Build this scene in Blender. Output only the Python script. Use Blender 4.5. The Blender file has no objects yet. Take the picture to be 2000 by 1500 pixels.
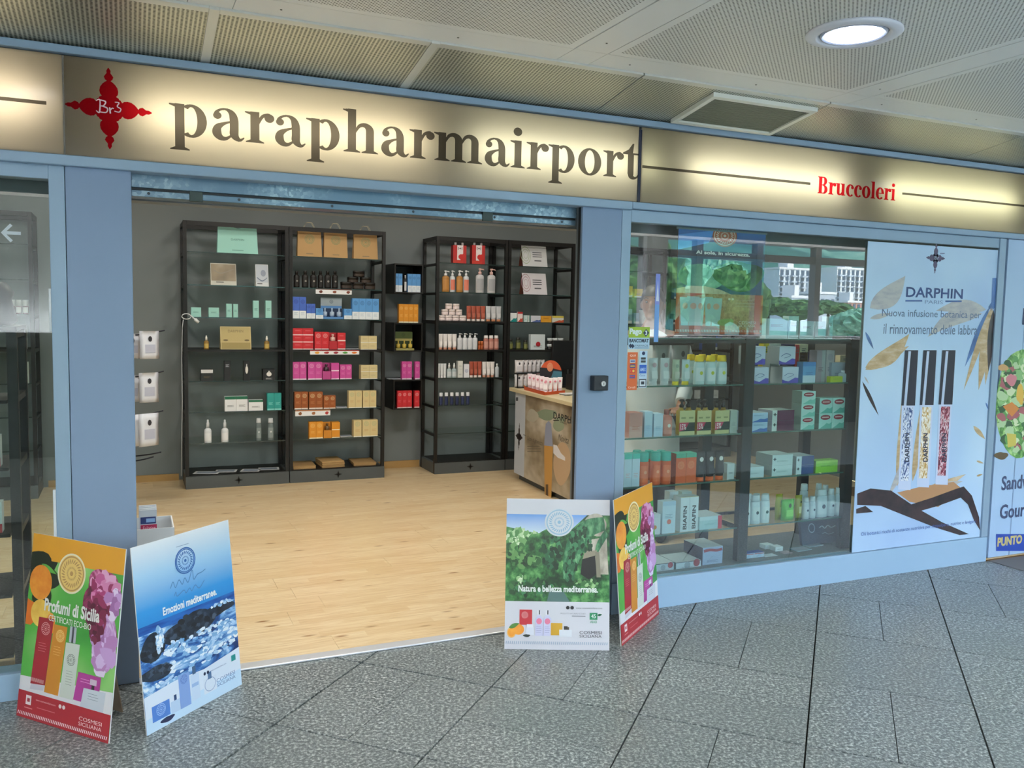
import bpy, bmesh, math, random
from mathutils import Vector, Matrix
PI = math.pi
S = bpy.context.scene
COL = S.collection
random.seed(7)
# ------------------------------------------------------------------ camera
FPX, YAW, PITCH, ROLL, CAMH = 1679.735, .41994063, .08148202, -.01961181, 1.5
def _axes():
    cy, sy = math.cos(YAW), math.sin(YAW)
    f = Vector((sy*math.cos(PITCH), cy*math.cos(PITCH), -math.sin(PITCH)))
    r = Vector((cy, -sy, 0)); d = f.cross(r)
    c, s = math.cos(ROLL), math.sin(ROLL)
    return c*r+s*d, -s*r+c*d, f
AR, AD, AF = _axes()
cam = bpy.data.cameras.new('camera'); co = bpy.data.objects.new('camera', cam); COL.objects.link(co)
cam.sensor_width = 36; cam.lens = FPX/2000*36; cam.clip_start = .05; cam.clip_end = 3000
m = Matrix((AR, -AD, -AF)).transposed().to_4x4(); m.translation = (0, 0, CAMH)
co.matrix_world = m; S.camera = co
# ------------------------------------------------------------------ light, sky, exposure
S.view_settings.view_transform = 'Standard'; S.view_settings.look = 'None'
S.view_settings.gamma = 1; S.view_settings.use_curve_mapping = False
S.view_settings.exposure = 0.0
W = bpy.data.worlds.new('sky'); S.world = W; W.use_nodes = True
wn = W.node_tree.nodes; bgn = wn['Background']
sky = wn.new('ShaderNodeTexSky'); sky.sky_type = 'NISHITA'; sky.sun_disc = False
sky.sun_elevation = math.radians(42); sky.sun_rotation = math.radians(20); sky.air_density = 1.2; sky.dust_density = .6
W.node_tree.links.new(sky.outputs[0], bgn.inputs[0]); bgn.inputs[1].default_value = SKY_STRENGTH = 1.75
def light(name, kind, loc, energy, color=(1, 1, 1), rot=(0, 0, 0), size=None, size_y=None, spot=None, blend=.5, rad=.05):
    l = bpy.data.lights.new(name, kind); l.energy = energy; l.color = color
    if kind == 'AREA':
        l.shape = 'RECTANGLE'; l.size = size; l.size_y = size_y or size
    elif kind in ('SPOT', 'POINT'): l.shadow_soft_size = rad
    if spot: l.spot_size = math.radians(spot); l.spot_blend = blend
    o = bpy.data.objects.new(name, l); COL.objects.link(o); o.location = loc; o.rotation_euler = rot
    return o
sun = light('sun', 'SUN', (0, 30, 40), 16, (1, .96, .9), (math.radians(-48), 0, math.radians(-18))); sun.data.angle = .01
pt = light('daylight_portal', 'AREA', (8, -2.15, 1.88), 10, rot=(math.radians(90), 0, 0), size=14, size_y=1.3); pt.data.cycles.is_portal = True
ADDED_UPLIGHT_W = 3600
light('added_uplight', 'AREA', (3, -2.06, 1.165), ADDED_UPLIGHT_W, (1, .98, .93), (math.radians(180-14), 0, 0), size=21, size_y=.08)  # added lamp, unseen: put in to brighten the hall ceiling
SHOP_LAMP_W, HALL_LAMP_W, TUBE_W = 12, 14, 2.0
# ------------------------------------------------------------------ helpers
def ray(x, y): return AR*((x-1000)/FPX)+AD*((y-750)/FPX)+AF
def fy(x, y, Y): v = ray(x, y); t = Y/v.y; return Vector((v.x*t, Y, CAMH+v.z*t))
def fz(x, y, z=0.): v = ray(x, y); t = (z-CAMH)/v.z; return Vector((v.x*t, v.y*t, z))
def lin(c):
    if isinstance(c, str):
        c = [int(c[i:i+2], 16)/255 for i in (0, 2, 4)]
        c = [v/12.92 if v <= .04045 else ((v+.055)/1.055)**2.4 for v in c]
    return (c[0], c[1], c[2], 1)
MATS = {}
def M(key, color=None, rough=.5, metal=0., trans=0., coat=0., emit=None, es=0., spec=.5, alpha=1.):
    """plain material, cached by key; key may itself be a hex colour"""
    if key in MATS: return MATS[key]
    mt = bpy.data.materials.new(key); mt.use_nodes = True
    b = mt.node_tree.nodes['Principled BSDF']
    b.inputs['Base Color'].default_value = lin(color or key.split('_')[0])
    b.inputs['Roughness'].default_value = rough; b.inputs['Metallic'].default_value = metal
    b.inputs['Transmission Weight'].default_value = trans; b.inputs['Coat Weight'].default_value = coat
    b.inputs['Specular IOR Level'].default_value = spec; b.inputs['Alpha'].default_value = alpha
    if emit: b.inputs['Emission Color'].default_value = lin(emit); b.inputs['Emission Strength'].default_value = es
    MATS[key] = mt
    return mt
class NT:
    """tiny node-tree builder"""
    def __init__(s, name):
        s.m = bpy.data.materials.new(name); s.m.use_nodes = True; s.t = s.m.node_tree
        s.b = s.t.nodes['Principled BSDF']; s.out = s.t.nodes['Material Output']; MATS[name] = s.m
    def n(s, typ, **kw):
        nd = s.t.nodes.new('ShaderNode'+typ)
        for k, v in kw.items():
            if k.startswith('i_'): nd.inputs[k[2:].replace('_', ' ')].default_value = v
            elif k.startswith('x'): nd.inputs[int(k[1:])].default_value = v
            else: setattr(nd, k, v)
        return nd
    def l(s, a, b): s.t.links.new(a, b)
    def math(s, op, a, b=None, c=None):
        nd = s.n('Math', operation=op)
        for i, v in enumerate((a, b, c)):
            if v is None: continue
            if isinstance(v, (int, float)): nd.inputs[i].default_value = v
            else: s.l(v, nd.inputs[i])
        return nd.outputs[0]
    def obj(s): return s.n('TexCoord').outputs['Object']
    def xyz(s, v): nd = s.n('SeparateXYZ'); s.l(v, nd.inputs[0]); return nd.outputs
    def vec(s, v, scale=(1, 1, 1), rot=(0, 0, 0), loc=(0, 0, 0)):
        nd = s.n('Mapping'); s.l(v, nd.inputs[0]); nd.inputs['Scale'].default_value = scale
        nd.inputs['Rotation'].default_value = rot; nd.inputs['Location'].default_value = loc; return nd.outputs[0]
    def noise(s, v, scale, detail=3, rough=.5, dist=0.):
        nd = s.n('TexNoise', i_Scale=scale, i_Detail=detail, i_Roughness=rough, i_Distortion=dist); s.l(v, nd.inputs['Vector']); return nd.outputs[0]
    def ramp(s, f, stops, interp='LINEAR'):
        nd = s.n('ValToRGB'); cr = nd.color_ramp; cr.interpolation = interp
        while len(cr.elements) < len(stops): cr.elements.new(.5)
        for e, (p, c) in zip(cr.elements, stops): e.position = p; e.color = lin(c)
        s.l(f, nd.inputs[0]); return nd.outputs[0]
    def mix(s, f, a, b):
        nd = s.n('Mix', data_type='RGBA')
        for i, v in ((0, f), (6, a), (7, b)):
            if isinstance(v, (int, float)): nd.inputs[i].default_value = v
            elif isinstance(v, (str, tuple)): nd.inputs[i].default_value = lin(v)
            else: s.l(v, nd.inputs[i])
        return nd.outputs[2]
    def bump(s, h, strength=.3, dist=.002):
        nd = s.n('Bump', i_Strength=strength, i_Distance=dist); s.l(h, nd.inputs['Height']); s.l(nd.outputs[0], s.b.inputs['Normal'])
    def base(s, c): s.l(c, s.b.inputs['Base Color'])
    def set(s, **kw):
        for k, v in kw.items(): s.b.inputs[k.replace('_', ' ')].default_value = v
        return s.m
# ---- meshes
class MB:
    def __init__(s): s.v, s.f, s.mi, s.m, s.sm = [], [], [], [], []
    def mat(s, mt):
        if isinstance(mt, str): mt = MATS.get(mt) or M(mt)
        if mt not in s.m: s.m.append(mt)
        return s.m.index(mt)
    def face(s, pts, mt, smooth=False):
        i = len(s.v); s.v += [tuple(p) for p in pts]; s.f.append(tuple(range(i, i+len(pts)))); s.mi.append(s.mat(mt)); s.sm.append(smooth)
    def box(s, x0, x1, y0, y1, z0, z1, mt, top=None, front=None):
        i = len(s.v); k = s.mat(mt)
        s.v += [(x, y, z) for z in (z0, z1) for x, y in ((x0, y0), (x1, y0), (x1, y1), (x0, y1))]
        for f in ((0, 3, 2, 1), (4, 5, 6, 7), (0, 1, 5, 4), (1, 2, 6, 5), (2, 3, 7, 6), (3, 0, 4, 7)):
            s.f.append(tuple(i+a for a in f)); s.mi.append(k); s.sm.append(False)
        if top is not None: s.mi[-5] = s.mat(top)
        if front is not None: s.mi[-4] = s.mat(front)
        return s
    def hexa(s, p, mt):
        """p: 8 points, bottom 4 then top 4"""
        i = len(s.v); k = s.mat(mt); s.v += [tuple(q) for q in p]
        for f in ((0, 3, 2, 1), (4, 5, 6, 7), (0, 1, 5, 4), (1, 2, 6, 5), (2, 3, 7, 6), (3, 0, 4, 7)):
            s.f.append(tuple(i+a for a in f)); s.mi.append(k); s.sm.append(False)
        return s
    def lathe(s, prof, mt, cx=0, cy=0, seg=14, sx=1., sy=1., smooth=True, z0=0):
        """prof [(r,z)...]; sx, sy squash it to an oval"""
        k = s.mat(mt); i = len(s.v); n = len(prof)
        for r, z in prof:
            for a in range(seg):
                t = 2*PI*a/seg; s.v.append((cx+r*sx*math.cos(t), cy+r*sy*math.sin(t), z0+z))
        for j in range(n-1):
            for a in range(seg):
                b = (a+1) % seg; s.f.append((i+j*seg+a, i+j*seg+b, i+(j+1)*seg+b, i+(j+1)*seg+a)); s.mi.append(k); s.sm.append(smooth)
        s.f.append(tuple(i+a for a in reversed(range(seg)))); s.mi.append(k); s.sm.append(False)
        s.f.append(tuple(i+(n-1)*seg+a for a in range(seg))); s.mi.append(k); s.sm.append(False)
        return s
    def tube(s, pts, r, mt, seg=6, cap=True):
        k = s.mat(mt); i = len(s.v); pts = [Vector(p) for p in pts]
        for j, p in enumerate(pts):
            d = (pts[min(j+1, len(pts)-1)]-pts[max(j-1, 0)]).normalized()
            u = d.cross(Vector((0, 0, 1)) if abs(d.z) < .9 else Vector((1, 0, 0))).normalized(); w = d.cross(u)
            rr = r[j] if isinstance(r, (list, tuple)) else r
            for a in range(seg):
                t = 2*PI*a/seg; s.v.append(tuple(p+u*rr*math.cos(t)+w*rr*math.sin(t)))
        for j in range(len(pts)-1):
            for a in range(seg):
                b = (a+1) % seg; s.f.append((i+j*seg+a, i+j*seg+b, i+(j+1)*seg+b, i+(j+1)*seg+a)); s.mi.append(k); s.sm.append(True)
        for st, rv in ((i, True), (i+(len(pts)-1)*seg, False)):
            q = [st+a for a in range(seg)]; s.f.append(tuple(reversed(q) if rv else q)); s.mi.append(k); s.sm.append(False)
        return s
    def prism(s, poly, mt, mp, t):
        """poly 2-D counter-clockwise; mp(a,b,d) -> xyz; thickness t"""
        k = s.mat(mt); i = len(s.v); n = len(poly)
        s.v += [tuple(mp(a, b, 0)) for a, b in poly]+[tuple(mp(a, b, t)) for a, b in poly]
        s.f += [tuple(range(i, i+n)), tuple(range(i+2*n-1, i+n-1, -1))]+[(i+j, i+n+j, i+n+(j+1) % n, i+(j+1) % n) for j in range(n)]
        s.mi += [k]*(n+2); s.sm += [False]*(n+2); return s
    def mesh(s, name):
        me = bpy.data.meshes.new(name); me.from_pydata(s.v, [], s.f)
        for mt in s.m: me.materials.append(mt)
        me.polygons.foreach_set('material_index', s.mi); me.polygons.foreach_set('use_smooth', s.sm); me.update()
        return me
    def build(s, name, parent=None, loc=None, fix=True):
        me = s.mesh(name)
        if fix:
            bm = bmesh.new(); bm.from_mesh(me); bmesh.ops.recalc_face_normals(bm, faces=bm.faces); bm.to_mesh(me); bm.free()
        return link(name, me, parent, loc)
def link(name, me, parent=None, loc=None):
    o = bpy.data.objects.new(name, me); COL.objects.link(o)
    if parent is not None: o.parent = parent
    if loc is not None: o.location = loc
    return o
USED = {}
def tag(o, label=None, cat=None, group=None, kind=None):
    if label:
        o['label'] = label; USED.setdefault(label, []).append(o.name)
    if cat: o['category'] = cat
    if group: o['group'] = group
    if kind: o['kind'] = kind
    return o
def empty(name, loc=(0, 0, 0), rz=0.):
    o = bpy.data.objects.new(name, None); COL.objects.link(o); o.location = loc; o.rotation_euler.z = rz; o.empty_display_size = .1; return o
def struct(o): o['kind'] = 'structure'; return o
def bevel(o, w=.003, seg=2):
    md = o.modifiers.new('bevel', 'BEVEL'); md.width = w; md.segments = seg; md.limit_method = 'ANGLE'; return o
def bx(name, x0, x1, y0, y1, z0, z1, mt, parent=None, bv=0., **kw):
    o = MB().box(x0, x1, y0, y1, z0, z1, mt, **kw).build(name, parent)
    if bv: bevel(o, bv)
    return o
# ---- flat print: everything lies on a plane given by a map (a, b, lift) -> xyz
def clip(poly, k, lim, keep_less=True):
    out = []
    for i, a in enumerate(poly):
        b = poly[(i+1) % len(poly)]; ia = (a[k] <= lim) == keep_less; ib = (b[k] <= lim) == keep_less
        if ia: out.append(a)
        if ia != ib:
            t = (lim-a[k])/(b[k]-a[k]); out.append((a[0]+t*(b[0]-a[0]), a[1]+t*(b[1]-a[1])))
    return out
def font_mesh(txt, bold=0., shear=0.):
    key = (txt, bold, shear)
    if key in font_mesh.c: return font_mesh.c[key]
    cu = bpy.data.curves.new('t', 'FONT'); cu.body = txt; cu.size = 1; cu.offset = bold; cu.shear = shear; cu.resolution_u = 3
    o = bpy.data.objects.new('t', cu); me = bpy.data.meshes.new_from_object(o)
    vs = [(v.co.x, v.co.y) for v in me.vertices]; fs = [tuple(p.vertices) for p in me.polygons]
    bpy.data.objects.remove(o); bpy.data.meshes.remove(me); bpy.data.curves.remove(cu)
    if vs:
        x0 = min(v[0] for v in vs); x1 = max(v[0] for v in vs)
        y0 = min(v[1] for v in vs); y1 = max(v[1] for v in vs)
        vs = [((x-x0)/max(x1-x0, 1e-6), (y-y0)/max(y1-y0, 1e-6)) for x, y in vs]
    font_mesh.c[key] = (vs, fs); return vs, fs
font_mesh.c = {}
def spline(pts, n=8):
    """Catmull-Rom through tuples of any length"""
    out = []; k = len(pts)
    for i in range(k-1):
        p0, p1, p2, p3 = pts[max(i-1, 0)], pts[i], pts[i+1], pts[min(i+2, k-1)]
        for j in range(n):
            t = j/n; out.append(tuple(.5*((2*b)+(c-a)*t+(2*a-5*b+4*c-d)*t*t+(3*b-a-3*c+d)*t**3) for a, b, c, d in zip(p0, p1, p2, p3)))
    out.append(tuple(pts[-1])); return out
class Art:
    def __init__(s, conv=None, step=.00002): s.mb = MB(); s.step = step; s.k = 0; s.conv = conv or (lambda a, b: (a, b)); s.cmds = []
    def up(s, n=1): s.k += n; return s
    def raw(s, polys, mt, up=True):
        """polys: list of 2-D polygons in plane coordinates (a to the right, b up)"""
        if up: s.k += 1
        for p in polys: s.cmds.append((p, mt, s.k))
        return s
    def poly(s, pts, mt): return s.raw([[s.conv(*p) for p in pts]], mt)
    def rect(s, x0, y0, x1, y1, mt): return s.poly([(x0, y0), (x1, y0), (x1, y1), (x0, y1)], mt)
    def ell(s, cx, cy, rx, ry, mt, n=28, a0=0): return s.poly([(cx+rx*math.cos(a0+2*PI*i/n), cy+ry*math.sin(a0+2*PI*i/n)) for i in range(n)], mt)
    def ring(s, cx, cy, rx, ry, w, mt, n=32):
        ps = []
        for i in range(n):
            a, b = 2*PI*i/n, 2*PI*(i+1)/n
            ps.append([s.conv(cx+rx*k*math.cos(t), cy+ry*k*math.sin(t)) for k, t in ((1, a), (1, b), (1-w, b), (1-w, a))])
        return s.raw(ps, mt)
    def blob(s, cx, cy, rx, ry, mt, seed=0, n=26, j=.18):
        R = random.Random(seed); ph = [R.uniform(0, 6.28) for _ in range(4)]; pts = []
        for i in range(n):
            t = 2*PI*i/n; k = 1+j*sum(math.sin((q+2)*t+ph[q])/(q+1.5) for q in range(4)); pts.append((cx+rx*k*math.cos(t), cy+ry*k*math.sin(t)))
        return s.poly(pts, mt)
    def leafp(s, x0, y0, x1, y1, w, mt, bend=0.):
        L, Rr = [], []
        dx, dy = x1-x0, y1-y0; q = math.hypot(dx, dy) or 1; nx, ny = -dy/q, dx/q
        for i in range(11):
            t = i/10; c = bend*math.sin(PI*t); ww = w*math.sin(PI*t**.8)*.5
            x, y = x0+dx*t+nx*c, y0+dy*t+ny*c; L.append((x+nx*ww, y+ny*ww)); Rr.append((x-nx*ww, y-ny*ww))
        return s.poly(L+Rr[::-1][1:-1], mt)
    def ribbon(s, pts, mt, n=8, up=True):
        """pts (x, y, width)"""
        sp = spline(pts, n); ps = []; L, Rr = [], []
        for i, (x, y, w) in enumerate(sp):
            a = sp[max(i-1, 0)]; b = sp[min(i+1, len(sp)-1)]; dx, dy = b[0]-a[0], b[1]-a[1]; q = math.hypot(dx, dy) or 1
            nx, ny = -dy/q*w/2, dx/q*w/2; L.append(s.conv(x+nx, y+ny)); Rr.append(s.conv(x-nx, y-ny))
        return s.raw([[L[i], L[i+1], Rr[i+1], Rr[i]] for i in range(len(L)-1)], mt, up)
    def medal(s, cx, cy, rx, ry, bg, fg, petals=24):
        """round emblem: rim, two rings of petals, small core"""
        if bg: s.ell(cx, cy, rx, ry, bg, 40)
        s.ring(cx, cy, rx*.88, ry*.88, .08, fg, 40); ps = []
        for k in range(petals):
            t = 2*PI*k/petals; w = .5*2*PI/petals*.62
            for r0, r1, sk in ((.50, .76, .16), (.24, .38, .12)):
                ps.append([s.conv(cx+rx*r*math.cos(t+o), cy+ry*r*math.sin(t+o)) for r, o in ((r0, -w*.6), ((r0+r1)/2, -w+sk*.5), (r1, sk), ((r0+r1)/2, w+sk*.5), (r0, w*.6))])
        s.raw(ps, fg); s.ell(cx, cy, rx*.12, ry*.12, fg, 12); return s
    def text(s, txt, x0, y0, x1, y1, mt, bold=0., shear=0.):
        """fits txt in the box; (x0,y0) lower left, (x1,y1) upper right in the caller's coordinates"""
        vs, fs = font_mesh(txt, bold, shear); a0, b0 = s.conv(x0, y0); a1, _ = s.conv(x1, y0); _, b1 = s.conv(x0, y1)
        P = [(a0+u*(a1-a0), b0+v*(b1-b0)) for u, v in vs]
        return s.raw([[P[i] for i in f] for f in fs], mt)
    def ticks(s, x0, x1, y, h, mt, n=60, slant=0.):
        w = (x1-x0)/n; return s.raw([[s.conv(x0+w*i, y), s.conv(x0+w*(i+.45), y), s.conv(x0+w*(i+.45)+slant, y+h), s.conv(x0+w*i+slant, y+h)] for i in range(n)], mt)
    def lines(s, x0, x1, y, dy, n, mt, th=.2, seed=1):
        R = random.Random(seed); k = 0
        for i in range(n): s.poly([(x0, y+dy*i), (x0+(x1-x0)*R.uniform(.7, 1), y+dy*i), (x0+(x1-x0)*.85, y+dy*(i+th)), (x0, y+dy*(i+th))], mt)
        return s
    def scatter(s, cx, cy, rx, ry, n, size, mts, seed=0, k=.7, leaf=False):
        R = random.Random(seed)
        for i in range(n):
            t, q = R.uniform(0, 2*PI), math.sqrt(R.random()); x, y = cx+rx*q*math.cos(t), cy+ry*q*math.sin(t); r = size*R.uniform(.5, 1.3)
            s.k -= .85
            if leaf: a = R.uniform(0, 2*PI); s.leafp(x, y, x+r*2*math.cos(a), y+r*2*k*math.sin(a), r*.7, R.choice(mts), 0)
            else: s.blob(x, y, r, r*k, R.choice(mts), R.random(), 9, .3)
        return s
    def cut(s, x0, x1, y0, y1):
        out = []
        for p, mt, k in s.cmds:
            for ax, lim, less in ((0, x0, False), (0, x1, True), (1, y0, False), (1, y1, True)):
                if len(p) > 2 and any((q[ax] > lim) == less and q[ax] != lim for q in p): p = clip(p, ax, lim, less)
            if len(p) > 2: out.append((p, mt, k))
        s.cmds = out; return s
    def build(s, name, mp, parent=None, fix=False):
        mb = MB()
        for p, mt, k in s.cmds: mb.face([mp(a, b, k*s.step) for a, b in p], mt)
        return mb.build(name, parent, fix=fix)
def unitsq(w, h): return lambda u, v: (u*w, (1-v)*h)      # u right, v down, both 0..1

# ---- fleury cross emblem
ARM = [(0, .17), (.10, .17), (.13, .235), (.20, .250), (.27, .225), (.305, .165), (.35, .205), (.43, .218), (.52, .20), (.60, .145), (.65, .09), (.68, .045), (.71, .085), (.78, .11), (.83, .075), (.87, .045), (.93, .05), (1, .01)]
def cross_polys(cx, cy, rx, ry):
    ps = []
    for k in range(4):
        c, s_ = (1, 0, -1, 0)[k], (0, 1, 0, -1)[k]
        for (t0, w0), (t1, w1) in zip(ARM[:-1], ARM[1:]):
            ps.append([(cx+rx*(t*c-w*s_), cy+ry*(t*s_+w*c)) for t, w in ((t0, -w0), (t1, -w1), (t1, w1), (t0, w0))])
    return ps
# ------------------------------------------------------------------ materials
def mk():
    # galvanised / painted metals
    n = NT('facade_paint'); p = n.obj(); f = n.noise(p, 3, 3)
    n.base(n.mix(f, '86a0b8', '90a8be')); n.bump(n.noise(p, 600, 2), .08, .001); n.set(Roughness=.42, Metallic=.15)
    n = NT('pillar_paint'); p = n.obj(); f = n.noise(p, 900, 2); n.base(n.mix(f, '758cab', '8298b4')); n.bump(f, .1, .001); n.set(Roughness=.5, Metallic=.1)
    n = NT('base_paint'); p = n.obj(); n.base(n.mix(n.noise(p, 2), '93b4d2', '9cbad6')); n.set(Roughness=.45)
    n = NT('galvanised'); v = n.n('TexVoronoi', i_Scale=75.); n.l(n.obj(), v.inputs['Vector']); g = n.noise(n.obj(), 4, 3)
    sp = n.ramp(v.outputs['Color'], [(0, '5a7080'), (.55, '7c94a4'), (1, 'a8bcc8')])
    n.base(n.mix(n.ramp(g, [(.4, '000000'), (.6, 'ffffff')]), sp, '5c7488')); n.set(Roughness=.35, Metallic=.6); n.bump(v.outputs['Distance'], .2, .001)
    n = NT('grey_wall'); p = n.obj(); n.base(n.mix(n.noise(p, 1.2, 3), '737b7e', '82898c')); n.set(Roughness=.7)
    n = NT('black_metal'); n.base(n.mix(n.noise(n.obj(), 8), '0d0b0a', '141110')); n.set(Roughness=.45)
    n = NT('plinth_grey'); n.base(n.mix(n.noise(n.obj(), 5), '4a4f51', '545a5c')); n.set(Roughness=.5)
    # granite tile
    n = NT('granite'); p = n.obj()
    a = n.noise(n.vec(p, (1, 1.0, 1), (0, 0, .4)), 82, 2, .75); b = n.noise(p, 34, 3, .6); c = n.noise(p, 1.1, 2)
    info = n.n('ObjectInfo').outputs['Random']
    col = n.ramp(a, [(.36, '2f3637'), (.44, '5c6364'), (.51, '787f80'), (.57, 'a4abab'), (.66, 'd8dcdc')])
    col = n.mix(n.math('MULTIPLY', n.ramp(b, [(.35, 'ffffff'), (.62, '000000')]), .45), col, '50585a')
    col = n.mix(n.math('MULTIPLY', info, .28), col, '5f6768'); n.base(n.mix(n.math('MULTIPLY', c, .25), col, '7e8a90'))
    n.set(Roughness=.32); n.bump(a, .05, .0006)
    M('grout', '20231f', .9)
    # beech laminate
    n = NT('laminate'); p = n.obj(); info = n.n('ObjectInfo').outputs['Random']
    off = n.n('CombineXYZ'); n.l(n.math('MULTIPLY', info, 40), off.inputs[0]); n.l(n.math('MULTIPLY', info, 17), off.inputs[2])
    ad = n.n('VectorMath', operation='ADD'); n.l(p, ad.inputs[0]); n.l(off.outputs[0], ad.inputs[1]); q = ad.outputs[0]
    grain = n.noise(n.vec(q, (1.2, 22, 1)), 5, 5, .6, .5)
    ys = n.xyz(p); stave = n.math('FLOOR', n.math('DIVIDE', ys[1], .0633)); xs = n.math('FLOOR', n.math('ADD', n.math('DIVIDE', ys[0], .55), n.math('MULTIPLY', stave, .37)))
    wn2 = n.n('TexWhiteNoise', noise_dimensions='3D'); cmb = n.n('CombineXYZ'); n.l(stave, cmb.inputs[0]); n.l(xs, cmb.inputs[1]); n.l(cmb.outputs[0], wn2.inputs['Vector'])
    col = n.ramp(grain, [(.25, 'bd9f74'), (.42, 'dcc298'), (.55, 'e7d2ac'), (.75, 'f1e0c2')])
    col = n.mix(n.math('MULTIPLY', wn2.outputs[0], .5), col, 'cfae7c')
    kn = n.n('TexVoronoi', i_Scale=1.); n.l(n.vec(q, (3.0, 9, 1)), kn.inputs['Vector'])
    col = n.mix(n.ramp(kn.outputs['Distance'], [(.04, 'ffffff'), (.13, '000000')]), col, '94693a')
    n.base(col); n.set(Roughness=.28); n.bump(grain, .04, .0005)
    M('lam_base', '7a5a34', .8)
    # white ceiling metals
    M('ceil_white', 'f2f2ee', .38); M('ceil_trim', 'd2d3cc', .35, .25)
    def perf(name, col, sx, sy, r, rot, rough, metal):
        n = NT(name); p = n.vec(n.obj(), (1/sx, 1/sy, 1), (0, 0, rot)); q = n.xyz(p)
        fx = n.math('SUBTRACT', n.math('FRACT', q[0]), .5); fyy = n.math('SUBTRACT', n.math('FRACT', q[1]), .5)
        d = n.math('SQRT', n.math('ADD', n.math('POWER', fx, 2), n.math('POWER', fyy, 2)))
        mask = n.math('LESS_THAN', d, r); n.base(n.mix(mask, col, '3a3c30')); n.set(Roughness=rough, Metallic=metal)
    perf('perforated_white', 'e9e9e4', .0131, .0131, .25, PI/4, .4, .1)
    perf('perforated_strip', 'c6c7b8', .0150, .0092, .33, 0, .33, .45)
    M('lamp_white', 'dfe3ee', .3); M('lamp_lens', 'ffffff', .2, emit='f4f6ff', es=14)
    M('vent_frame', 'e6e7dc', .4); M('vent_slat', '6a7062', .5)
    # glazing
    def glass(name, tint, ior, edge=None):
        n = NT(name); t = n.n('BsdfTransparent'); t.inputs[0].default_value = lin(tint)
        g = n.n('BsdfGlossy'); g.inputs['Roughness'].default_value = .0; g.inputs[0].default_value = (1, 1, 1, 1)
        fr = n.n('Fresnel', i_IOR=ior); mx = n.n('MixShader'); gm = n.n('NewGeometry'); n.l(n.math('MULTIPLY', fr.outputs[0], n.math('SUBTRACT', 1., gm.outputs['Backfacing'])), mx.inputs[0]); n.l(t.outputs[0], mx.inputs[1]); n.l(g.outputs[0], mx.inputs[2]); n.l(mx.outputs[0], n.out.inputs[0])
    glass('window_glass', 'eef6f4', 1.95); glass('shelf_glass', 'f0f7f5', 1.5)
    M('glass_edge', '3f6a62', .15, spec=.8); M('glass_edge_dark', '2c3c3a', .2, spec=.8)
    # sign sheet (translucent acrylic) and its transparent vinyls
    n = NT('sign_sheet'); tr = n.n('BsdfTranslucent'); tr.inputs[0].default_value = lin('f1ecdc'); df = n.n('BsdfDiffuse'); df.inputs[0].default_value = lin('5e5850')
    gl = n.n('BsdfGlossy'); gl.inputs['Roughness'].default_value = .12
    m1 = n.n('MixShader', x0=.80); n.l(df.outputs[0], m1.inputs[1]); n.l(tr.outputs[0], m1.inputs[2]); m2 = n.n('MixShader', x0=.035); n.l(m1.outputs[0], m2.inputs[1]); n.l(gl.outputs[0], m2.inputs[2]); n.l(m2.outputs[0], n.out.inputs[0])
    def vinyl(name, tint, dif, f):
        n = NT(name); t = n.n('BsdfTransparent'); t.inputs[0].default_value = lin(tint); d = n.n('BsdfDiffuse'); d.inputs[0].default_value = lin(dif)
        x = n.n('MixShader', x0=f); n.l(t.outputs[0], x.inputs[1]); n.l(d.outputs[0], x.inputs[2]); n.l(x.outputs[0], n.out.inputs[0])
    vinyl('vinyl_grey', '7c7a7a', '262626', .3); vinyl('vinyl_red', 'e0202c', 'b01020', .35); vinyl('vinyl_scarlet', 'f43040', 'c01424', .2)
    # prints
    def pic(name, stops, scale, vs=(1, 1, 1), rot=0., det=5, dist=0., rough=.35):
        n = NT(name); n.base(n.ramp(n.noise(n.vec(n.obj(), vs, (0, rot, 0)), scale, det, .6, dist), stops)); n.set(Roughness=rough)
    pic('pic_garden', [(.3, '06180d'), (.42, '123a1c'), (.52, '2f6a36'), (.62, '5d9a58'), (.75, 'a9cf98')], 16, det=8)
    pic('pic_garden_light', [(.3, '4d8a50'), (.5, '9fc38e'), (.7, 'e8f2dc')], 22, det=8)
    pic('pic_vine', [(.3, '0d3322'), (.5, '2a6a44'), (.7, '6fa878')], 45, (1, 1, .35), det=8)
    pic('pic_rock', [(.3, '6d675a'), (.5, 'a8a294'), (.7, 'd3cdc0')], 14, (1, 1, .5), det=6)
    pic('pic_blurgreen', [(.3, '2f8a30'), (.5, '55a845'), (.7, '9bd07e')], 4, det=1)
    pic('pic_sea', [(.34, '0c2a5e'), (.46, '2b62a8'), (.54, '7fb0de'), (.62, 'dcecfa')], 9, (.5, .5, 1.8), .3, 8, 1.5)
    pic('pic_foam', [(.38, '5d97cf'), (.5, 'bcd8f2'), (.6, 'ffffff')], 14, (.5, .5, 1.3), .2, 8, 1.)
    pic('pic_deep', [(.35, '0a3a86'), (.6, '1e5fae')], 20, (.3, .3, 2))
    pic('pic_searock', [(.35, '0a1220'), (.55, '1c2a3c'), (.7, '4a5a70')], 20, det=6)
    pic('pic_peony', [(.34, '6a1438'), (.48, 'a83a72'), (.6, 'd888b8'), (.72, 'f0cce8')], 16, det=3, dist=2.)
    pic('pic_peony_light', [(.3, '9a5aa0'), (.5, 'c89ad4'), (.7, 'f2e2fa')], 14, det=3, dist=2.)
    pic('pic_peony_dark', [(.3, '3c0a20'), (.5, '7a1c48'), (.7, 'a83a6c')], 16, det=3, dist=2.)
    pic('pic_orange', [(.3, 'd8761c'), (.6, 'f2a63c')], 8); pic('pic_lemon', [(.3, 'dda02a'), (.6, 'f6d264')], 8)
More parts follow.
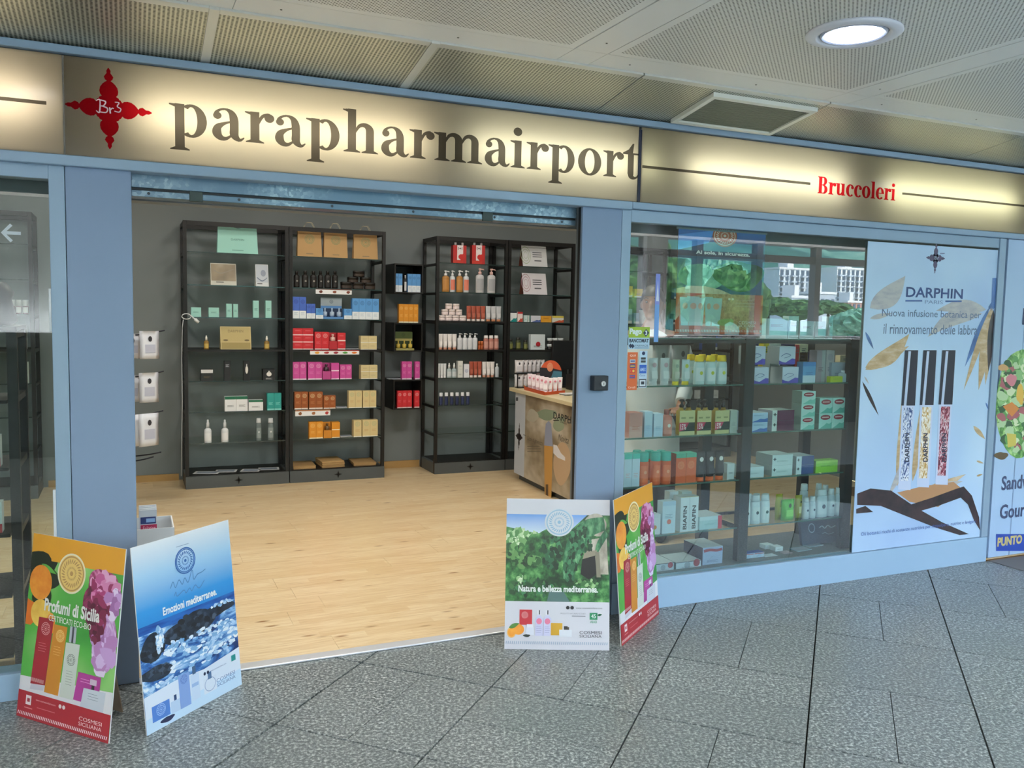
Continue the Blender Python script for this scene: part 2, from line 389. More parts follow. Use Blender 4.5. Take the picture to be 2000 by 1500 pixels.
    pic('pic_dune', [(.3, 'a08e6a'), (.5, 'd8c8a4'), (.7, 'efe4c8')], 10, (1, 1, .4), det=8)
    pic('pic_sand', [(.3, '8a6038'), (.5, 'b08450'), (.7, 'd0a870')], 60, det=6)
    pic('pic_sandleft', [(.3, '5c5040'), (.5, '9a8c74'), (.75, 'd6cfc0')], 3, (1, .6, 1), det=3)
    pic('pic_marble', [(.42, '24407e'), (.5, 'c8d6f0'), (.6, 'f2f4fc'), (.7, '30406a')], 40, (1, 1, .5), det=3, dist=2.)
    pic('pic_marble_gold', [(.42, 'b89048'), (.52, 'eadfca'), (.65, 'f4f4f8')], 40, (1, 1, .5), det=3, dist=2.)
    pic('pic_marble_red', [(.44, '5c1430'), (.52, 'b04a60'), (.56, 'f0e0ea'), (.7, '4a1030')], 40, (1, 1, .5), det=3, dist=2.)
    pic('pic_leaf', [(.35, 'a8906a'), (.55, 'bea684'), (.7, 'c8bca8')], 12, (1, 1, 3)); pic('pic_leaf_pale', [(.35, 'a0a0ac'), (.6, 'b8b8b8')], 12, (1, 1, 3))
    pic('pic_leaf_dark', [(.35, '1c1a22'), (.6, '3a2c30')], 9); pic('pic_leaf_blue', [(.35, '33558c'), (.6, '4a72b0')], 9)
    pic('pic_salad', [(.3, '24502c'), (.48, '5c9448'), (.6, 'a0c880'), (.72, 'd8e8c0')], 16, det=3, dist=1.)
    pic('pic_poster_white', [(.3, 'a3c0e8'), (.5, 'b3d0f0'), (.7, 'c4def6')], 1.2, det=2)
    def grad(name, z0, z1, stops, rough=.35):
        n = NT(name); z = n.xyz(n.obj())[2]; t = n.math('DIVIDE', n.math('SUBTRACT', z, z0), z1-z0); n.base(n.ramp(t, stops)); n.set(Roughness=rough)
    grad('pic_skyfade', .30, .665, [(0, '1268b8'), (.35, '2f8fd6'), (.7, 'a8d0f0'), (1, 'eef4fc')])
    grad('pic_gardensky', .50, .60, [(0, 'dcebf6'), (1, '3f86d8')])
    grad('pic_dusk', 1.80, 1.96, [(0, '1c2430'), (.5, '203a6a'), (1, '3a7ad0')])
    # planting, landscape
    pic('foliage', [(.3, '0c2614'), (.5, '2c5a30'), (.7, '6c9c58')], 3.5, det=6, rough=.8); pic('foliage_pale', [(.3, '2c6a50'), (.5, '5c9c80'), (.7, '9cccb0')], 3.5, det=6, rough=.8)
    pic('hillside', [(.3, '1c4a44'), (.5, '3c7468'), (.62, '6c9c88'), (.75, '9cb8a0')], .035, det=10, rough=.9); M('trunk', '4a3a2c', .9)
    pic('skin', [(.3, '84573f'), (.7, '966a50')], 8, rough=.5); M('hair', '16100c', .5); pic('coat', [(.3, 'cfd8e0'), (.7, 'e4e9ee')], 3, rough=.7)
mk()
# ------------------------------------------------------------------ setting
YF = 3.64                                                       # plane of the shop front
fl = struct(bx('floor', -9, 15, -2.35, YF-.001, -.12, -.012, 'grout'))
Q2 = math.sqrt(.5); T = .6015; U0, V0 = -1.857, 3.112
def tile(u0, u1, v0, v1, gap):
    p = [((u+v)*Q2, (v-u)*Q2) for u, v in ((u0+gap[0], v0+gap[2]), (u1-gap[1], v0+gap[2]), (u1-gap[1], v1-gap[3]), (u0+gap[0], v1-gap[3]))]
    p = clip(p, 1, YF-.0015)
    if len(p) < 3: return
    xs = [q[0] for q in p]; ys = [q[1] for q in p]
    if max(ys) < 1.35 or min(xs) > 6.2 or max(xs) < -1.2: return
    h = random.uniform(-.0006, .0006); i = MB()
    i.prism(p[::-1], 'granite', lambda a, b, d: (a, b, h-d), .011); i.build('tile', fl)
for i in range(-3, 7):
    for j in range(-4, 6):
        u, v = U0+i*T, V0+(j-1)*T; g = .0032; t = .0016
        wide = .0065 if j == 1 else g                            # the broad expansion joint
        wu = .006 if i == 0 else g
        if (i+j) % 2 == 0:
            tile(u, u+T/2, v, v+T, (wu, t, wide, g)); tile(u+T/2, u+T, v, v+T, (t, g, wide, g))
        else:
            tile(u, u+T, v, v+T/2, (wu, g, wide, t)); tile(u, u+T, v+T/2, v+T, (wu, g, t, g))
far = MB()                                                       # paving away from the view
for x0, x1, y0, y1 in ((-9, 15, -2.2, .60), (6.9, 15, .6, YF-.002), (-9, -1.9, .6, YF-.002)): far.box(x0, x1, y0, y1, -.011, -.001, 'granite')
struct(far.build('hall_paving'))
# wooden shop floor, laid plank by plank
wf = struct(bx('shop_floor', -3.2, 6.2, YF, 8.0, -.12, -.005, 'lam_base'))
r = 0; y = YF+.03; PW = .19
plank_me = {}
while y < 7.92:
    y1 = min(y+PW, 7.92); x = -2.4-random.uniform(0, 1.1)
    while x < 5.6:
        x1 = x+1.285
        o = MB().box(x+.0006, x1-.0006, y+.0005, y1-.0005, -.004, .004, 'laminate').build('plank', wf); x = x1
    y = y1; r += 1
bevel(struct(bx('trim_threshold', .018, 1.975, YF-.035, YF+.028, .001, .009, M('threshold', 'd8dade', .3, .3))), .002)
struct(bx('trim_mat_edge', 4.935, 8, YF-.30, YF-.28, -.004, .006, M('mat_edge', '8a8f94', .4, .5)))
struct(bx('floor_mat', 4.95, 8, YF-.28, YF-.01, -.004, .004, M('mat_grey', '6a6c70', .9)))
# shell of the shop and of the hall
struct(bx('wall_back', -3.2, 6.2, 7.92, 8.02, 0, 3, 'grey_wall')); struct(bx('wall_left', -3.3, -3.2, YF, 8.02, 0, 3, 'grey_wall')); struct(bx('wall_right', 6.2, 6.3, YF, 8.02, 0, 3, 'grey_wall'))
struct(bx('ceiling_shop', -3.3, 6.3, 3.60, 8.1, 3.0, 3.1, M('shop_ceiling', 'c9cbc8', .7)))
struct(bx('baseboard_back', 2.1, 2.56, 7.90, 7.92, .004, .07, M('beech_skirting', 'b8935c', .4)))
struct(bx('baseboard_left', -.62, .38, 7.90, 7.92, .004, .06, M('beech_skirting', 'b8935c', .4)))
struct(bx('wall_hall_left', -9.1, -9, -2.3, YF+.1, 0, 2.6, M('hall_white', 'c8ccd0', .6))); struct(bx('wall_hall_right', 15, 15.1, -2.3, YF+.1, 0, 2.6, 'hall_white'))
struct(bx('roof_slab', -9.2, 15.2, -2.6, 8.2, 3.12, 3.3, M('slab', '8a8a88', .8)))
# window wall of the hall, seen mirrored in the shop glass
struct(bx('wall_windows_sill', -9, 15, -2.36, -2.2, -.1, 1.235, M('sill_grey', '3a4046', .5)))
struct(bx('wall_windows_left', -9, 1.0, -2.36, -2.2, 1.235, 2.52, M('hall_wall_grey', '4a5054', .6)))
struct(bx('wall_windows_head', -9, 15, -2.36, -2.2, 2.52, 3.12, 'sill_grey'))
struct(bx('trim_added_shelf', -8, 14, -2.2, -1.9, 1.10, 1.13, 'sill_grey')); struct(bx('trim_added_lip', -8, 14, -1.93, -1.9, 1.13, 1.235, 'sill_grey'))  # added trough: keeps the added uplight from showing in the shop glass
struct(bx('trim_added_mask', -9, 15, -.95, -.70, 2.395, 2.529, 'sill_grey'))  # added dark beam, unseen: covers the bright ceiling band mirrored in the window
wt = empty('window_hall'); struct(wt)
tr = MB()
for z0, z1 in ((1.235, 1.27), (2.285, 2.385)): tr.box(1.0, 15, -2.31, -2.23, z0, z1, M('mullion', '2b3138', .4, .3))
tr.build('window_rail', wt)
for x in (1.9, 3.0, 4.1, 5.15, 6.95, 7.95, 9.0, 10.1, 11.2, 12.3, 13.4): bx('mullion', x-.05, x+.05, -2.33, -2.21, 1.27, 2.52, 'mullion', wt)
bx('mullion', 6.08, 6.40, -2.36, -2.15, 1.235, 2.52, M('concrete', '585c60', .8), wt)
# hall ceiling : bands, joints and perforated panels, each a piece
ZC = 2.53
hc = struct(bx('ceiling', -9, 15, -2.3, 3.215, ZC+.012, ZC+.08, M('ceil_void', '4a4634', .9)))
def panel(x0, x1, y0, y1, name='ceiling_panel'):
    g = .0035; b = .035; mb = MB(); x0 += g; x1 -= g; y0 += g; y1 -= g; z = ZC
    mb.box(x0, x1, y0, y1, z+.001, z+.011, 'ceil_white')
    mb.face([(x0+b, y0+b, z), (x0+b, y1-b, z), (x1-b, y1-b, z), (x1-b, y0+b, z)], 'perforated_white')
    for q in (((x0, y0), (x1, y0), (x1, y0+b), (x0, y0+b)), ((x0, y1-b), (x1, y1-b), (x1, y1), (x0, y1)), ((x0, y0+b), (x0+b, y0+b), (x0+b, y1-b), (x0, y1-b)), ((x1-b, y0+b), (x1, y0+b), (x1, y1-b), (x1-b, y1-b))):
        mb.face([(a, c, z) for a, c in q], 'ceil_white')
    mb.build(name, hc)
rows = [(1.66, 3.05), (.13, 1.51), (-1.40, -.02)]
for y0, y1 in rows:
    for k in range(-6, 10):
        x0 = 1.747+1.402*k; panel(x0, x0+1.253, y0, y1)
for y0, y1 in ((3.05, 3.205), (1.51, 1.66), (-.02, .13), (-1.55, -1.40), (-2.2, -1.56)):
    for k in range(-6, 10):
        x0 = 1.60+1.402*k; e = .0012
        bx('ceiling_band', x0+.147+e, x0+1.402-e, y0, y1, ZC, ZC+.011, 'ceil_white', hc); bx('ceiling_band', x0+e, x0+.147-e, y0, y1, ZC, ZC+.011, 'ceil_white', hc)
for y0, y1 in rows:
    for k in range(-6, 10):
        x0 = 1.60+1.402*k; bx('ceiling_band', x0+.001, x0+.146, y0+.003, y1-.003, ZC, ZC+.011, 'ceil_white', hc)
rv = MB()
for k in range(-2, 5):
    for dx, dy in ((.074, 2.93), (.074, 1.85), (.30, 3.13), (.95, 3.13)): rv.lathe([(.0045, 0), (.003, -.002)], M('rivet', '6a6a5c', .5), 1.60+1.402*k+dx, dy, 8, z0=ZC)
rv.build('rivets', hc)['kind'] = 'stuff'
# the lower strip that slopes down to the sign
ss = struct(MB().hexa([(-9, 3.205, 2.56), (15, 3.205, 2.56), (15, 3.66, 2.50), (-9, 3.66, 2.50), (-9, 3.205, 2.60), (15, 3.205, 2.60), (15, 3.66, 2.60), (-9, 3.66, 2.60)], 'ceil_void').build('ceiling_slope'))
def SZ(y): return 2.524+(y-3.205)*(2.452-2.524)/(3.645-3.205)
jx = [-6, -4.6, -3.4, -2.4, -1.4, -.5, .287, 1.087, 2.02, 3.057, 4.46, 5.9, 7.3, 8.7, 10.1, 11.5, 12.9]
for a, b in zip(jx[:-1], jx[1:]):
    mb = MB(); y0, y1 = 3.207, 3.645; e = .018 if a in (.287, 1.087, -.5) else .004; e2 = .018 if b in (.287, 1.087) else .004
    a2, b2 = a+e, b-e2
    mb.hexa([(a2, y0, SZ(y0)), (b2, y0, SZ(y0)), (b2, y1, SZ(y1)), (a2, y1, SZ(y1)), (a2, y0, SZ(y0)+.01), (b2, y0, SZ(y0)+.01), (b2, y1, SZ(y1)+.01), (a2, y1, SZ(y1)+.01)], 'ceil_trim'); mb.face([(a2, y0, SZ(y0)-.0008), (b2, y0, SZ(y0)-.0008), (b2, y1, SZ(y1)-.0008), (a2, y1, SZ(y1)-.0008)], 'perforated_strip')
    mb.build('strip_panel', ss)
    yy = y0+.032
    MB().hexa([(a2, y0, SZ(y0)-.0015), (b2, y0, SZ(y0)-.0015), (b2, yy, SZ(yy)-.0015), (a2, yy, SZ(yy)-.0015), (a2, y0, SZ(y0)-.0002), (b2, y0, SZ(y0)-.0002), (b2, yy, SZ(yy)-.0002), (a2, yy, SZ(yy)-.0002)], 'ceil_trim').build('strip_edge', ss)
    if e > .01: MB().hexa([(a-.017, y0, SZ(y0)-.004), (a+.017, y0, SZ(y0)-.004), (a+.017, y1, SZ(y1)-.004), (a-.017, y1, SZ(y1)-.004), (a-.017, y0, SZ(y0)+.01), (a+.017, y0, SZ(y0)+.01), (a+.017, y1, SZ(y1)+.01), (a-.017, y1, SZ(y1)+.01)], 'ceil_trim').build('cross_strip', ss)
# ---- shop front: pillars, frames, base, ledges
struct(bevel(bx('trim_sign_top', -6, 15, 3.62, 3.86, 2.418, 2.447, 'facade_paint'), .003))
struct(bx('wall_over_sign', -6, 15, 3.87, 3.97, 1.93, 3.0, 'grey_wall'))
struct(bevel(bx('trim_sign_ledge_1', -6, 2.235, 3.615, 3.87, 2.012, 2.052, 'facade_paint'), .004)); struct(bevel(bx('trim_sign_ledge_2', 2.237, 15, 3.62, 3.87, 2.018, 2.052, 'facade_paint'), .004))
struct(bevel(bx('pillar_left', -.207, .018, YF, 3.86, 0, 2.02, 'pillar_paint'), .003)); struct(bevel(bx('pillar_right', 1.975, 2.192, YF, 3.660, 0, 2.02, 'pillar_paint'), .003))
struct(bx('trim_pillar_back', 1.976, 2.19, 3.684, 3.70, 0, 2.02, M('door_post', '6f777c', .4, .3)))
struct(bx('trim_door_gap', 1.976, 2.19, 3.661, 3.683, 0, 2.02, M('rubber', '101214', .6)))
w1 = struct(empty('window_1')); w2 = struct(empty('window_2'))
def frame(par, x0, x1, bars):
    for b in bars: bevel(bx('frame_bar', *b, 'facade_paint', par), .002)
frame(w1, 0, 0, [(-.262, -.209, YF+.002, 3.72, 0, 2.015), (-3, -.262, YF+.003, 3.72, 1.962, 2.015)])
bevel(bx('window_base', -3, -.262, YF-.002, 3.74, 0, .104, 'base_paint', w1), .002)
frame(w2, 0, 0, [(2.194, 2.246, YF+.002, 3.70, .16, 2.017), (4.868, 4.925, YF-.004, 3.70, .16, 2.017), (2.246, 4.868, YF+.002, 3.70, 1.958, 2.017)])
bevel(bx('window_base', 2.194, 4.925, YF-.004, 4.16, 0, .158, 'base_paint', w2), .002)
bx('window_display_floor', 2.2, 4.9, 3.70, 4.16, .158, .162, M('display_board', '5a6468', .4), w2)
bx('pane', 2.246, 4.868, YF+.016, YF+.024, .158, 1.958, 'window_glass', w2)
bx('pane', -3, -.262, YF+.020, YF+.028, .104, 1.962, 'window_glass', w1)
for z in (1.30, 1.07):                                           # small white catches on the left frame
    pass
bevel(struct(bx('trim_catch_1', -.270, -.262, YF+.0, YF+.016, 1.40, 1.56, M('catch_white', 'dfe4ea', .4))), .002)
bevel(struct(bx('trim_catch_2', -.272, -.262, YF+.0, YF+.016, .60, .80, 'catch_white')), .002)
# roller shutter lintel
lt = struct(empty('trim_shutter'))
bevel(bx('steel_band', .018, 1.975, 3.70, 3.78, 1.962, 2.018, 'galvanised', lt), .002); bx('steel_groove', .018, 1.975, 3.715, 3.79, 1.952, 1.963, M('groove', '1c2226', .5), lt)
bevel(bx('steel_rail', .018, 1.975, 3.708, 3.80, 1.928, 1.953, 'galvanised', lt), .002)
for i, x in enumerate((.08, .42, .80, 1.16, 1.55, 1.90)): MB().lathe([(.006, 0), (.004, -.003)], M('screw', '2a3036', .4, .6), seg=8).build('screw', lt, (x, 3.707, 1.942)).rotation_euler = (PI/2, 0, 0)
for x in (.26, 1.52): bevel(bx('shutter_latch', x-.03, x+.02, 3.70, 3.715, 1.922, 1.962, M('latch', '3c4a48', .5, .4), lt), .002)
# ------------------------------------------------------------------ the light-box sign
def mpf(Y): return lambda a, b, d: (a, Y-d, b)
def qf(Y): return lambda x, y: (fy(x, y, Y).x, fy(x, y, Y).z)
def signbox(name, x0, x1, tubes, label):
    t = empty(name, ((x0+x1)/2, YF, 2.05)); tag(t, label, 'sign'); L = t.location
    def b(n, *a): o = bx(n, *a, parent=t); o.location = -L; return o
    b('box_back', x0, x1, 3.835, 3.855, 2.056, 2.414, M('box_white', '98948c', .8)); b('box_top', x0, x1, YF+.006, 3.835, 2.408, 2.414, 'box_white'); b('box_bottom', x0, x1, YF+.006, 3.835, 2.056, 2.062, 'box_white')
    b('box_side', x0, x0+.004, YF+.006, 3.835, 2.062, 2.408, 'box_white'); b('box_side', x1-.004, x1, YF+.006, 3.835, 2.062, 2.408, 'box_white')
    b('acrylic_face', x0, x1, YF, YF+.003, 2.056, 2.414, 'sign_sheet')
    for a0, a1, c, pw in tubes:
        l = light('sign_tube_light', 'AREA', ((a0+a1)/2, YF+.112, 2.235), TUBE_W*(a1-a0)*pw, c, (-PI/2, 0, 0), a1-a0, .03)
        tb = MB().tube([(a0, YF+.135, 2.235), (a1, YF+.135, 2.235)], .013, M('tube_glass', 'f4f4f4', .3), 8).build('light_tube', t); tb.location = -L
    return t
warm, pale, green, pink = (1, .91, .76), (.97, .97, .86), (.96, 1, .80), (1, .88, .76)
sb0 = signbox('light_box_sign', -1.6, -.209, [(-1.5, -.30, pink, 1.25)], 'left backlit cream light-box panel with a dark rule, cut by the photo edge')
sb1 = signbox('light_box_sign', -.203, 2.273, [(.06, 1.17, warm, 1.35), (1.42, 2.26, pale, 1.05)], 'long backlit cream light-box sign with red fleury cross and grey parapharmairport lettering')
sb2 = signbox('light_box_sign', 2.290, 5.10, [(2.30, 2.36, green, 1.3), (2.58, 3.60, pale, 1.1), (3.92, 4.98, green, 1.0)], 'right backlit cream light-box sign reading Bruccoleri in red between two grey rules')
struct(bx('trim_sign_gap', 2.274, 2.289, YF-.002, 3.83, 2.056, 2.40, M('gap_navy', '0a1030', .5))); struct(bx('trim_sign_seam', -.209, -.203, YF+.001, 3.83, 2.056, 2.414, M('seam_grey', '6f6a62', .6)))
struct(bx('wall_sign_end', 5.11, 15, YF, 3.83, 2.052, 2.418, 'facade_paint'))
# bold serif letters, x-height 1
def glyph(A, ch, X, s, Z, sy, mt):
    """draws ch at X with scale s; returns advance"""
    def P(pts): return [[(X+a*s, Z+b*sy) for a, b in pts]]
    out = []
    def R_(x0, y0, x1, y1): out.extend(P([(x0, y0), (x1, y0), (x1, y1), (x0, y1)]))
    def POL(*p): out.extend(P(p))
    def RIB(pts, n=8):
        sp = spline(pts, n); L, Rr = [], []
        for i, (x, y, w) in enumerate(sp):
            a = sp[max(i-1, 0)]; b = sp[min(i+1, len(sp)-1)]; dx, dy = b[0]-a[0], b[1]-a[1]; q = math.hypot(dx, dy) or 1
            L.append((x-dy/q*w/2, y+dx/q*w/2)); Rr.append((x+dy/q*w/2, y-dx/q*w/2))
        for i in range(len(L)-1): out.extend(P([L[i], L[i+1], Rr[i+1], Rr[i]]))
    def DISC(cx, cy, r, k=1.): out.extend(P([(cx+r*math.cos(t*PI/9), cy+r*k*math.sin(t*PI/9)) for t in range(18)]))
    def RING(cx, cy, rx, ry, ix, iy, ox=0, t0=0, t1=360):
        n = 36; a0, a1 = math.radians(t0), math.radians(t1)
        for i in range(n):
            a = a0+(a1-a0)*i/n; b = a0+(a1-a0)*(i+1)/n
            out.extend(P([(cx+rx*math.cos(a), cy+ry*math.sin(a)), (cx+rx*math.cos(b), cy+ry*math.sin(b)), (cx+ox+ix*math.cos(b), cy+iy*math.sin(b)), (cx+ox+ix*math.cos(a), cy+iy*math.sin(a))]))
    def STEM(x, y0, y1, w=.25, foot=True, flag=True):
        R_(x, y0, x+w, y1)
        if foot: POL((x-.13, y0), (x+w+.13, y0), (x+w+.13, y0+.035), (x+w, y0+.10), (x, y0+.10), (x-.13, y0+.035))
        if flag: POL((x+w, y1), (x-.15, y1-.015), (x-.15, y1-.05), (x, y1-.11), (x+w, y1-.11))
    adv = 1.
    if ch == 'p': STEM(.17, -.44, 1.0); RING(.60, .49, .41, .52, .155, .435, .0, -125, 125); adv = 1.09
    elif ch == 'a':
        RIB([(.16, .74, .02), (.165, .84, .10), (.28, .95, .07), (.44, .975, .075), (.58, .88, .17), (.645, .70, .235), (.655, .40, .24), (.655, .20, .24), (.73, .08, .17), (.83, .045, .09), (.93, .13, .03)])
        DISC(.20, .76, .115); RIB([(.60, .60, .06), (.40, .53, .09), (.22, .40, .20), (.185, .22, .25), (.27, .08, .19), (.42, .045, .11), (.58, .16, .06)]); adv = .93
    elif ch == 'r': STEM(.17, 0, 1.0); RIB([(.38, .62, .08), (.50, .86, .10), (.66, .93, .12), (.72, .88, .12)]); DISC(.70, .83, .14); adv = .80
    elif ch == 'h': STEM(.17, 0, 1.45); STEM(.72, 0, .66, flag=False); RIB([(.38, .66, .06), (.52, .90, .11), (.70, .94, .16), (.83, .82, .24), (.845, .60, .25)]); adv = 1.14
    elif ch == 'm':
        STEM(.17, 0, 1.0); STEM(.72, 0, .66, flag=False); STEM(1.27, 0, .66, flag=False)
        for d in (0, .55): RIB([(.38+d, .66, .06), (.52+d, .90, .11), (.70+d, .94, .16), (.83+d, .82, .24), (.845+d, .60, .25)])
        adv = 1.68
    elif ch == 'i': STEM(.17, 0, 1.0); DISC(.28, 1.32, .155); adv = .58
    elif ch == 'o': RING(.50, .49, .45, .52, .185, .44); adv = 1.0
    elif ch == 't': R_(.20, .18, .44, 1.0); POL((.0, .93), (.62, .93), (.62, 1.0), (.0, 1.0)); POL((.02, 1.0), (.40, 1.0), (.44, 1.36), (.38, 1.36), (.22, 1.12), (.02, 1.0)); RIB([(.32, .24, .24), (.35, .09, .20), (.47, .035, .11), (.58, .08, .06), (.64, .20, .02)]); adv = .68
    elif ch == 'B':
        STEM(.15, 0, 1.40, .28, flag=False); POL((.02, 1.40), (.02, 1.36), (.15, 1.30), (.6, 1.30), (.6, 1.40))
        RING(.60, 1.05, .36, .35, .10, .27, 0, -95, 95); RING(.62, .36, .42, .37, .14, .28, 0, -95, 95); R_(.4, 0, .63, .08); R_(.4, .68, .62, .76); R_(.4, 1.32, .62, 1.40); adv = 1.14
    elif ch == 'u': R_(.17, .3, .42, 1.0); POL((.42, 1.0), (.02, 1.0), (.02, .95), (.17, .90), (.42, .90)); R_(.70, 0, .95, 1.0); POL((.95, 1.0), (.55, 1.0), (.55, .95), (.70, .90), (.95, .90)); POL((.95, .1), (1.08, .06), (1.08, .02), (.7, -.02), (.7, .1)); RIB([(.295, .36, .25), (.32, .16, .22), (.45, .06, .13), (.60, .10, .10), (.72, .26, .06)]); adv = 1.12
    elif ch == 'c': RING(.50, .49, .44, .52, .185, .44, .02, 45, 315); DISC(.74, .74, .13); adv = .90
    elif ch == 'l': STEM(.17, 0, 1.45); adv = .58
    elif ch == 'e': RING(.50, .49, .44, .52, .185, .44, .01, 0, 318); R_(.30, .47, .94, .54); adv = .95
    A.raw(out, mt, False); return adv
def union(polys, step):
    """scanline union, so that see-through film never overlaps itself"""
    z0 = min(p[1] for q in polys for p in q); z1 = max(p[1] for q in polys for p in q); n = max(1, int((z1-z0)/step)); out = []
    bb = [(min(p[1] for p in q), max(p[1] for p in q), q) for q in polys]
    for i in range(n):
        a = z0+(z1-z0)*i/n; b = z0+(z1-z0)*(i+1)/n; m_ = (a+b)/2; iv = []
        for lo, hi, q in bb:
            if lo <= m_ <= hi:
                xs = []
                for k in range(len(q)):
                    (xa, za), (xb, zb) = q[k], q[(k+1) % len(q)]
                    if (za <= m_) != (zb <= m_): xs.append(xa+(xb-xa)*(m_-za)/(zb-za))
                xs.sort(); iv += list(zip(xs[::2], xs[1::2]))
        iv.sort(); cur = None
        for u, v in iv:
            if cur and u <= cur[1]+1e-5: cur[1] = max(cur[1], v)
            else:
                if cur: out.append([(cur[0], a), (cur[1], a), (cur[1], b), (cur[0], b)])
                cur = [u, v]
        if cur: out.append([(cur[0], a), (cur[1], a), (cur[1], b), (cur[0], b)])
    return out
def flat(A, mt, step=.0012):
    ps = union([c[0] for c in A.cmds], step); A.cmds = [(q, mt, 1) for q in ps]; return A
def word(A, txt, x0, x1, z, xh, mt):
    tot = sum(glyph(Art(), c, 0, 1, 0, 1, mt) for c in txt); s = (x1-x0)/(tot-.08); X = x0-.02*s
    A.up()
    for c in txt: X += s*glyph(A, c, X, s, z, xh, mt)
A = Art(step=.0008); word(A, 'parapharmairport', .155, 2.272, 2.163, .122, 'vinyl_grey'); flat(A, 'vinyl_grey'); o = A.build('lettering', mpf(YF-.0008), sb1); o.location = -sb1.location
A = Art(step=.0008); A.raw(cross_polys(-.054, 2.238, .148, .149), 'vinyl_red'); flat(A, 'vinyl_red'); A.k = 1
A.ribbon([(-.098, 2.262, .003), (-.085, 2.266, .004), (-.087, 2.222, .005), (-.098, 2.226, .003)], '_w' if 0 else M('vinyl_white', 'f0d8d8', .5)); W_ = MATS['vinyl_white']
A.ribbon([(-.085, 2.266, .004), (-.066, 2.262, .005), (-.072, 2.247, .004), (-.084, 2.244, .004)], W_); A.ribbon([(-.080, 2.245, .004), (-.060, 2.238, .005), (-.064, 2.223, .004), (-.086, 2.222, .004)], W_)
A.ribbon([(-.052, 2.242, .005), (-.050, 2.220, .005)], W_); A.ribbon([(-.051, 2.232, .005), (-.043, 2.240, .004), (-.038, 2.238, .003)], W_)
A.ribbon([(-.034, 2.263, .003), (-.020, 2.262, .004), (-.026, 2.248, .004), (-.014, 2.240, .004), (-.020, 2.228, .004), (-.036, 2.230, .003)], W_)
o = A.build('emblem', mpf(YF-.0008), sb1); o.location = -sb1.location
A = Art(step=.0008); word(A, 'Bruccoleri', 3.406, 3.974, 2.181, .064, M('vinyl_brightred', 'd01824', .4)); A.cmds += [([(a+.004, b) for a, b in q], m_, k_) for q, m_, k_ in A.cmds]; flat(A, 'vinyl_scarlet', .0008); o = A.build('lettering', mpf(YF-.0008), sb2); o.location = -sb2.location
A = Art(step=.0008); A.rect(2.296, 2.220, 3.355, 2.233, 'vinyl_grey').rect(4.03, 2.219, 5.09, 2.231, 'vinyl_grey'); o = A.build('rule', mpf(YF-.0008), sb2); o.location = -sb2.location
A = Art(step=.0008); A.rect(-1.5, 2.228, -.262, 2.241, 'vinyl_grey'); o = A.build('rule', mpf(YF-.0008), sb0); o.location = -sb0.location
# ------------------------------------------------------------------ ceiling fittings
def downlight(x, y, label):
    t = empty('downlight', (x, y, ZC)); tag(t, label, 'light', 'round recessed downlights in the hall ceiling')
    MB().lathe([(.165, 0), (.166, -.006), (.160, -.011), (.130, -.014), (.122, -.010), (.118, .004)], 'lamp_white', seg=48).build('rim', t)
    MB().lathe([(.117, -.004), (.112, -.012), (.108, -.012), (.104, -.006)], M('lamp_ring', 'cdd6ea', .15, .3), seg=48).build('inner_ring', t)
    MB().lathe([(.098, -.010), (.07, -.013), (.001, -.015)], 'lamp_lens', seg=32).build('lens', t)
    light('downlight_lamp', 'SPOT', (x, y, ZC-.03), HALL_LAMP_W, (.95, .97, 1), spot=165, blend=.8, rad=.09)
downlight(2.394, 2.414, 'large round white ceiling downlight, lit, in the perforated panel above the sign')
downlight(-.41, 2.414, 'round ceiling downlight outside the view, left of the sign'); downlight(5.2, 2.414, 'round ceiling downlight outside the view, right of the sign')
for i, x in enumerate((-.41, 2.394, 5.2)): downlight(x, -.6, 'round ceiling downlight behind the viewer, %s of three' % ('first', 'middle', 'last')[i])
v = empty('air_vent', (2.73, 3.48, 2.47)); tag(v, 'rectangular white-framed grey louvred air vent on the sloping ceiling strip', 'vent')
vx0, vx1, vy0, vy1 = 2.425, 3.035, 3.265, 3.60; sl = (2.452-2.513)/.44
def vb(n, x0, x1, y0, y1, z0, z1, mt):
    zz = lambda y: SZ(y)-2.47
    return MB().hexa([(x-2.73, y-3.48, zz(y)+z) for z in (z0, z1) for x, y in ((x0, y0), (x1, y0), (x1, y1), (x0, y1))], mt).build(n, v)
vb('vent_back', vx0+.01, vx1-.01, vy0+.01, vy1-.01, -.004, -.001, M('vent_dark', '40463c', .7))
for b in ((vx0, vx1, vy0, vy0+.026), (vx0, vx1, vy1-.026, vy1), (vx0, vx0+.026, vy0+.026, vy1-.026), (vx1-.026, vx1, vy0+.026, vy1-.026)): vb('vent_frame', *b, -.020, -.001, 'vent_frame')
for i in range(22):
    yy = vy0+.034+i*.0125; vb('slat', vx0+.027, vx1-.027, yy, yy+.008, -.013, -.005, 'vent_slat')
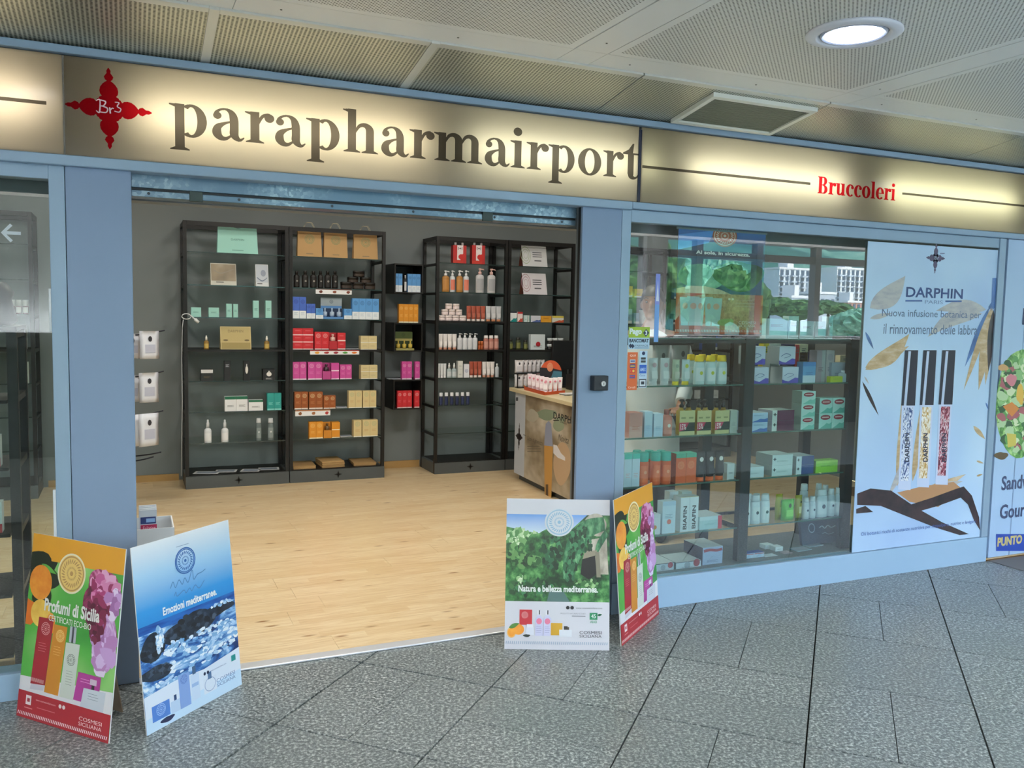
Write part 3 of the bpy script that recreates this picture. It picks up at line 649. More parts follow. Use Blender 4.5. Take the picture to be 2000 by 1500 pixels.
# ------------------------------------------------------------------ shelving
ORD = ['first', 'second', 'third', 'fourth', 'fifth', 'sixth', 'seventh', 'eighth', 'ninth', 'tenth']
class Rack: pass
def shelf_rack(name, label, X0, X1, zs, H=2.20, yf=7.48, yb=7.89, thick=(), plinth=True, emblem=True, short=''):
    t = empty(name, (0, 0, 0)); tag(t, label, 'shelving', 'black steel shelf racks along the back wall')
    u = .030
    for x in (X0, X1-u):
        for y in (yf, yb-u): bx('upright', x+.001, x+u-.001, y, y+u, .004, H, 'black_metal', t)
        bx('side_rail', x+.003, x+u-.003, yf+u, yb-u, H-.035, H, 'black_metal', t)
        for z in zs: bx('side_bar', x+.004, x+u-.004, yf+u, yb-u, z-.030, z-.008, 'black_metal', t)
    bx('top_rail', X0+u, X1-u, yf, yf+.025, H-.035, H, 'black_metal', t); bx('top_rail', X0+u, X1-u, yb-.025, yb, H-.035, H, 'black_metal', t)
    for i, z in enumerate(zs):
        if i in thick: bx('steel_shelf', X0+.006, X1-.006, yf+.004, yb-.004, z-.018, z, 'black_metal', t)
        else: bx('glass_shelf', X0+.032, X1-.032, yf+.006, yb-.006, z-.008, z, 'shelf_glass', t, front='glass_edge_dark')
    if plinth:
        p = bx('plinth', X0+.002, X1-.002, yf-.012, yb-.01, .004, .106, 'plinth_grey', t); bx('plinth_top', X0+.03, X1-.03, yf+.002, yb-.01, .106, .112, 'black_metal', t)
        if emblem:
            cx = (X0+X1)/2; A = Art(); A.raw(cross_polys(cx, .058, .034, .034), M('emblem_black', '0a0a0a', .5)); A.build('emblem', mpf(yf-.013), p)
    r = Rack(); r.zs = list(zs)+([.112] if plinth else []); r.name = short; r.y = yf; r.o = t; r.sn = ['top', 'second', 'third', 'fourth', 'fifth', 'sixth', 'seventh']
    r.sn = r.sn[:len(zs)]+['lowest']; return r
Z7 = [1.954, 1.688, 1.424, 1.158, .897, .640, .380]
U1 = shelf_rack('shelf_rack', 'black steel rack with glass shelves of sparse mint boxes, left of the kraft bags', .41, 1.248, Z7, thick=(3,), short='mint-bag rack')
U2 = shelf_rack('shelf_rack', 'black steel rack full of coloured cartons under three kraft paper bags', 1.252, 2.092, Z7, thick=(3,), short='kraft-bag rack')
U3 = shelf_rack('shelf_rack', 'black steel rack with white pump bottles and amber tubes, right of the wall cubes', 2.566, 3.276, Z7, H=2.19, thick=(3, 2), short='pump-bottle rack')
U4 = shelf_rack('shelf_rack', 'black steel rack behind the counter holding two tent cards', 3.280, 3.99, Z7, H=2.19, thick=(3,), emblem=False, short='tent-card rack')
U0 = shelf_rack('shelf_rack', 'black shelf rack deep behind the left window pane', -1.50, -.655, Z7, H=2.195, thick=(3,), emblem=False, short='left-window rack')
U5 = shelf_rack('shelf_rack', 'dark shelf rack at the back wall seen through the display window, nearer the person', 4.25, 5.05, Z7, H=2.19, thick=(3,), emblem=False, short='rear left rack')
U6 = shelf_rack('shelf_rack', 'dark shelf rack at the back wall seen through the display window, farthest right', 5.09, 5.95, Z7, H=2.19, thick=(3,), emblem=False, short='rear right rack')
# window display rack : two bays behind the glass
WY = 3.76
wr = empty('display_rack', (0, 0, 0)); tag(wr, 'dark steel display rack with glass shelves standing behind the big shop window', 'shelving')
WX = [(2.205, 2.235), (3.045, 3.110), (3.80, 3.86)]
for a, b in WX:
    bx('upright', a, b, WY-.03, WY+.01, .163, 1.42, M('rack_steel', '232c30', .4, .3), wr); bx('upright', a, b, WY+.32, WY+.36, .163, 1.42, 'rack_steel', wr)
for b0, b1 in ((2.235, 3.045), (3.110, 3.80)):
    bx('top_rail', b0, b1, WY-.028, WY-.004, 1.365, 1.385, 'rack_steel', wr); bx('top_rail', b0, b1, WY+.33, WY+.355, 1.365, 1.385, 'rack_steel', wr)
    for z in (1.392, 1.144, .876, .62, .354): bx('glass_shelf', b0+.001, b1-.001, WY-.02, WY+.32, z-.008, z, 'shelf_glass', wr, front='glass_edge')
    for z in (1.144, .876, .62, .354): bx('shelf_bracket', b0+.001, b1-.001, WY+.321, WY+.335, z-.022, z-.008, 'rack_steel', wr)
for a, b in ((3.045, 3.11),):
    for z in (1.144, .876, .62, .354): bx('side_bar', a+.01, b-.01, WY+.01, WY+.32, z-.022, z-.009, 'rack_steel', wr)
def wrack(nm):
    r = Rack(); r.zs = [1.392, 1.144, .876, .62, .354, .163]; r.name = nm; r.y = WY-.015; r.sn = ['top', 'second', 'third', 'fourth', 'fifth', 'lowest']; return r
WL, WR = wrack("window rack's left bay"), wrack("window rack's right bay")
# wall cubes between the racks
def cube(z0, z1, label):
    t = empty('wall_cube', (2.35, 7.77, z0)); tag(t, label, 'shelf', 'black open wall cubes between the racks'); a, b, y0, y1, h, w = -.137, .137, -.15, .15, z1-z0, .012
    bx('cube_side', a, a+w, y0, y1, 0, h, 'black_metal', t); bx('cube_side', b-w, b, y0, y1, 0, h, 'black_metal', t)
    bx('cube_board', a+w, b-w, y0, y1, 0, w, 'black_metal', t); bx('cube_board', a+w, b-w, y0, y1, h-w, h, 'black_metal', t); bx('cube_back', a+w, b-w, y1-.008, y1, w, h-w, 'black_metal', t); return t
cube(1.667, 1.935, 'topmost black wall cube holding sky-blue cartons'); cube(1.133, 1.398, 'middle black wall cube holding a green and gold display'); cube(.598, .875, 'lowest black wall cube holding red cartons')
UC = Rack(); UC.zs = [1.679, 1.398, 1.145, .875, .610]; UC.name = 'wall cubes'; UC.y = 7.63; UC.sn = ['inside of the topmost', 'top of the middle', 'inside of the middle', 'top of the lowest', 'inside of the lowest']
# ------------------------------------------------------------------ goods
LAB = {}
def hexm(h, rough=.45, **k): return M(h+'_g', h, rough, **k) if h+'_g' not in MATS else MATS[h+'_g']
DARKT, WHT = '2a2e34', 'eef0f4'
def carton_mesh(w, d, h, st):
    """st: dict body, band(colour, share from the bottom), top, disc, lines, text, wave, oval, cross, side"""
    mb = MB(); g = hexm
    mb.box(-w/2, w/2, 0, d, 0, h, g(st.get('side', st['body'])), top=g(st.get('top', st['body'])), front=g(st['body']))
    A = Art(step=.00002); c = lambda u, v: (-w/2+u*w, v*h); A.conv = c
    if 'band' in st: A.rect(0, 0, 1, st['band'][1], g(st['band'][0]))
    if 'topband' in st: A.rect(0, 1-st['topband'][1], 1, 1, g(st['topband'][0]))
    if 'rightb' in st: A.rect(1-st['rightb'][1], 0, 1, 1, g(st['rightb'][0]))
    if 'wave' in st: A.poly([(0, 0), (1, 0), (1, .30), (.8, .33), (.6, .22), (.4, .10), (.2, .14), (0, .22)], g(st['wave'])); A.ribbon([(.12, .45, .03), (.4, .60, .03), (.7, .52, .03), (.5, .40, .02), (.3, .36, .02)], g('3a4a8a'), 5)
    if 'hill' in st: A.poly([(.05, 0), (1, 0), (1, .42), (.8, .30), (.6, .36), (.4, .2)], g(st['hill']))
    k = h/w
    if 'disc' in st:
        cy = st.get('disc_y', .78); rr = min(.36, .2*k) if k > .5 else .2; A.conv = c; A.medal(.5, cy, rr, rr/k, None, g(st['disc']), 12)
    if 'oval' in st: A.ell(.5, .74, .38, .17, g(st['oval'])); A.rect(.24, .71, .76, .78, g('e8c8c8'))
    if 'cross' in st: A.raw([[c(*p) for p in q] for q in ([(.05, .56), (.19, .56), (.19, .64), (.05, .64)], [(.095, .45), (.145, .45), (.145, .75), (.095, .75)])], g(st['cross']))
    if 'badge' in st: A.ell(.82, .66, .13, .13/k, g(st['badge'])); A.ell(.45, .42, .12, .12/k, g('8a98a8'))
    if 'swoosh' in st: A.ribbon([(.05, .80, .17), (.35, .84, .15), (.7, .78, .15), (.97, .83, .16)], g(st['swoosh']), 5); A.poly([(.15, .12), (.5, .5), (.55, .47), (.2, .1)], g('8fa0c0'))
    if 'red_dot' in st: A.ell(.52, .36, .16, .16/k, g(st['red_dot']))
    if 'bottle' in st: A.ell(.5, .55, .22, .20, g('e8e4e0')); A.rect(.42, .7, .58, .85, g('c8c8c8'))
    if 'vtext' in st:
        vs, fs = font_mesh(st['vtext'], .03); x0, x1, y0, y1 = .30, .72, .06, .74
        A.raw([[c(x1-vs[i][1]*(x1-x0), y0+vs[i][0]*(y1-y0)) for i in f] for f in fs], g('14161c'))
    if 'htext' in st: A.text(st['htext'][0], st['htext'][1], st['htext'][2], st['htext'][3], st['htext'][4], g(st['htext'][5]), .02)
    if 'lines' in st:
        v = st.get('lines_y', .45)
        for q in range(3): A.rect(.22, v-.05*q-.018, .78-.12*(q % 2), v-.05*q, g(st['lines']))
    for p, mt, kk in A.cmds: mb.face([(a, -.0002-kk*A.step, b) for a, b in p], mt)
    return [('body', mb.mesh('carton'))]
def lathe_mesh(parts, seg=14, sx=1, sy=1, label=None, w=1, h=1, name='bottle'):
    out = []
    for nm, prof, mt in parts:
        mb = MB(); mb.lathe([(r*w/2, z*h) for r, z in prof], hexm(mt) if len(mt) == 6 else MATS[mt], seg=seg, sx=sx, sy=sy); out.append((nm, mb))
    if label:
        col, z0, z1, rr, motif = label; mb = out[0][1]; n = 7; k = hexm(col)
        for i in range(n):
            a, b = [-PI/2-.95+1.9*(i+j)/n for j in (0, 1)]; R = rr*w/2*1.015
            mb.face([(R*sx*math.cos(a), R*sy*math.sin(a), z0*h), (R*sx*math.cos(b), R*sy*math.sin(b), z0*h), (R*sx*math.cos(b), R*sy*math.sin(b), z1*h), (R*sx*math.cos(a), R*sy*math.sin(a), z1*h)], k)
        if motif:
            zc = z0+(z1-z0)*.6; R = rr*w/2*sy*1.05; q = .26*w
            mb.face([(q*.6*math.cos(t*PI/5), -R, zc*h+q*.6*math.sin(t*PI/5)) for t in range(10)], hexm(motif))
    return [(nm, mb.mesh(nm)) for nm, mb in out]
def kind_mesh(kind, w, d, h, st):
    D = min(1., d/w)
    if kind == 'carton': return carton_mesh(w, d, h, st)
    b, c, l = st.get('body', WHT), st.get('cap', WHT), st.get('label')
    if kind == 'bottle':      # round shoulders, screw cap
        return lathe_mesh([('body', [(.9, 0), (1, .02), (1, .66), (.92, .72), (.45, .79), (.42, .81)], b), ('cap', [(.50, .805), (.50, .99), (.46, 1)], c)], sy=D, label=l and (l, .08, .6, 1, st.get('motif')), w=w, h=h)
    if kind == 'capped':      # straight bottle with a wide cap
        return lathe_mesh([('body', [(.95, 0), (1, .02), (.98, .60), (.90, .74), (.72, .79)], b), ('cap', [(.82, .79), (.84, .81), (.74, .99), (.66, 1)], c)], sy=D, label=l and (l, .12, .58, .99, st.get('motif')), w=w, h=h)
    if kind == 'cylinder': return lathe_mesh([('body', [(.97, 0), (1, .01), (1, .72)], b), ('cap', [(.99, .722), (1, .74), (.98, .97), (.85, 1)], c)], sy=D, label=l and (l, .1, .6, 1, st.get('motif')), w=w, h=h)
    if kind == 'pump':
        r = lathe_mesh([('body', [(.94, 0), (1, .02), (1, .66), (.9, .71), (.4, .75)], b), ('cap', [(.42, .75), (.42, .86), (.16, .87), (.16, .93), (.36, .935), (.36, 1)], c)], sy=D, label=l and (l, .1, .58, 1, st.get('motif')), w=w, h=h)
        mb = MB().tube([(0, 0, .965*h), (w*.42, -.0, .96*h), (w*.5, 0, .93*h)], w*.07, hexm(c), 6); r.append(('nozzle', mb.mesh('nozzle'))); return r
    if kind == 'jar': return lathe_mesh([('body', [(.92, 0), (.98, .05), (.98, .55)], b), ('lid', [(1, .56), (1, .94), (.94, 1)], c)], sy=D, label=l and (l, .1, .5, 1, None), w=w, h=h, name='jar')
    if kind == 'dropper': return lathe_mesh([('body', [(.95, 0), (1, .03), (1, .5), (.85, .58), (.36, .64)], b), ('cap', [(.42, .645), (.42, .86), (.28, .88), (.25, .99), (.1, 1)], c)], sy=D, label=l and (l, .1, .42, 1, None), w=w, h=h)
    if kind == 'tube':        # stands on its cap, crimped top
        mb = MB(); k = hexm(b); ck = hexm(c); ch = .14*h; n = 12; rings = [(ch, .40, .40*D), (ch+.1*h, .44, .42*D), (h*.6, .47, .28*D), (h*.93, .5, .03), (h, .5, .02)]
        i0 = len(mb.v)
        for z, a, q in rings:
            for j in range(n): t = 2*PI*j/n; mb.v.append((w*a*math.cos(t), w*q*math.sin(t), z))
        for r in range(len(rings)-1):
            for j in range(n): j2 = (j+1) % n; mb.f.append((i0+r*n+j, i0+r*n+j2, i0+(r+1)*n+j2, i0+(r+1)*n+j)); mb.mi.append(mb.mat(k)); mb.sm.append(True)
        mb.f.append(tuple(i0+(len(rings)-1)*n+j for j in range(n))); mb.mi.append(mb.mat(k)); mb.sm.append(False)
        if l:
            y0, y1 = .40*D*w+.0006, .10*w*D+.0016; f = lambda u, v: (u*w*.62, -(.45*D*w*(1-v)**.8+.004), ch+(h-ch)*v)
            mb.face([f(-.5, .12), f(.5, .12), f(.5, .45), f(-.5, .45)], hexm(l))
            if st.get('motif'): mb.face([(w*.22*math.cos(t*PI/6), -(.45*D*w*.42+.006), ch+(h-ch)*.70+w*.22*math.sin(t*PI/6)) for t in range(12)], hexm(st['motif']))
        cp = MB().lathe([(w*.40, 0), (w*.41, .01*h), (w*.38, ch)], ck, seg=12, sy=D); return [('body', mb.mesh('tube')), ('cap', cp.mesh('cap'))]
    if kind == 'pouch':       # flat packet pinched at the top
        mb = MB(); k = hexm(b); n = 6; P = []
        for r in range(7):
            v = r/6; th = d*.5*math.sin(PI*min(v*.9+.12, 1))**.7*(.15 if r == 6 else 1); ww = w/2*(1-.05*math.sin(PI*v)+(.012 if r % 2 else 0))
            P.append([(-ww, d/2, v*h), (-ww*.5, d/2-th, v*h), (ww*.5, d/2-th, v*h), (ww, d/2, v*h), (ww*.5, d/2+th, v*h), (-ww*.5, d/2+th, v*h)])
        i0 = len(mb.v); [mb.v.extend(q) for q in P]
        for r in range(6):
            for j in range(n): j2 = (j+1) % n; mb.f.append((i0+r*n+j, i0+r*n+j2, i0+(r+1)*n+j2, i0+(r+1)*n+j)); mb.mi.append(mb.mat(k)); mb.sm.append(True)
        mb.f += [tuple(i0+j for j in reversed(range(n))), tuple(i0+36+j for j in range(n))]; mb.mi += [mb.mat(k)]*2; mb.sm += [False]*2
        if l: mb.face([(-w*.26, -.001, h*.22), (w*.26, -.001, h*.22), (w*.26, -.001, h*.52), (-w*.26, -.001, h*.52)], hexm(l))
        if st.get('motif'): mb.face([(w*.1*math.cos(t*PI/4), -.0012, h*.72+w*.14*math.sin(t*PI/4)) for t in range(8)], hexm(st['motif']))
        return [('body', mb.mesh('pouch'))]
MC = {}
NAMES = {'carton': ('carton', 'box'), 'bottle': ('bottle', 'bottle'), 'capped': ('bottle', 'bottle'), 'cylinder': ('bottle', 'bottle'), 'pump': ('pump_bottle', 'bottle'), 'jar': ('jar', 'jar'), 'dropper': ('dropper_bottle', 'bottle'), 'tube': ('squeeze_tube', 'tube'), 'pouch': ('pouch', 'packet')}
def put(kind, x, y, z, w, d, h, st, label, group=None, rz=0.):
    key = (kind, round(w, 3), round(d, 3), round(h, 3), id(st))
    if key not in MC: MC[key] = (kind_mesh(kind, w, d, h, st), st)
    parts = MC[key][0]; nm, cat = NAMES[kind]; nm = st.get('name', nm); o = link(nm, parts[0][1], None, (x, y, z)); o.rotation_euler.z = rz
    for pn, me in parts[1:]: link(pn, me, o)
    tag(o, label, st.get('cat', cat), group); return o
def row(R, kind, x0, x1, n, yt, yb, st, desc, d=None, dy=0., rows=1, z=None, gap=.0015, where=None):
    """n goods between photo columns x0..x1, standing on the shelf of rack R nearest to photo row yb"""
    Y = R.y+.012+dy; ym = (yt+yb)/2; a, b = fy(x0, ym, Y).x, fy(x1, ym, Y).x; xm = (x0+x1)/2; zt = fy(xm, yt, Y).z; zb = fy(xm, yb, Y).z
    k = min(range(len(R.zs)), key=lambda i: abs(R.zs[i]-zb)); base = R.zs[k] if z is None else zb
    w = (b-a)/n; hh = (zt-base)/rows; d = d or min(w, .09); sh = '%s shelf' % R.sn[k] if R is not UC else R.sn[k]+' wall cube'
    lvl = {1: [''], 2: ['lower', 'upper'], 3: ['bottom', 'middle', 'top']}[rows]
    for j in range(rows):
        for i in range(n):
            l = desc if n == 1 else '%s %s from left' % (ORD[i], desc)
            if rows > 1: l = '%s %s' % (lvl[j], l)
            if where: l += ', '+where
            elif R is UC: l += ', %s' % sh
            else: l += ', %s, %s' % (sh, R.name)
            rd = kind not in ('carton', 'pouch')
            put(kind, a+w*(i+.5), Y+(d/2 if rd else 0), base+j*hh, w-gap, d if not rd else min(d, w), hh-.0008, st, l, '%ss, %s' % (desc.split(',')[0], sh+' of the '+R.name if R is not UC else sh) if n*rows > 1 else None)
def box_(body, **k): k['body'] = body; return k
MINT = box_('9fd4cc', lines='5a8a84', lines_y=.55); sky_ = dict(band=('e4ecf4', .36), lines='b0c4d8', lines_y=.28)
BLUE = box_('4a6cc8', disc='2a3a94', **sky_); SKY = box_('5c9cdc', disc='2f5f9c', **sky_); RED = box_('d02a34', band=('f4d8d8', .06), disc='f0c0c0', lines='e06a70'); REDF = box_('cc2832', band=('f4d8d8', .14), lines='e88a8e', lines_y=.72)
PINK = box_('cc4c9c', band=('f4dcec', .07), disc='f0b8dc', lines='e07cbc'); PINKF = box_('cc4c9c', band=('f4dcec', .12)); BROWN = box_('9c5424', band=('f0e0d4', .08), disc='e8d0a0', lines='c08050'); OR = box_('e09428', band=('f4ead0', .07), disc='f4c878', lines='f0b860')
CREAM = box_('d8c490', band=('f0ece0', .05), disc='a8b890', lines='c8a070'); CREAMF = box_('d4c494', band=('e8e4d8', .10), lines='a89c78', lines_y=.6)
# --- mint-bag rack
def bag(x0, x1, yt, yb, R, col, desc, disc=None, handle=True, txt=None, dy=.05, cord='c4bca4'):
    Y = R.y+dy; a = fy(x0, (yt+yb)/2, Y).x; b = fy(x1, (yt+yb)/2, Y).x; zb = min(R.zs, key=lambda q: abs(q-fy(x0, yb, Y).z)); h = fy((x0+x1)/2, yt, Y).z-zb; w = b-a
    t = empty('shopping_bag', ((a+b)/2, Y, zb)); tag(t, desc, 'bag'); mt = hexm(col, .7); d = .07
    MB().hexa([(-w/2, 0, 0), (w/2, 0, 0), (w/2, d, 0), (-w/2, d, 0), (-w*.47, .02, h), (w*.47, .02, h), (w*.47, d-.02, h), (-w*.47, d-.02, h)], mt).build('bag_body', t)
    A = Art(step=.00002); sl = .02/h
    if disc: A.medal(0, h*.66, w*.22, w*.22, None, hexm(disc), 20)
    if txt: A.text(txt[0], -w*.16, h*.45, w*.16, h*.52, hexm(txt[1]))
    A.rect(-w*.14, h*.10, w*.14, h*.13, hexm('8c7a58' if disc else '7ab0a8')); A.build('print', lambda p, q, e: (p, sl*q-.001-e, q), t)
    if handle:
        for yy in (.02, .055): MB().tube([(-w*.2, yy, h-.01), (-w*.2, yy, h+.03), (-w*.1, yy, h+.065), (w*.1, yy, h+.065), (w*.2, yy, h+.03), (w*.2, yy, h-.01)], .0022, hexm(cord), 5).build('handle', t)
    return t
bag(424, 504, 439, 495, U1, 'a4dcd2', 'mint-green paper carrier bag on the top shelf of the leftmost full rack', txt=('DARPHIN', '5a8a84'), handle=False)
o = MB().tube([(-.05, 0, 0), (-.03, -.004, -.018), (0, -.006, -.024), (.03, -.004, -.018), (.05, 0, 0)], .003, hexm('4a6a70'), 6)
bg = bpy.data.objects['shopping_bag']; q = fy(464, 441, 7.53); o.build('handle', bg, (q.x-bg.location.x, -.002, q.z-bg.location.z+.004))
def tent(x0, x1, yt, yb, R, face, label, art, name='tent_card', lean=.05, dy=.03):
    Y = R.y+dy; a = fy(x0, (yt+yb)/2, Y).x; b = fy(x1, (yt+yb)/2, Y).x; zb = min(R.zs, key=lambda q: abs(q-fy(x0, yb, Y).z)); h = fy((x0+x1)/2, yt, Y).z-zb; w = b-a
    t = empty(name, (a, Y, zb)); tag(t, label, 'display card'); q = .003
    f = MB().hexa([(0, 0, 0), (w, 0, 0), (w, q, 0), (0, q, 0), (0, lean, h), (w, lean, h), (w, lean+q, h), (0, lean+q, h)], face).build('front_card', t)
    MB().hexa([(0, 2*lean, 0), (w, 2*lean, 0), (w, 2*lean+q, 0), (0, 2*lean+q, 0), (0, lean+q, h), (w, lean+q, h), (w, lean+2*q, h), (0, lean+2*q, h)], M('card_brown', '5c2e24', .6) if 'brown' in label else face).build('back_card', t)
    A = Art(lambda u, v: (u*w, (1-v)*h)); art(A); A.build('print', lambda p, c, e: (p, lean*c/h-.0008-e, c), t); return t
def art_silver(A): A.rect(.02, .03, .98, .80, M('pic_sandleft')).ribbon([(.1, .3, .03), (.4, .45, .04), (.9, .25, .02)], hexm('8c8678')).rect(.2, .84, .5, .88, hexm('5a5a58'))
tent(412, 462, 514, 555, U1, hexm('c8c6bc'), 'wide beige tent card on the second shelf of the mint-bag rack', art_silver)
def art_silver2(A): A.rect(.04, .03, .96, .82, hexm('b8c0cc')).ell(.6, .4, .2, .15, hexm('8a94a8')).ribbon([(.1, .6, .05), (.5, .75, .05), (.9, .6, .03)], hexm('66728c')).rect(.1, .86, .5, .9, hexm('3a3a40'))
tent(500, 525, 516, 557, U1, hexm('ced2d6'), 'narrow silvery tent card on the second shelf of the mint-bag rack', art_silver2)
row(U1, 'carton', 373, 393, 1, 600, 619, MINT, 'squat mint carton, leftmost'); row(U1, 'carton', 407.5, 428, 1, 600.5, 620, MINT, 'squat mint carton, second from left')
row(U1, 'carton', 442, 453, 1, 593, 620, MINT, 'narrow mint carton, left of a pair'); row(U1, 'carton', 455.5, 465, 1, 593.5, 620, MINT, 'narrow mint carton, right of a pair')
row(U1, 'carton', 494.4, 505.7, 1, 587, 620, MINT, 'tall mint carton, left of two'); row(U1, 'carton', 518.6, 530.3, 1, 587, 621, MINT, 'tall mint carton, right of two')
GOLDB = dict(body='8c6c2c', cap='e8e4dc', label='c0a458'); row(U1, 'dropper', 398, 408.6, 1, 655, 682, GOLDB, 'small gold bottle, left of the gold card', d=.03); row(U1, 'dropper', 516, 527, 1, 656, 682, GOLDB, 'small gold bottle, right of the gold card', d=.03)
def art_gold(A): A.rect(.03, .04, .97, .66, hexm('b8a468')).text('DARPHIN', .25, .26, .75, .14, hexm('7c6a38')).ell(.17, .60, .08, .04, hexm('6a5828')).ell(.86, .60, .08, .04, hexm('6a5828')).rect(.03, .70, .97, .97, hexm('9c8848'))
tent(431, 491, 638, 678, U1, hexm('c4b078'), 'gold display card between two small bottles on the mint-bag rack', art_gold)
BLK = box_('16161a', lines='8a8a8c', lines_y=.35); row(U1, 'carton', 392.4, 416, 1, 721.7, 743, box_('1a1a1c', topband=('d8d8dc', .30), lines='7a6a4a', lines_y=.4), 'squat black carton with white label'); row(U1, 'carton', 438, 450.4, 1, 705, 742, box_('18181a', topband=('18181a', .1), lines='d8dce4', lines_y=.82), 'slim black carton with white lettering')
row(U1, 'carton', 475.7, 488, 1, 705, 742, box_('141416', bottle=1), 'slim black carton picturing a white bottle'); row(U1, 'carton', 514, 537, 1, 721, 743, box_('1a1a1e', bottle=1, lines='c8c8c8', lines_y=.2), 'squat black carton picturing a jar')
GW = box_('e8eaee', topband=('1c6a4c', .20), lines='3a3a44', lines_y=.42); row(U1, 'carton', 439, 484, 2, 774, 802.5, GW, 'white and green carton', d=.06); row(U1, 'carton', 485.6, 514, 1, 781, 802.5, GW, 'low white and green carton', d=.06)
row(U1, 'carton', 522, 549.6, 2, 768, 802.5, box_('2a9a94', band=('7cccc4', .1), lines='8ce0d8', lines_y=.45), 'teal carton')
LOT = dict(body='dfe3e8', cap='d0d4da', label='eef0f4', motif='9aa0aa'); row(U1, 'dropper', 398.7, 414, 1, 820, 864, LOT, 'white dropper bottle, left', d=.05); row(U1, 'dropper', 432.4, 447, 1, 820, 864, LOT, 'white dropper bottle, right', d=.05)
CLR = dict(body='6a7678', cap='c8ccd0', label='8a9698', motif='d8dce0'); row(U1, 'capped', 500, 511.5, 1, 817, 861, CLR, 'clear grey bottle, left', d=.04); row(U1, 'capped', 523, 535.5, 1, 817, 861, CLR, 'clear grey bottle, right', d=.04)
def leaflet(R, x0, x1, y, desc, n=3, rz=0., col='c8ccd4', dy=.03, z=None, dep=.09, name='leaflet'):
    Y = R.y+dy; p = fy((x0+x1)/2, y, Y); zb = z if z is not None else min(R.zs, key=lambda q: abs(q-p.z)); w = fy(x1, y, Y).x-fy(x0, y, Y).x
    mb = MB()
    for i in range(n):
        a = random.uniform(-.12, .12); c, s_ = math.cos(a), math.sin(a); pts = [(x*c-yy*s_, x*s_+yy*c) for x, yy in ((-w/2, -dep/2), (w/2, -dep/2), (w/2, dep/2), (-w/2, dep/2))]
        mb.hexa([(q[0], q[1], .0012+.0022*i) for q in pts]+[(q[0], q[1], .0030+.0022*i) for q in pts], hexm(col))
        if i == n-1: mb.face([(q[0]*.8, q[1]*.7, .0032+.0022*i) for q in pts], hexm('8a94a4'))
    o = mb.build(name, None, (p.x, Y+dep/2, zb)); o.rotation_euler.z = rz; tag(o, desc, 'leaflets'); return o
for i, (a, b) in enumerate(((380, 430), (422, 464), (473, 510), (507, 547))): leaflet(U1, a, b, 922, '%s fan of leaflets from the left on the plinth of the mint-bag rack' % ORD[i], 1, rz=-.2, col='d0d0d2', dy=.05+.03*(i % 2), dep=.12)
# --- kraft-bag rack
for i, (a, b, t_) in enumerate(((581, 629, 449), (633, 679.4, 451), (691, 738.4, 456))): bag(a, b, t_, 502+2*i, U2, 'c09a68', '%s kraft paper bag with green round emblem, on the top shelf' % ('left', 'middle', 'right')[i], disc='7c9468')
BB = dict(body='15110f', cap='0e0c0c', label='1e1a18', motif='8a8680')
for i, (a, b) in enumerate(((574, 586.4), (590.4, 603.6), (606.4, 620), (621.4, 633), (634.4, 648), (649.4, 661.4))): row(U2, 'bottle', a, b, 1, 528.6, 562, BB, '%s black bottle from the left' % ORD[i], d=.05)
DJ = dict(body='1c1412', cap='120e0c', label='3a2e26')
row(U2, 'jar', 666, 735, 3, 551, 563, DJ, 'dark jar of the bottom row', d=.06); z1 = 1.688+.062
for i, (a, b, yt, yb) in enumerate(((680, 702, 538.5, 550.5), (705, 727, 539.5, 551.5), (691, 714, 527, 539))):
    p = fy((a+b)/2, yb, 7.492); w = fy(b, yb, 7.492).x-fy(a, yb, 7.492).x; zz = 1.688+(.056 if i < 2 else .110)
    put('jar', p.x, 7.492+.04, zz, w, .07, .052, DJ, ('dark jar on the left of the middle row of the jar pyramid', 'dark jar on the right of the middle row of the jar pyramid', 'topmost dark jar of the jar pyramid')[i])
def strip(R, x0, x1, yt, yb, label, cols):
    Y = R.y-.004; a = fy(x0, yt, Y); b = fy(x1, yt, Y); h = a.z-fy(x0, yb, Y).z; w = b.x-a.x; z0 = a.z-h
    o = bx('shelf_talker', 0, w, 0, .002, 0, h, hexm('eceef2')); o.location = (a.x, Y-.002, z0); tag(o, label, 'shelf label')
    A = Art(lambda u, v: (u*w, v*h)); A.rect(0, .82, 1, 1, hexm(cols[0]))
    for i, c in enumerate(cols[1:]): A.blob(.14+.76*i/max(1, len(cols)-2), .42, .05, .26, hexm(c), i, j=.1)
    A.build('print', lambda p, q, e: (p, -.0005-e, q), o)
strip(U2, 616.6, 687, 563.5, 573.6, 'narrow white shelf strip under the black bottles', ['5a3024', '6a3424', '8a4a34', '7c3c2c']); strip(U2, 605.6, 701.4, 684, 692.5, 'long white shelf strip with fruit pictures under the red cartons', ['b03030', 'e0a040', 'a83030', '9c3040', '58a048', 'e07a30']); strip(U2, 576.4, 645, 801.5, 813, 'white shelf strip with fruit pictures under the brown cartons', ['b07040', '8c5a34', 'a87048', 'b83c3c'])
row(U2, 'carton', 571.4, 598, 2, 579.6, 622, BLUE, 'tall royal-blue carton'); row(U2, 'carton', 598.6, 616, 2, 593, 622, BLUE, 'small royal-blue carton'); row(U2, 'carton', 616.8, 631.4, 1, 602, 622, SKY, 'low sky-blue carton left of the display case')
row(U2, 'carton', 672, 687.6, 1, 603, 623, SKY, 'low sky-blue carton right of the display case'); row(U2, 'carton', 688, 740, 4, 583, 624, SKY, 'tall sky-blue carton')
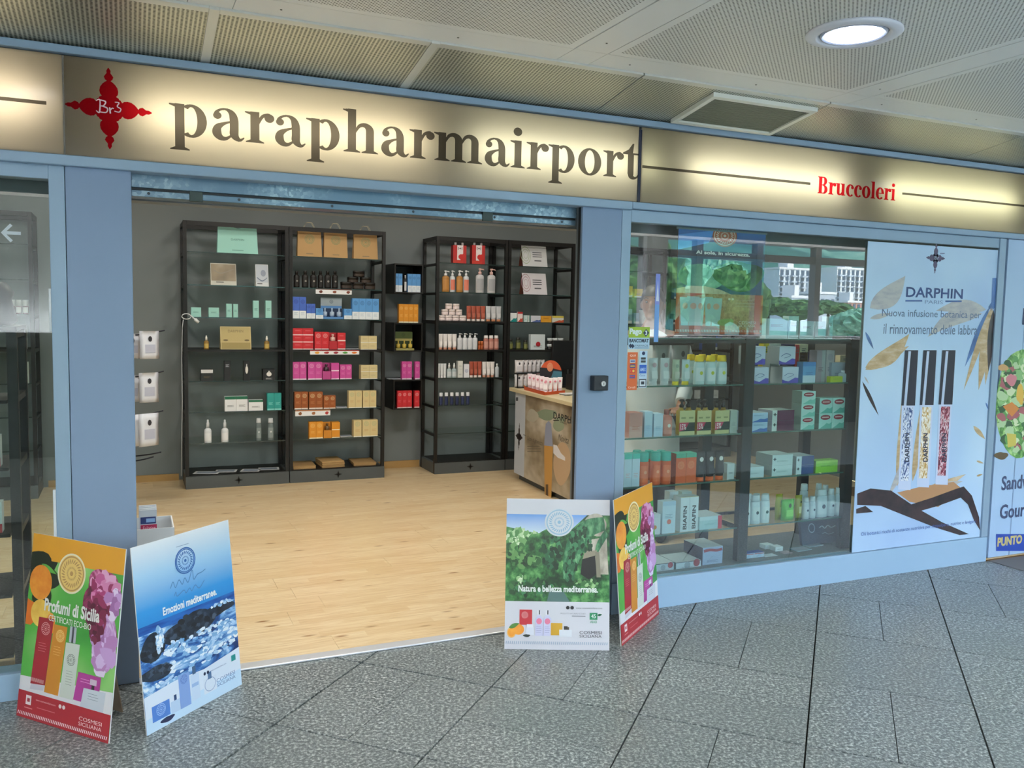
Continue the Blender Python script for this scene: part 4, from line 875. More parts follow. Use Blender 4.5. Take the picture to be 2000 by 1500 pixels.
def tester(R, x0, x1, yt, yb, label, c1, c2, bott, mid='2a3c5c'):
    Y = R.y+.02; a = fy(x0, (yt+yb)/2, Y).x; b = fy(x1, (yt+yb)/2, Y).x; zb = min(R.zs, key=lambda q: abs(q-fy(x0, yb, Y).z)); h = fy((x0+x1)/2, yt, Y).z-zb; w = b-a
    t = empty('tester_stand', (a, Y, zb)); tag(t, label, 'display stand'); bx('back_board', 0, w, .06, .064, 0, h, hexm(c1), t); bx('tray', 0, w, 0, .06, 0, h*.10, hexm(c2), t)
    A = Art(lambda u, v: (u*w, v*h)); A.rect(.0, .10, 1, .50, hexm(mid)); A.rect(0, .5, 1, .62, hexm(c2)); A.medal(.5, .82, .10, .10*w/h, None, hexm(mid), 12); A.build('print', lambda p, q, e: (p, .0594-e, q), t)
    for i in range(bott): x = w*(i+.5)/bott; MB().lathe([(.2*w/bott, 0), (.34*w/bott, .01), (.34*w/bott, h*.22), (.1*w/bott, h*.26), (.12*w/bott, h*.42)], hexm('a8bcd4' if c1 != '4c5c2c' else 'c8b050', .2), seg=10).build('tester_bottle', t, (x, .03, h*.10))
tester(U2, 629, 670.5, 581.6, 622, 'silver and blue tester stand with perfume bottles among the blue cartons', 'a8b4bc', '5c90cc', 3)
row(U2, 'carton', 571.4, 612, 2, 641, 682, REDF, 'flat red carton', rows=3, d=.06); row(U2, 'carton', 614.6, 642.4, 2, 648, 682, RED, 'tall red carton'); row(U2, 'carton', 659.4, 675, 1, 650, 682, REDF, 'red carton of the short stack', rows=2)
def opencase(R, x0, x1, yt, yb, label, c, glassc):
    Y = R.y+.012; a = fy(x0, (yt+yb)/2, Y).x; b = fy(x1, (yt+yb)/2, Y).x; zb = min(R.zs, key=lambda q: abs(q-fy(x0, yb, Y).z)); h = fy((x0+x1)/2, yt, Y).z-zb; w = b-a
    t = empty('perfume_box', (a, Y, zb)); tag(t, label, 'box'); bx('lower_carton', .0, w, 0, .05, 0, h*.5, hexm(c), t); bx('back_board', 0, w, .046, .05, h*.5, h, hexm(c), t)
    MB().lathe([(w*.26, 0), (w*.32, .004), (w*.32, h*.22), (w*.1, h*.26), (w*.1, h*.30), (w*.16, h*.305), (w*.16, h*.42)], hexm(glassc, .2), seg=12).build('perfume_bottle', t, (w/2, .022, h*.5))
opencase(U2, 643, 658.6, 650, 682, 'open red perfume box with bottle beside the red cartons', 'b82832', 'd8b0a8'); opencase(U2, 630, 646.4, 709, 741.6, 'open pink perfume box with bottle beside the pink cartons', 'b84488', '3c2434'); opencase(U2, 632.4, 647.6, 825, 858, 'open orange perfume box with bottle beside the orange cartons', 'd08828', '6a5030')
leaflet(U2, 677, 702, 681, 'small pile of leaflets beside the red cartons', 3); row(U2, 'carton', 704.4, 736, 2, 656, 682, CREAMF, 'small cream carton', rows=2)
row(U2, 'carton', 571.6, 598.5, 2, 707, 742, PINK, 'tall pink carton of the left pair'); row(U2, 'carton', 601.6, 629, 2, 707, 742, PINK, 'tall pink carton of the second pair'); row(U2, 'carton', 647, 662.3, 1, 709, 742, PINKF, 'pink carton of the short stack', rows=2); row(U2, 'carton', 664, 687, 2, 712, 741, PINK, 'short pink carton')
row(U2, 'carton', 705, 737.3, 2, 713, 741, CREAMF, 'small cream carton', rows=2)
row(U2, 'carton', 575, 601.6, 2, 765.5, 800, BROWN, 'tall brown carton of the left pair'); row(U2, 'carton', 603.5, 630.4, 2, 765.5, 800, BROWN, 'tall brown carton of the right pair'); row(U2, 'carton', 632, 655.6, 2, 772.4, 800, BROWN, 'short brown carton')
leaflet(U2, 658, 679, 798, 'small pile of leaflets between brown and cream cartons', 3); row(U2, 'carton', 681, 707, 2, 763, 798, CREAM, 'cream carton of the left pair'); row(U2, 'carton', 709, 735, 2, 763, 798, CREAM, 'cream carton of the right pair')
row(U2, 'carton', 604, 631, 2, 824, 859, OR, 'tall orange carton'); row(U2, 'carton', 648, 664, 1, 824.5, 858, box_('e09428', band=('f4ead0', .10)), 'orange carton of the short stack', rows=2); leaflet(U2, 665, 688, 856, 'small pile of leaflets between orange and cream cartons', 3)
row(U2, 'carton', 690.7, 706.4, 1, 821, 855, CREAM, 'cream carton standing apart'); row(U2, 'carton', 708, 738, 2, 820, 854, CREAM, 'cream carton of the close pair')
for i, (a, b, hh, yy) in enumerate(((573, 617, .035, 916), (629, 674, .06, 914), (691, 735, .035, 911))):
    p = fy((a+b)/2, yy, 7.52); w = fy(b, yy, 7.52).x-fy(a, yy, 7.52).x; t = empty('flat_bag_bundle', (p.x, 7.52, .112)); t.rotation_euler.z = (-.04, .03, -.05)[i]; tag(t, '%s bundle of flat kraft bags on the plinth of the kraft-bag rack' % ('left', 'thick middle', 'right')[i], 'paper bags')
    n = int(hh/.009)
    for k in range(n): bx('flat_bag', -w/2+random.uniform(0, .006), w/2-random.uniform(0, .006), random.uniform(0, .006), .27, k*.009+.0005, k*.009+.008, hexm(('b08c5c', 'c09c68')[k % 2], .7), t)
# --- wall cubes
row(UC, 'carton', 771.5, 786, 2, 534, 573, SKY, 'sky-blue carton left of the small bottle'); row(UC, 'bottle', 789.5, 794.8, 1, 537, 573, dict(body='2a2c30', cap='d8d8dc', label='d8dce0'), 'slim dark bottle', d=.02); row(UC, 'carton', 796.5, 821.5, 3, 535, 573.5, SKY, 'sky-blue carton right of the small bottle')
row(UC, 'carton', 779, 817, 4, 594, 630, OR, 'orange carton'); tester(UC, 773.8, 809, 648, 686, 'green and gold perfume display inside the middle wall cube', '4c5c2c', 'a8a060', 3, '2c3c1c')
row(UC, 'carton', 785, 804.6, 2, 706, 741.5, PINK, 'pink carton of the pair'); row(UC, 'carton', 810.5, 820, 1, 706, 741, PINK, 'single pink carton'); leaflet(UC, 760, 783, 741, 'pile of leaflets on top of the lowest wall cube', 3, z=.875)
row(UC, 'carton', 776, 804.6, 3, 763, 798, RED, 'red carton of the trio'); row(UC, 'carton', 809.4, 819.4, 1, 763, 798, RED, 'single red carton')
# --- pump-bottle rack
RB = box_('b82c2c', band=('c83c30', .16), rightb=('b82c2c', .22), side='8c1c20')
for i, (a, b) in enumerate(((885, 911), (922, 947.4))):
    row(U3, 'carton', a, b, 1, 479, 515.5+i, dict(RB), '%s red gift box with hearts and white caps' % ('left', 'right')[i], d=.06)
    o = [q for q in bpy.data.objects if q.name.startswith('carton')][-1] if 0 else None
    Y = 7.4915; p0 = fy(a, 497, Y); w = fy(b, 497, Y).x-p0.x; h = fy((a+b)/2, 479, Y).z-1.954; par = [k for k in COL.objects if k.get('label', '').startswith('%s red gift box' % ('left', 'right')[i])][0]
    A = Art(lambda u, v: ((u-.5)*w, v*h)); A.rect(.30, .18, .75, 1, hexm('e8dce0')); A.ell(.60, .36, .20, .15, hexm('c42c28'), 20); A.ell(.78, .40, .16, .13, hexm('c42c28'), 20); A.poly([(.40, .33), (.68, .08), (.95, .36)], hexm('c42c28')); A.text('1+1', .36, .74, .68, .90, hexm('4a2c34'), .03)
    A.build('print', lambda p, q, e: (p, -.0008-e, q), par)
    for dx in (-.25, .28): MB().lathe([(.011, 0), (.011, .022), (.009, .026)], hexm('e0e0e4'), seg=10).build('bottle_cap', par, (dx*w, .03, h))
AMB = dict(body='b07c3c', cap='e8e8ec', label='c08848'); WSP = dict(body='d0d6dc', cap='e4e6ea', label='e0806a'); TP = dict(body='c8c8cc', cap='d8b0a8', label='a8aab0')
for i, (a, b, st, n_) in enumerate(((864.6, 879.3, AMB, 'left amber spray bottle'), (880, 890.2, WSP, 'left white spray bottle with orange label'), (892.6, 905.6, AMB, 'right amber spray bottle'), (906.2, 917.4, WSP, 'right white spray bottle with orange label'))): row(U3, 'pump', a, b, 1, 528, 571.5, st, n_, d=.045)
row(U3, 'pump', 931, 947, 1, 523.8, 572.5, TP, 'tall grey pump bottle, left', d=.05); row(U3, 'pump', 953.5, 969.4, 1, 524.5, 573, TP, 'tall grey pump bottle, right', d=.05)
WJ = dict(body='e4d4d4', cap='ece0e0'); row(U3, 'jar', 857, 912, 4, 616, 628, WJ, 'white jar of the bottom row', d=.05); p = fy(857, 610, 7.492); jw = (fy(912, 610, 7.492).x-p.x)/4
for i, (dx, lv) in enumerate(((.0, 1), (1., 1), (2., 1), (.55, 2), (1.6, 2))): put('jar', p.x+.03+jw*(dx+.55), 7.492+.03, 1.424+.0532*lv, jw-.004, .05, .052, WJ, '%s white jar of the %s row of the white jar pyramid' % (('left', 'middle', 'right', 'left', 'right')[i], ('', 'middle', 'top')[lv]))
AT = dict(body='a8503c', cap='e0d4d0', label='b86450'); GT = dict(body='c4c6cc', cap='b87850', label='d4d6da'); WT = dict(body='e2dede', cap='b88068', label='f0ecec')
row(U3, 'tube', 912, 949, 4, 597.5, 628, AT, 'amber squeeze tube', d=.03); row(U3, 'tube', 949.6, 980, 3, 598, 628.5, GT, 'pale grey squeeze tube', d=.03)
row(U3, 'tube', 857, 893, 4, 652, 682, WT, 'white squeeze tube with tan cap', d=.03); row(U3, 'pump', 894.5, 934, 4, 651, 683, dict(body='dce0e6', cap='e8eaee', label='d0d4dc'), 'white foam pump bottle', d=.04)
row(U3, 'jar', 934.6, 944.6, 2, 666, 683, dict(body='a85020', cap='b86434'), 'small orange bottle'); row(U3, 'capped', 945.4, 975.6, 3, 655, 683, dict(body='b07468', cap='e4e0e0', label='c89488'), 'pinkish bottle with white cap', d=.04)
row(U3, 'tube', 855, 872.5, 3, 710, 738, dict(body='d8dce0', cap='e4e4e8'), 'short white tube', d=.025); row(U3, 'dropper', 873.5, 893, 2, 709, 738, dict(body='a8b8bc', cap='d8dcdc', label='c8d0d4'), 'small clear bottle', d=.035)
row(U3, 'carton', 894.5, 904, 1, 705, 738, box_('d8dcd8', lines='8a9090'), 'small white carton of the stack', rows=2); row(U3, 'carton', 906, 916.5, 1, 711, 738, box_('e0e4ec', disc='2a4c9c', disc_y=.5), 'small white carton with blue dot')
row(U3, 'tube', 917.4, 942, 3, 706, 738, AT, 'amber squeeze tube beside white ones', d=.03); row(U3, 'tube', 942.6, 966.8, 3, 706.5, 738.5, WT, 'white squeeze tube of the fifth-shelf group', d=.03); row(U3, 'bottle', 967.6, 975.4, 1, 710, 738.5, dict(body='c4ccd4', cap='e0e4e8'), 'slim pale bottle', d=.025)
row(U3, 'cylinder', 856.6, 919.6, 6, 766.5, 791, dict(body='1c2440', cap='e0e4ea', label='28345c'), 'slim navy bottle with white cap', d=.022, gap=.02)
# --- tent-card rack
def art_tc(col):
    def f(A): A.ring(.14, .46, .20, .42, .08, hexm(col)).ring(.14, .46, .14, .30, .1, hexm(col)).ring(.14, .46, .08, .17, .12, hexm(col)); [A.rect(.42, .30+.10*i, .80, .335+.10*i, hexm('4a4a52')) for i in range(3)]; A.rect(.48, .68, .76, .74, hexm('5a5a64'))
    return f
tent(1022, 1070, 480, 521.5, U4, hexm('d6d8dc'), 'white tent card with green rings and brown back, top shelf behind the counter', art_tc('a8b898')); tent(1023, 1069.5, 533.5, 576, U4, hexm('dcd8e0'), 'white tent card with pink rings and brown back, second shelf behind the counter', art_tc('b8909c'))
for a, b, yt, st, n_ in ((995, 1009.5, 608, box_('e4e8ec', topband=('2a3040', .14), hill='1c8c8c'), 'white carton with dark top and teal corner'), (1011, 1021, 609, box_('ecdcdc', topband=('b83030', .2), hill='c85040'), 'white carton with red top'), (1023.5, 1030.5, 615.5, box_('c8dcdc', lines='5a9090'), 'pale teal small carton'), (1032, 1036, 616, box_('e0e4e4', rightb=('2c6c64', .5)), 'tiny white and green carton'), (1037, 1056, 616.5, box_('d4d8e4', hill='5a6ea8'), 'low white and blue carton'), (1056.8, 1077, 617, box_('e0a030', lines='a05020', lines_y=.7), 'low orange and yellow carton'), (1078.8, 1101, 617, box_('dcdcd0', topband=('d8c858', .3), hill='c85838'), 'low white, yellow and red carton')): row(U4, 'carton', a, b, 1, yt, 628.5, st, n_, d=.05)
for i, (a, b, yt) in enumerate(((993.5, 1003.5, 662), (1008.8, 1018.5, 659), (1023.5, 1031.8, 664))): row(U4, 'capped', a, b, 1, yt, 684, dict(body='3c4424', cap='1c1c18', label='7c8048'), '%s dark green bottle' % ORD[i], d=.04)
row(U4, 'carton', 1036.5, 1064.5, 1, 653, 684, box_('d8e4ea', red_dot='b02834', lines='2c3034', lines_y=.28), 'white card box with a red dot and black lettering', d=.05)
row(U4, 'jar', 1070.5, 1102, 3, 660.5, 683, dict(body='14161a', cap='dce4e8'), 'dark jar with white lid', rows=2, d=.05)
# --- left-window rack and a few goods on the rear racks
row(U0, 'jar', 2, 56, 4, 585, 611, dict(body='5c2430', cap='c8ccd0', label='d8d8dc'), 'maroon jar with white lid'); row(U0, 'carton', 14, 52, 2, 635, 680, box_('dcdcd8', band=('2a3484', .22), disc='d07040', disc_y=.5), 'white and blue carton'); row(U0, 'carton', 22, 56, 2, 707, 747, box_('c8ccc8', disc='2c3030', disc_y=.5), 'white carton with dark dot'); row(U0, 'cylinder', 28, 54, 2, 773, 816, dict(body='b8c0c4', cap='141618', label='d0d4d8'), 'white bottle with black cap', d=.05)
for R, seed in ((U5, 3), (U6, 4)):
    rr = random.Random(seed); X0, X1 = (4.25, 5.05) if R is U5 else (5.09, 5.95)
    for si, z in enumerate(R.zs[1:6]):
        x = X0+.08; k = 0
        cols = [rr.choice(['d8dce0', 'c84050', 'e8d060', '3c5ca8', '90b0d0', '2c3438', 'b0c8b0', 'e0e0dc']) for _ in range(3)]
        while x < X1-.14 and k < 6:
            w = rr.uniform(.06, .10); h = rr.uniform(.07, .15); c = cols[k//2]
            if rr.random() < .8: put('carton', x+w/2, 7.50, z, w, .07, h, MC.setdefault(('s', c), box_(c, band=('e8ecf0', .2), lines='8a8e94')), '%s carton from the left on the %s shelf of the %s' % (ORD[k], R.sn[si+1], R.name), 'cartons on the rear racks')
            x += w+rr.uniform(.01, .05); k += 1
# ------------------------------------------------------------------ goods in the window
cw = dict(lines='7c8ca4', lines_y=.5)
row(WL, 'tube', 1253, 1267, 1, 700, 753, dict(body='d4dce4', cap='d0d8e0', motif='c0a8b0'), 'white tube half hidden by the card stickers', d=.04); row(WL, 'tube', 1270, 1289, 1, 699, 752.5, dict(body='d4dce4', cap='d0d8e0', motif='c8a8b4', label='e4eaf0'), 'white tube with pink round emblem, left', d=.04); row(WL, 'tube', 1293, 1311.5, 1, 699, 752.5, dict(body='d4dce4', cap='d0d8e0', motif='c8a8b4', label='e4eaf0'), 'white tube with pink round emblem, right', d=.04)
row(WL, 'tube', 1316, 1331, 1, 702, 752, dict(body='b8c4b0', cap='dcc828', label='c8ccc0', motif='98a89c'), 'grey tube with yellow cap', d=.035); row(WL, 'tube', 1334.5, 1350.5, 1, 702, 752, dict(body='c8dce4', cap='dcc828', label='d8e4ec', motif='c8c850'), 'pale blue tube with yellow cap', d=.035)
YC = dict(body='c4dce4', cap='ecc81c', label='dce8ee', motif='b8c038'); row(WL, 'capped', 1359, 1425, 3, 694, 750, YC, 'sun lotion bottle with yellow cap', d=.045, gap=.008)
for i, a in enumerate((1345, 1367, 1391)): row(WL, 'capped', a, a+17, 1, 692, 746, YC, 'rear sun lotion bottle with yellow cap, %s of three' % ('left', 'middle', 'right')[i], d=.045, dy=.10)
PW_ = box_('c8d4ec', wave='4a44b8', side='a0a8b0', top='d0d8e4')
row(WR, 'carton', 1472, 1501.6, 1, 717, 748, PW_, 'lower left white carton with purple wave', d=.10); row(WR, 'carton', 1528, 1559.5, 1, 716.5, 746.5, PW_, 'lower right white carton with purple wave', d=.10)
for a, b, n_ in ((1465, 1494.5, 'left'), (1521.6, 1553, 'right')):
    p = fy(a, 700, WY-.003); q = fy(b, 700, WY-.003); put('carton', (p.x+q.x)/2+.01, WY-.003+.01, 1.144+(.1035), q.x-p.x, .10, .10, PW_, 'upper %s white carton with purple wave, stacked in the window' % n_)
row(WR, 'carton', 1502.8, 1521, 1, 690, 747, box_('a8b4b8', side='98a4a8'), 'plain grey carton between the purple-wave cartons', d=.06, dy=.12)
row(WR, 'carton', 1568, 1593, 1, 707, 745.5, box_('5c9cd4', topband=('3c7cc4', .2), band=('c8dcf0', .35), lines='2c5ca0', lines_y=.5), 'bright blue carton with pale base', d=.05)
row(WR, 'carton', 1594.5, 1612, 1, 684, 744.5, box_('a89ca8', rightb=('b0b8c0', .4), lines='7c5c6c'), 'tall mauve carton', d=.06, dy=.06); row(WR, 'carton', 1613, 1629, 1, 684, 744, box_('b4b4bc', lines='6c6c7c', disc='88889c'), 'tall grey carton beside the mauve one', d=.06, dy=.06)
row(WR, 'carton', 1624, 1653, 1, 708, 743, box_('a4b4c8', band=('5c6c84', .30), lines='4c5c74', lines_y=.45), 'blue-grey carton above the yellow pack', d=.05, dy=.04); row(WR, 'carton', 1622, 1646, 1, 735, 744, box_('b4c42c', lines='6c8c1c', lines_y=.6), 'low yellow-green pack', d=.03, dy=-.01)
row(WR, 'bottle', 1645, 1662, 1, 724, 745, dict(body='b8ccd8', cap='e0ecf4'), 'small conical white bottle', d=.05)
for a, b, yt, yb, c, n_ in ((1464, 1470, 668, 690, 'c85c34', 'orange'), (1471.5, 1480, 671, 690, '283468', 'navy'), (1490, 1501, 670, 700, 'd8c428', 'yellow'), (1502, 1524, 671, 690, 'd8dcdc', 'white'), (1527, 1551, 672, 690, '2c2858', 'dark violet'), (1552, 1560, 673, 690, 'c02c34', 'red'), (1561, 1577, 672, 688, 'dcd4b8', 'cream'), (1559, 1576, 688, 704, 'e0dcc4', 'cream lower'), (1577, 1586, 687, 706, '2c2c64', 'indigo'), (1640, 1667, 694, 718, 'd8c8a8', 'cream and brown')):
    row(WR, 'carton', a, b, 1, yt, 744, box_(c, lines='5a6470', lines_y=.88), 'rear %s carton' % n_, d=.04, dy=.22)
# third shelf
PKB = dict(body='d09088', cap='d8a49c', label='dca8a0', motif='c86c60')
row(WL, 'carton', 1229, 1255, 1, 806, 848.5, box_('d89c94', band=('e0b0a8', .45), top='c07068', lines='b8685c'), 'salmon carton with white line'); row(WL, 'carton', 1258.5, 1274.5, 1, 803.5, 848, box_('c8dcf0', band=('b8d0ec', .45), lines='90acd0'), 'tall white-blue carton, left'); row(WL, 'carton', 1277, 1295, 1, 807.5, 847.5, box_('d0e0f4', band=('bcd4ee', .4), lines='90acd0'), 'tall white-blue carton, right')
row(WL, 'bottle', 1297, 1317, 1, 800, 846.5, dict(body='cc8074', cap='9c5850', label='d8968a', motif='e8ece8'), 'salmon bottle with white leaf mark', d=.05)
def twin(x0, x1, yt, yb, label):
    Y = WY; a = fy(x0, (yt+yb)/2, Y).x; b = fy(x1, (yt+yb)/2, Y).x; h = fy(x0, yt, Y).z-.876; w = b-a; t = empty('twin_pack', (a, Y, .876)); tag(t, label, 'bottle pack')
    for i in range(2): MB().lathe([(w*.23, 0), (w*.245, .005), (w*.245, h*.86), (w*.12, h*.94), (w*.12, h)], hexm('a8882c', .3), seg=12).build('oil_bottle', t, (w*(.26+.48*i), w*.25, 0))
    A = Art(lambda u, v: (u*w, v*h)); A.rect(.02, 0, .98, .9, hexm('c8c490')); A.rect(.02, .14, .98, .46, hexm('243430')); A.poly([(.02, .14), (.02, .46), (.62, .46), (.40, .2)], hexm('b82850')); A.text('15%', .06, .20, .44, .42, hexm('f0e0e4'), .02); A.rect(.12, .60, .4, .66, hexm('8c9060')); A.rect(.6, .60, .88, .66, hexm('8c9060')); A.build('label_card', lambda p, q, e: (p, -.001-e, q), t)
    for i in range(2): MB().lathe([(w*.12, 0), (w*.14, .01), (w*.06, .02), (w*.06, .03), (w*.16, .034), (w*.10, .044)], hexm('101418', .3), seg=10).build('pump_head', t, (w*(.3+.4*i), w*.25, h))
for i, (a, b) in enumerate(((1326.6, 1357.7), (1361, 1389.5), (1396, 1424.7))): twin(a, b, 797, 846, '%s golden twin-bottle pack with dark label and pump heads in the window' % ('left', 'middle', 'right')[i])
row(WL, 'carton', 1426, 1440, 1, 801, 844, box_('b0bcb8', lines='8c9894'), 'grey-white carton beside the golden packs')
row(WR, 'carton', 1464, 1499.5, 1, 806, 839, box_('b4d0ec', hill='3c6cb8', top='c8d4dc', lines='5c7cac', lines_y=.78), 'flat white and blue carton', rows=2, d=.12)
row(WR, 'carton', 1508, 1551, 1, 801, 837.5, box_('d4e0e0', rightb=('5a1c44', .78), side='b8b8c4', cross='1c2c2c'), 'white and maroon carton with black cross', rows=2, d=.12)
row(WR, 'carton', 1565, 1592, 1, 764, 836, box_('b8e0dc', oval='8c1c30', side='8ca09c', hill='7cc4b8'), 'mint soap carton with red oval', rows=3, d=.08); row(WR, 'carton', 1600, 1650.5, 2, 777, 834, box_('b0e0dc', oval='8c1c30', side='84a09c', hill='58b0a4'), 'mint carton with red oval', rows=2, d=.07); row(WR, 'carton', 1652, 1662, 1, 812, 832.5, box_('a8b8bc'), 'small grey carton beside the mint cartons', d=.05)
# fourth shelf
row(WL, 'carton', 1219, 1249.8, 2, 886, 946, box_('c8dcf0', topband=('48c0b4', .16), top='48c0b4', lines='d8a8b0', lines_y=.4), 'white carton with teal top'); SO = dict(body='d05c30', cap='3cb0a4', label='dc7048', motif='e8a080')
row(WL, 'cylinder', 1251, 1270.4, 1, 884, 943.5, SO, 'orange bottle with teal cap, leftmost', d=.05); row(WL, 'cylinder', 1276, 1294, 1, 883, 942.5, SO, 'orange bottle with teal cap, middle', d=.05); row(WL, 'cylinder', 1296, 1314.4, 1, 883, 942, SO, 'orange bottle with teal cap, right', d=.05)
for i, a in enumerate((1240, 1264, 1287)): row(WL, 'cylinder', a, a+16, 1, 880, 936, SO, 'rear orange bottle with teal cap, %s of three' % ('left', 'middle', 'right')[i], d=.045, dy=.12)
row(WL, 'carton', 1320, 1360, 2, 885, 939.5, box_('d05c2c', topband=('48a890', .15), top='48b8a0', disc='e8a078', disc_y=.6, side='8c3c24'), 'orange carton with teal top', d=.06)
row(WL, 'tube', 1362, 1419, 3, 881.5, 938, dict(body='1c1c20', cap='d8602c', label='2c2c30', motif='e8e8e8'), 'orange and black squeeze tube', d=.04, gap=.006)
row(WL, 'carton', 1420, 1434.5, 1, 905, 936, box_('c0ccd0', lines='5c6870'), 'small white carton beside the black tubes', d=.05)
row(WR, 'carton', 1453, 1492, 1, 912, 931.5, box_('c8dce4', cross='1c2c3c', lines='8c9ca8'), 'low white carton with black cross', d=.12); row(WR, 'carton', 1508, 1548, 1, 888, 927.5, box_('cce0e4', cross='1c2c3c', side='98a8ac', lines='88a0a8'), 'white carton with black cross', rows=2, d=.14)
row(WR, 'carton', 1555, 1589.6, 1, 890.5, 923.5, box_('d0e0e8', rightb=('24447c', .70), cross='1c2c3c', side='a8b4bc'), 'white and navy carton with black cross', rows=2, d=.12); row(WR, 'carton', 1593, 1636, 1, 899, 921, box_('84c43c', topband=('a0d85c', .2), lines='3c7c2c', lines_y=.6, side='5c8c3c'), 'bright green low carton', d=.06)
# fifth shelf
row(WL, 'carton', 1268, 1290, 1, 1005, 1039.5, box_('d8e0e8', red_dot='d88c4c', top='c8d0d8'), 'small white tea pack with orange fruit', d=.06); row(WL, 'carton', 1293.5, 1319.5, 1, 979, 1036.5, box_('c8dcec', red_dot='d06c5c', topband=('b4cce4', .14), lines='90a8c0', lines_y=.6), 'tall white carton with a red dot', d=.05); row(WL, 'carton', 1307, 1324, 1, 960, 1028, box_('d0dce4', lines='2c3440', lines_y=.8), 'taller white carton behind the red-dot carton', d=.05, dy=.10)
row(WL, 'carton', 1329, 1364, 2, 970, 1033, box_('d8e4ec', vtext='BIAFIN', topband=('c8b848', .01), top='b8c8cc'), 'tall white BIAFIN carton', d=.07); row(WL, 'carton', 1331, 1350, 1, 960, 1025, box_('b8c8c8', lines='5c6c6c', lines_y=.9), 'carton behind the BIAFIN pair', d=.05, dy=.13)
row(WL, 'carton', 1366, 1410, 1, 1008, 1029.5, box_('b4d4dc', rightb=('c83c4c', .18), topband=('d0e4ec', .3), top='d8dce4', lines='6c9ca8'), 'low pale carton with red end', d=.14)
SB = dict(body='d0e0e8', cap='c4d4dc', label='dce8ec', motif='1c3c3c'); row(WR, 'capped', 1451.5, 1508, 3, 968, 1020, SB, 'white bottle with dark shield label', d=.045, gap=.006)
for i, a in enumerate((1458, 1474, 1492)): row(WR, 'capped', a, a+15, 1, 965, 1010, SB, 'rear white shield-label bottle, %s of three' % ('left', 'middle', 'right')[i], d=.04, dy=.12)
for i, (a, b, yt, c) in enumerate(((1519, 1533, 966, 'a0a028'), (1530, 1556, 976, '58b83c'), (1557, 1571, 968, 'a8a838'))): row(WR, 'pouch', a, b, 1, yt, 1012, dict(body=c, label=('c8c860', '8cd868', 'd8d8a0')[i], motif='2c3c1c'), ('olive-yellow pouch', 'bright green pouch', 'olive pouch right of the green one')[i], d=.04, dy=(.03, 0, .03)[i])
WB = dict(body='c0d0dc', cap='d0dce4', label='ccdae4', motif='34445c')
for i, (a, b, yt) in enumerate(((1572.5, 1584, 972), (1585, 1597, 970), (1598.5, 1620.5, 957), (1621.5, 1634, 955), (1635.5, 1649.5, 953))): row(WR, 'capped', a, b, 1, yt, 1004, WB, '%s pale blue-white bottle from the left' % ORD[i], d=.04)
for i, (a, b, yt) in enumerate(((1567, 1582, 946), (1597, 1609, 945), (1610, 1622, 948))): row(WR, 'capped', a, b, 1, yt, 998, WB, 'rear pale bottle, %s of three' % ('left', 'middle', 'right')[i], d=.04, dy=.10)
# display floor
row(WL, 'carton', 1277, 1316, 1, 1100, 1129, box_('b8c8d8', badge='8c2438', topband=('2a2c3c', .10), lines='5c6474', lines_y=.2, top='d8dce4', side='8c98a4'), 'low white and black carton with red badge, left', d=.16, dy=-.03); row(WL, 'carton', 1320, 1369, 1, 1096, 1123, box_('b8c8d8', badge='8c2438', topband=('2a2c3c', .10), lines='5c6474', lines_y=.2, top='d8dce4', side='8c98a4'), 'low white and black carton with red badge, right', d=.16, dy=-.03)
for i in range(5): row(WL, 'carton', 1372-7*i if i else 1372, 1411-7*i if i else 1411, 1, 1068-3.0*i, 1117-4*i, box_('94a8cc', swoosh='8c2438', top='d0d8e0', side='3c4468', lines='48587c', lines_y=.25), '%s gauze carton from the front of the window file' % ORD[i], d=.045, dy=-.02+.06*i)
row(WR, 'carton', 1452, 1492, 2, 1080, 1112, box_('b0c8e4', swoosh='a03444', top='2c4ca0', disc='6ca8d8', disc_y=.25, side='8ca4c4'), 'small white plaster carton with blue top', d=.05); row(WR, 'carton', 1494.5, 1519, 1, 1088, 1107, box_('c0d0dc', swoosh='a03444'), 'low white plaster carton with red name', d=.05, dy=-.01)
row(WR, 'carton', 1494, 1510, 1, 1064, 1100, box_('c8d8e0', lines='1c2428', lines_y=.5, top='dce8f0'), 'white dotted cube carton, left', d=.05, dy=.12); row(WR, 'carton', 1514, 1529, 1, 1068, 1098, box_('c8d8e0', lines='1c2428', lines_y=.5, top='dce8f0'), 'white dotted cube carton, right', d=.05, dy=.06)
row(WR, 'carton', 1531, 1548, 1, 1080, 1098, box_('a89ca4', lines='6c5c64'), 'small mauve carton on the display floor', d=.05)
for i, (a, b) in enumerate(((1556, 1585), (1578, 1608))): leaflet(WR, a, b, 1091, '%s pale leaflet lying on the window display floor' % ('left', 'right')[i], 2, col='7c98a8', dy=.02+.05*i, z=.163, dep=.07)
t = empty('sign_board', (3.44, 3.86, .163)); tag(t, 'dark tilted board sign with pale lettering on the window display floor', 'sign'); a = fy(1566, 1090, 3.86).x; b = fy(1644, 1090, 3.86).x; w = b-a; t.location.x = a
MB().hexa([(0, 0, 0), (w, .0, 0), (w, .02, 0), (0, .02, 0), (0, .03, .155), (w, .03, .155), (w, .05, .155), (0, .05, .155)], hexm('30405c')).build('board', t)
A = Art(lambda u, v: (u*w, v*.155)); A.ring(.26, .62, .08, .18, .2, hexm('8ca0b8')).ribbon([(.45, .60, .03), (.52, .66, .03), (.58, .56, .03), (.66, .66, .03), (.74, .57, .03), (.85, .62, .03)], hexm('a8bccc'), 5).ribbon([(.5, .36, .02), (.58, .40, .02), (.66, .33, .02), (.8, .37, .02)], hexm('8ca0b4'), 5); A.build('print', lambda p, q, e: (p, .03*q/.155-.001-e, q), t)
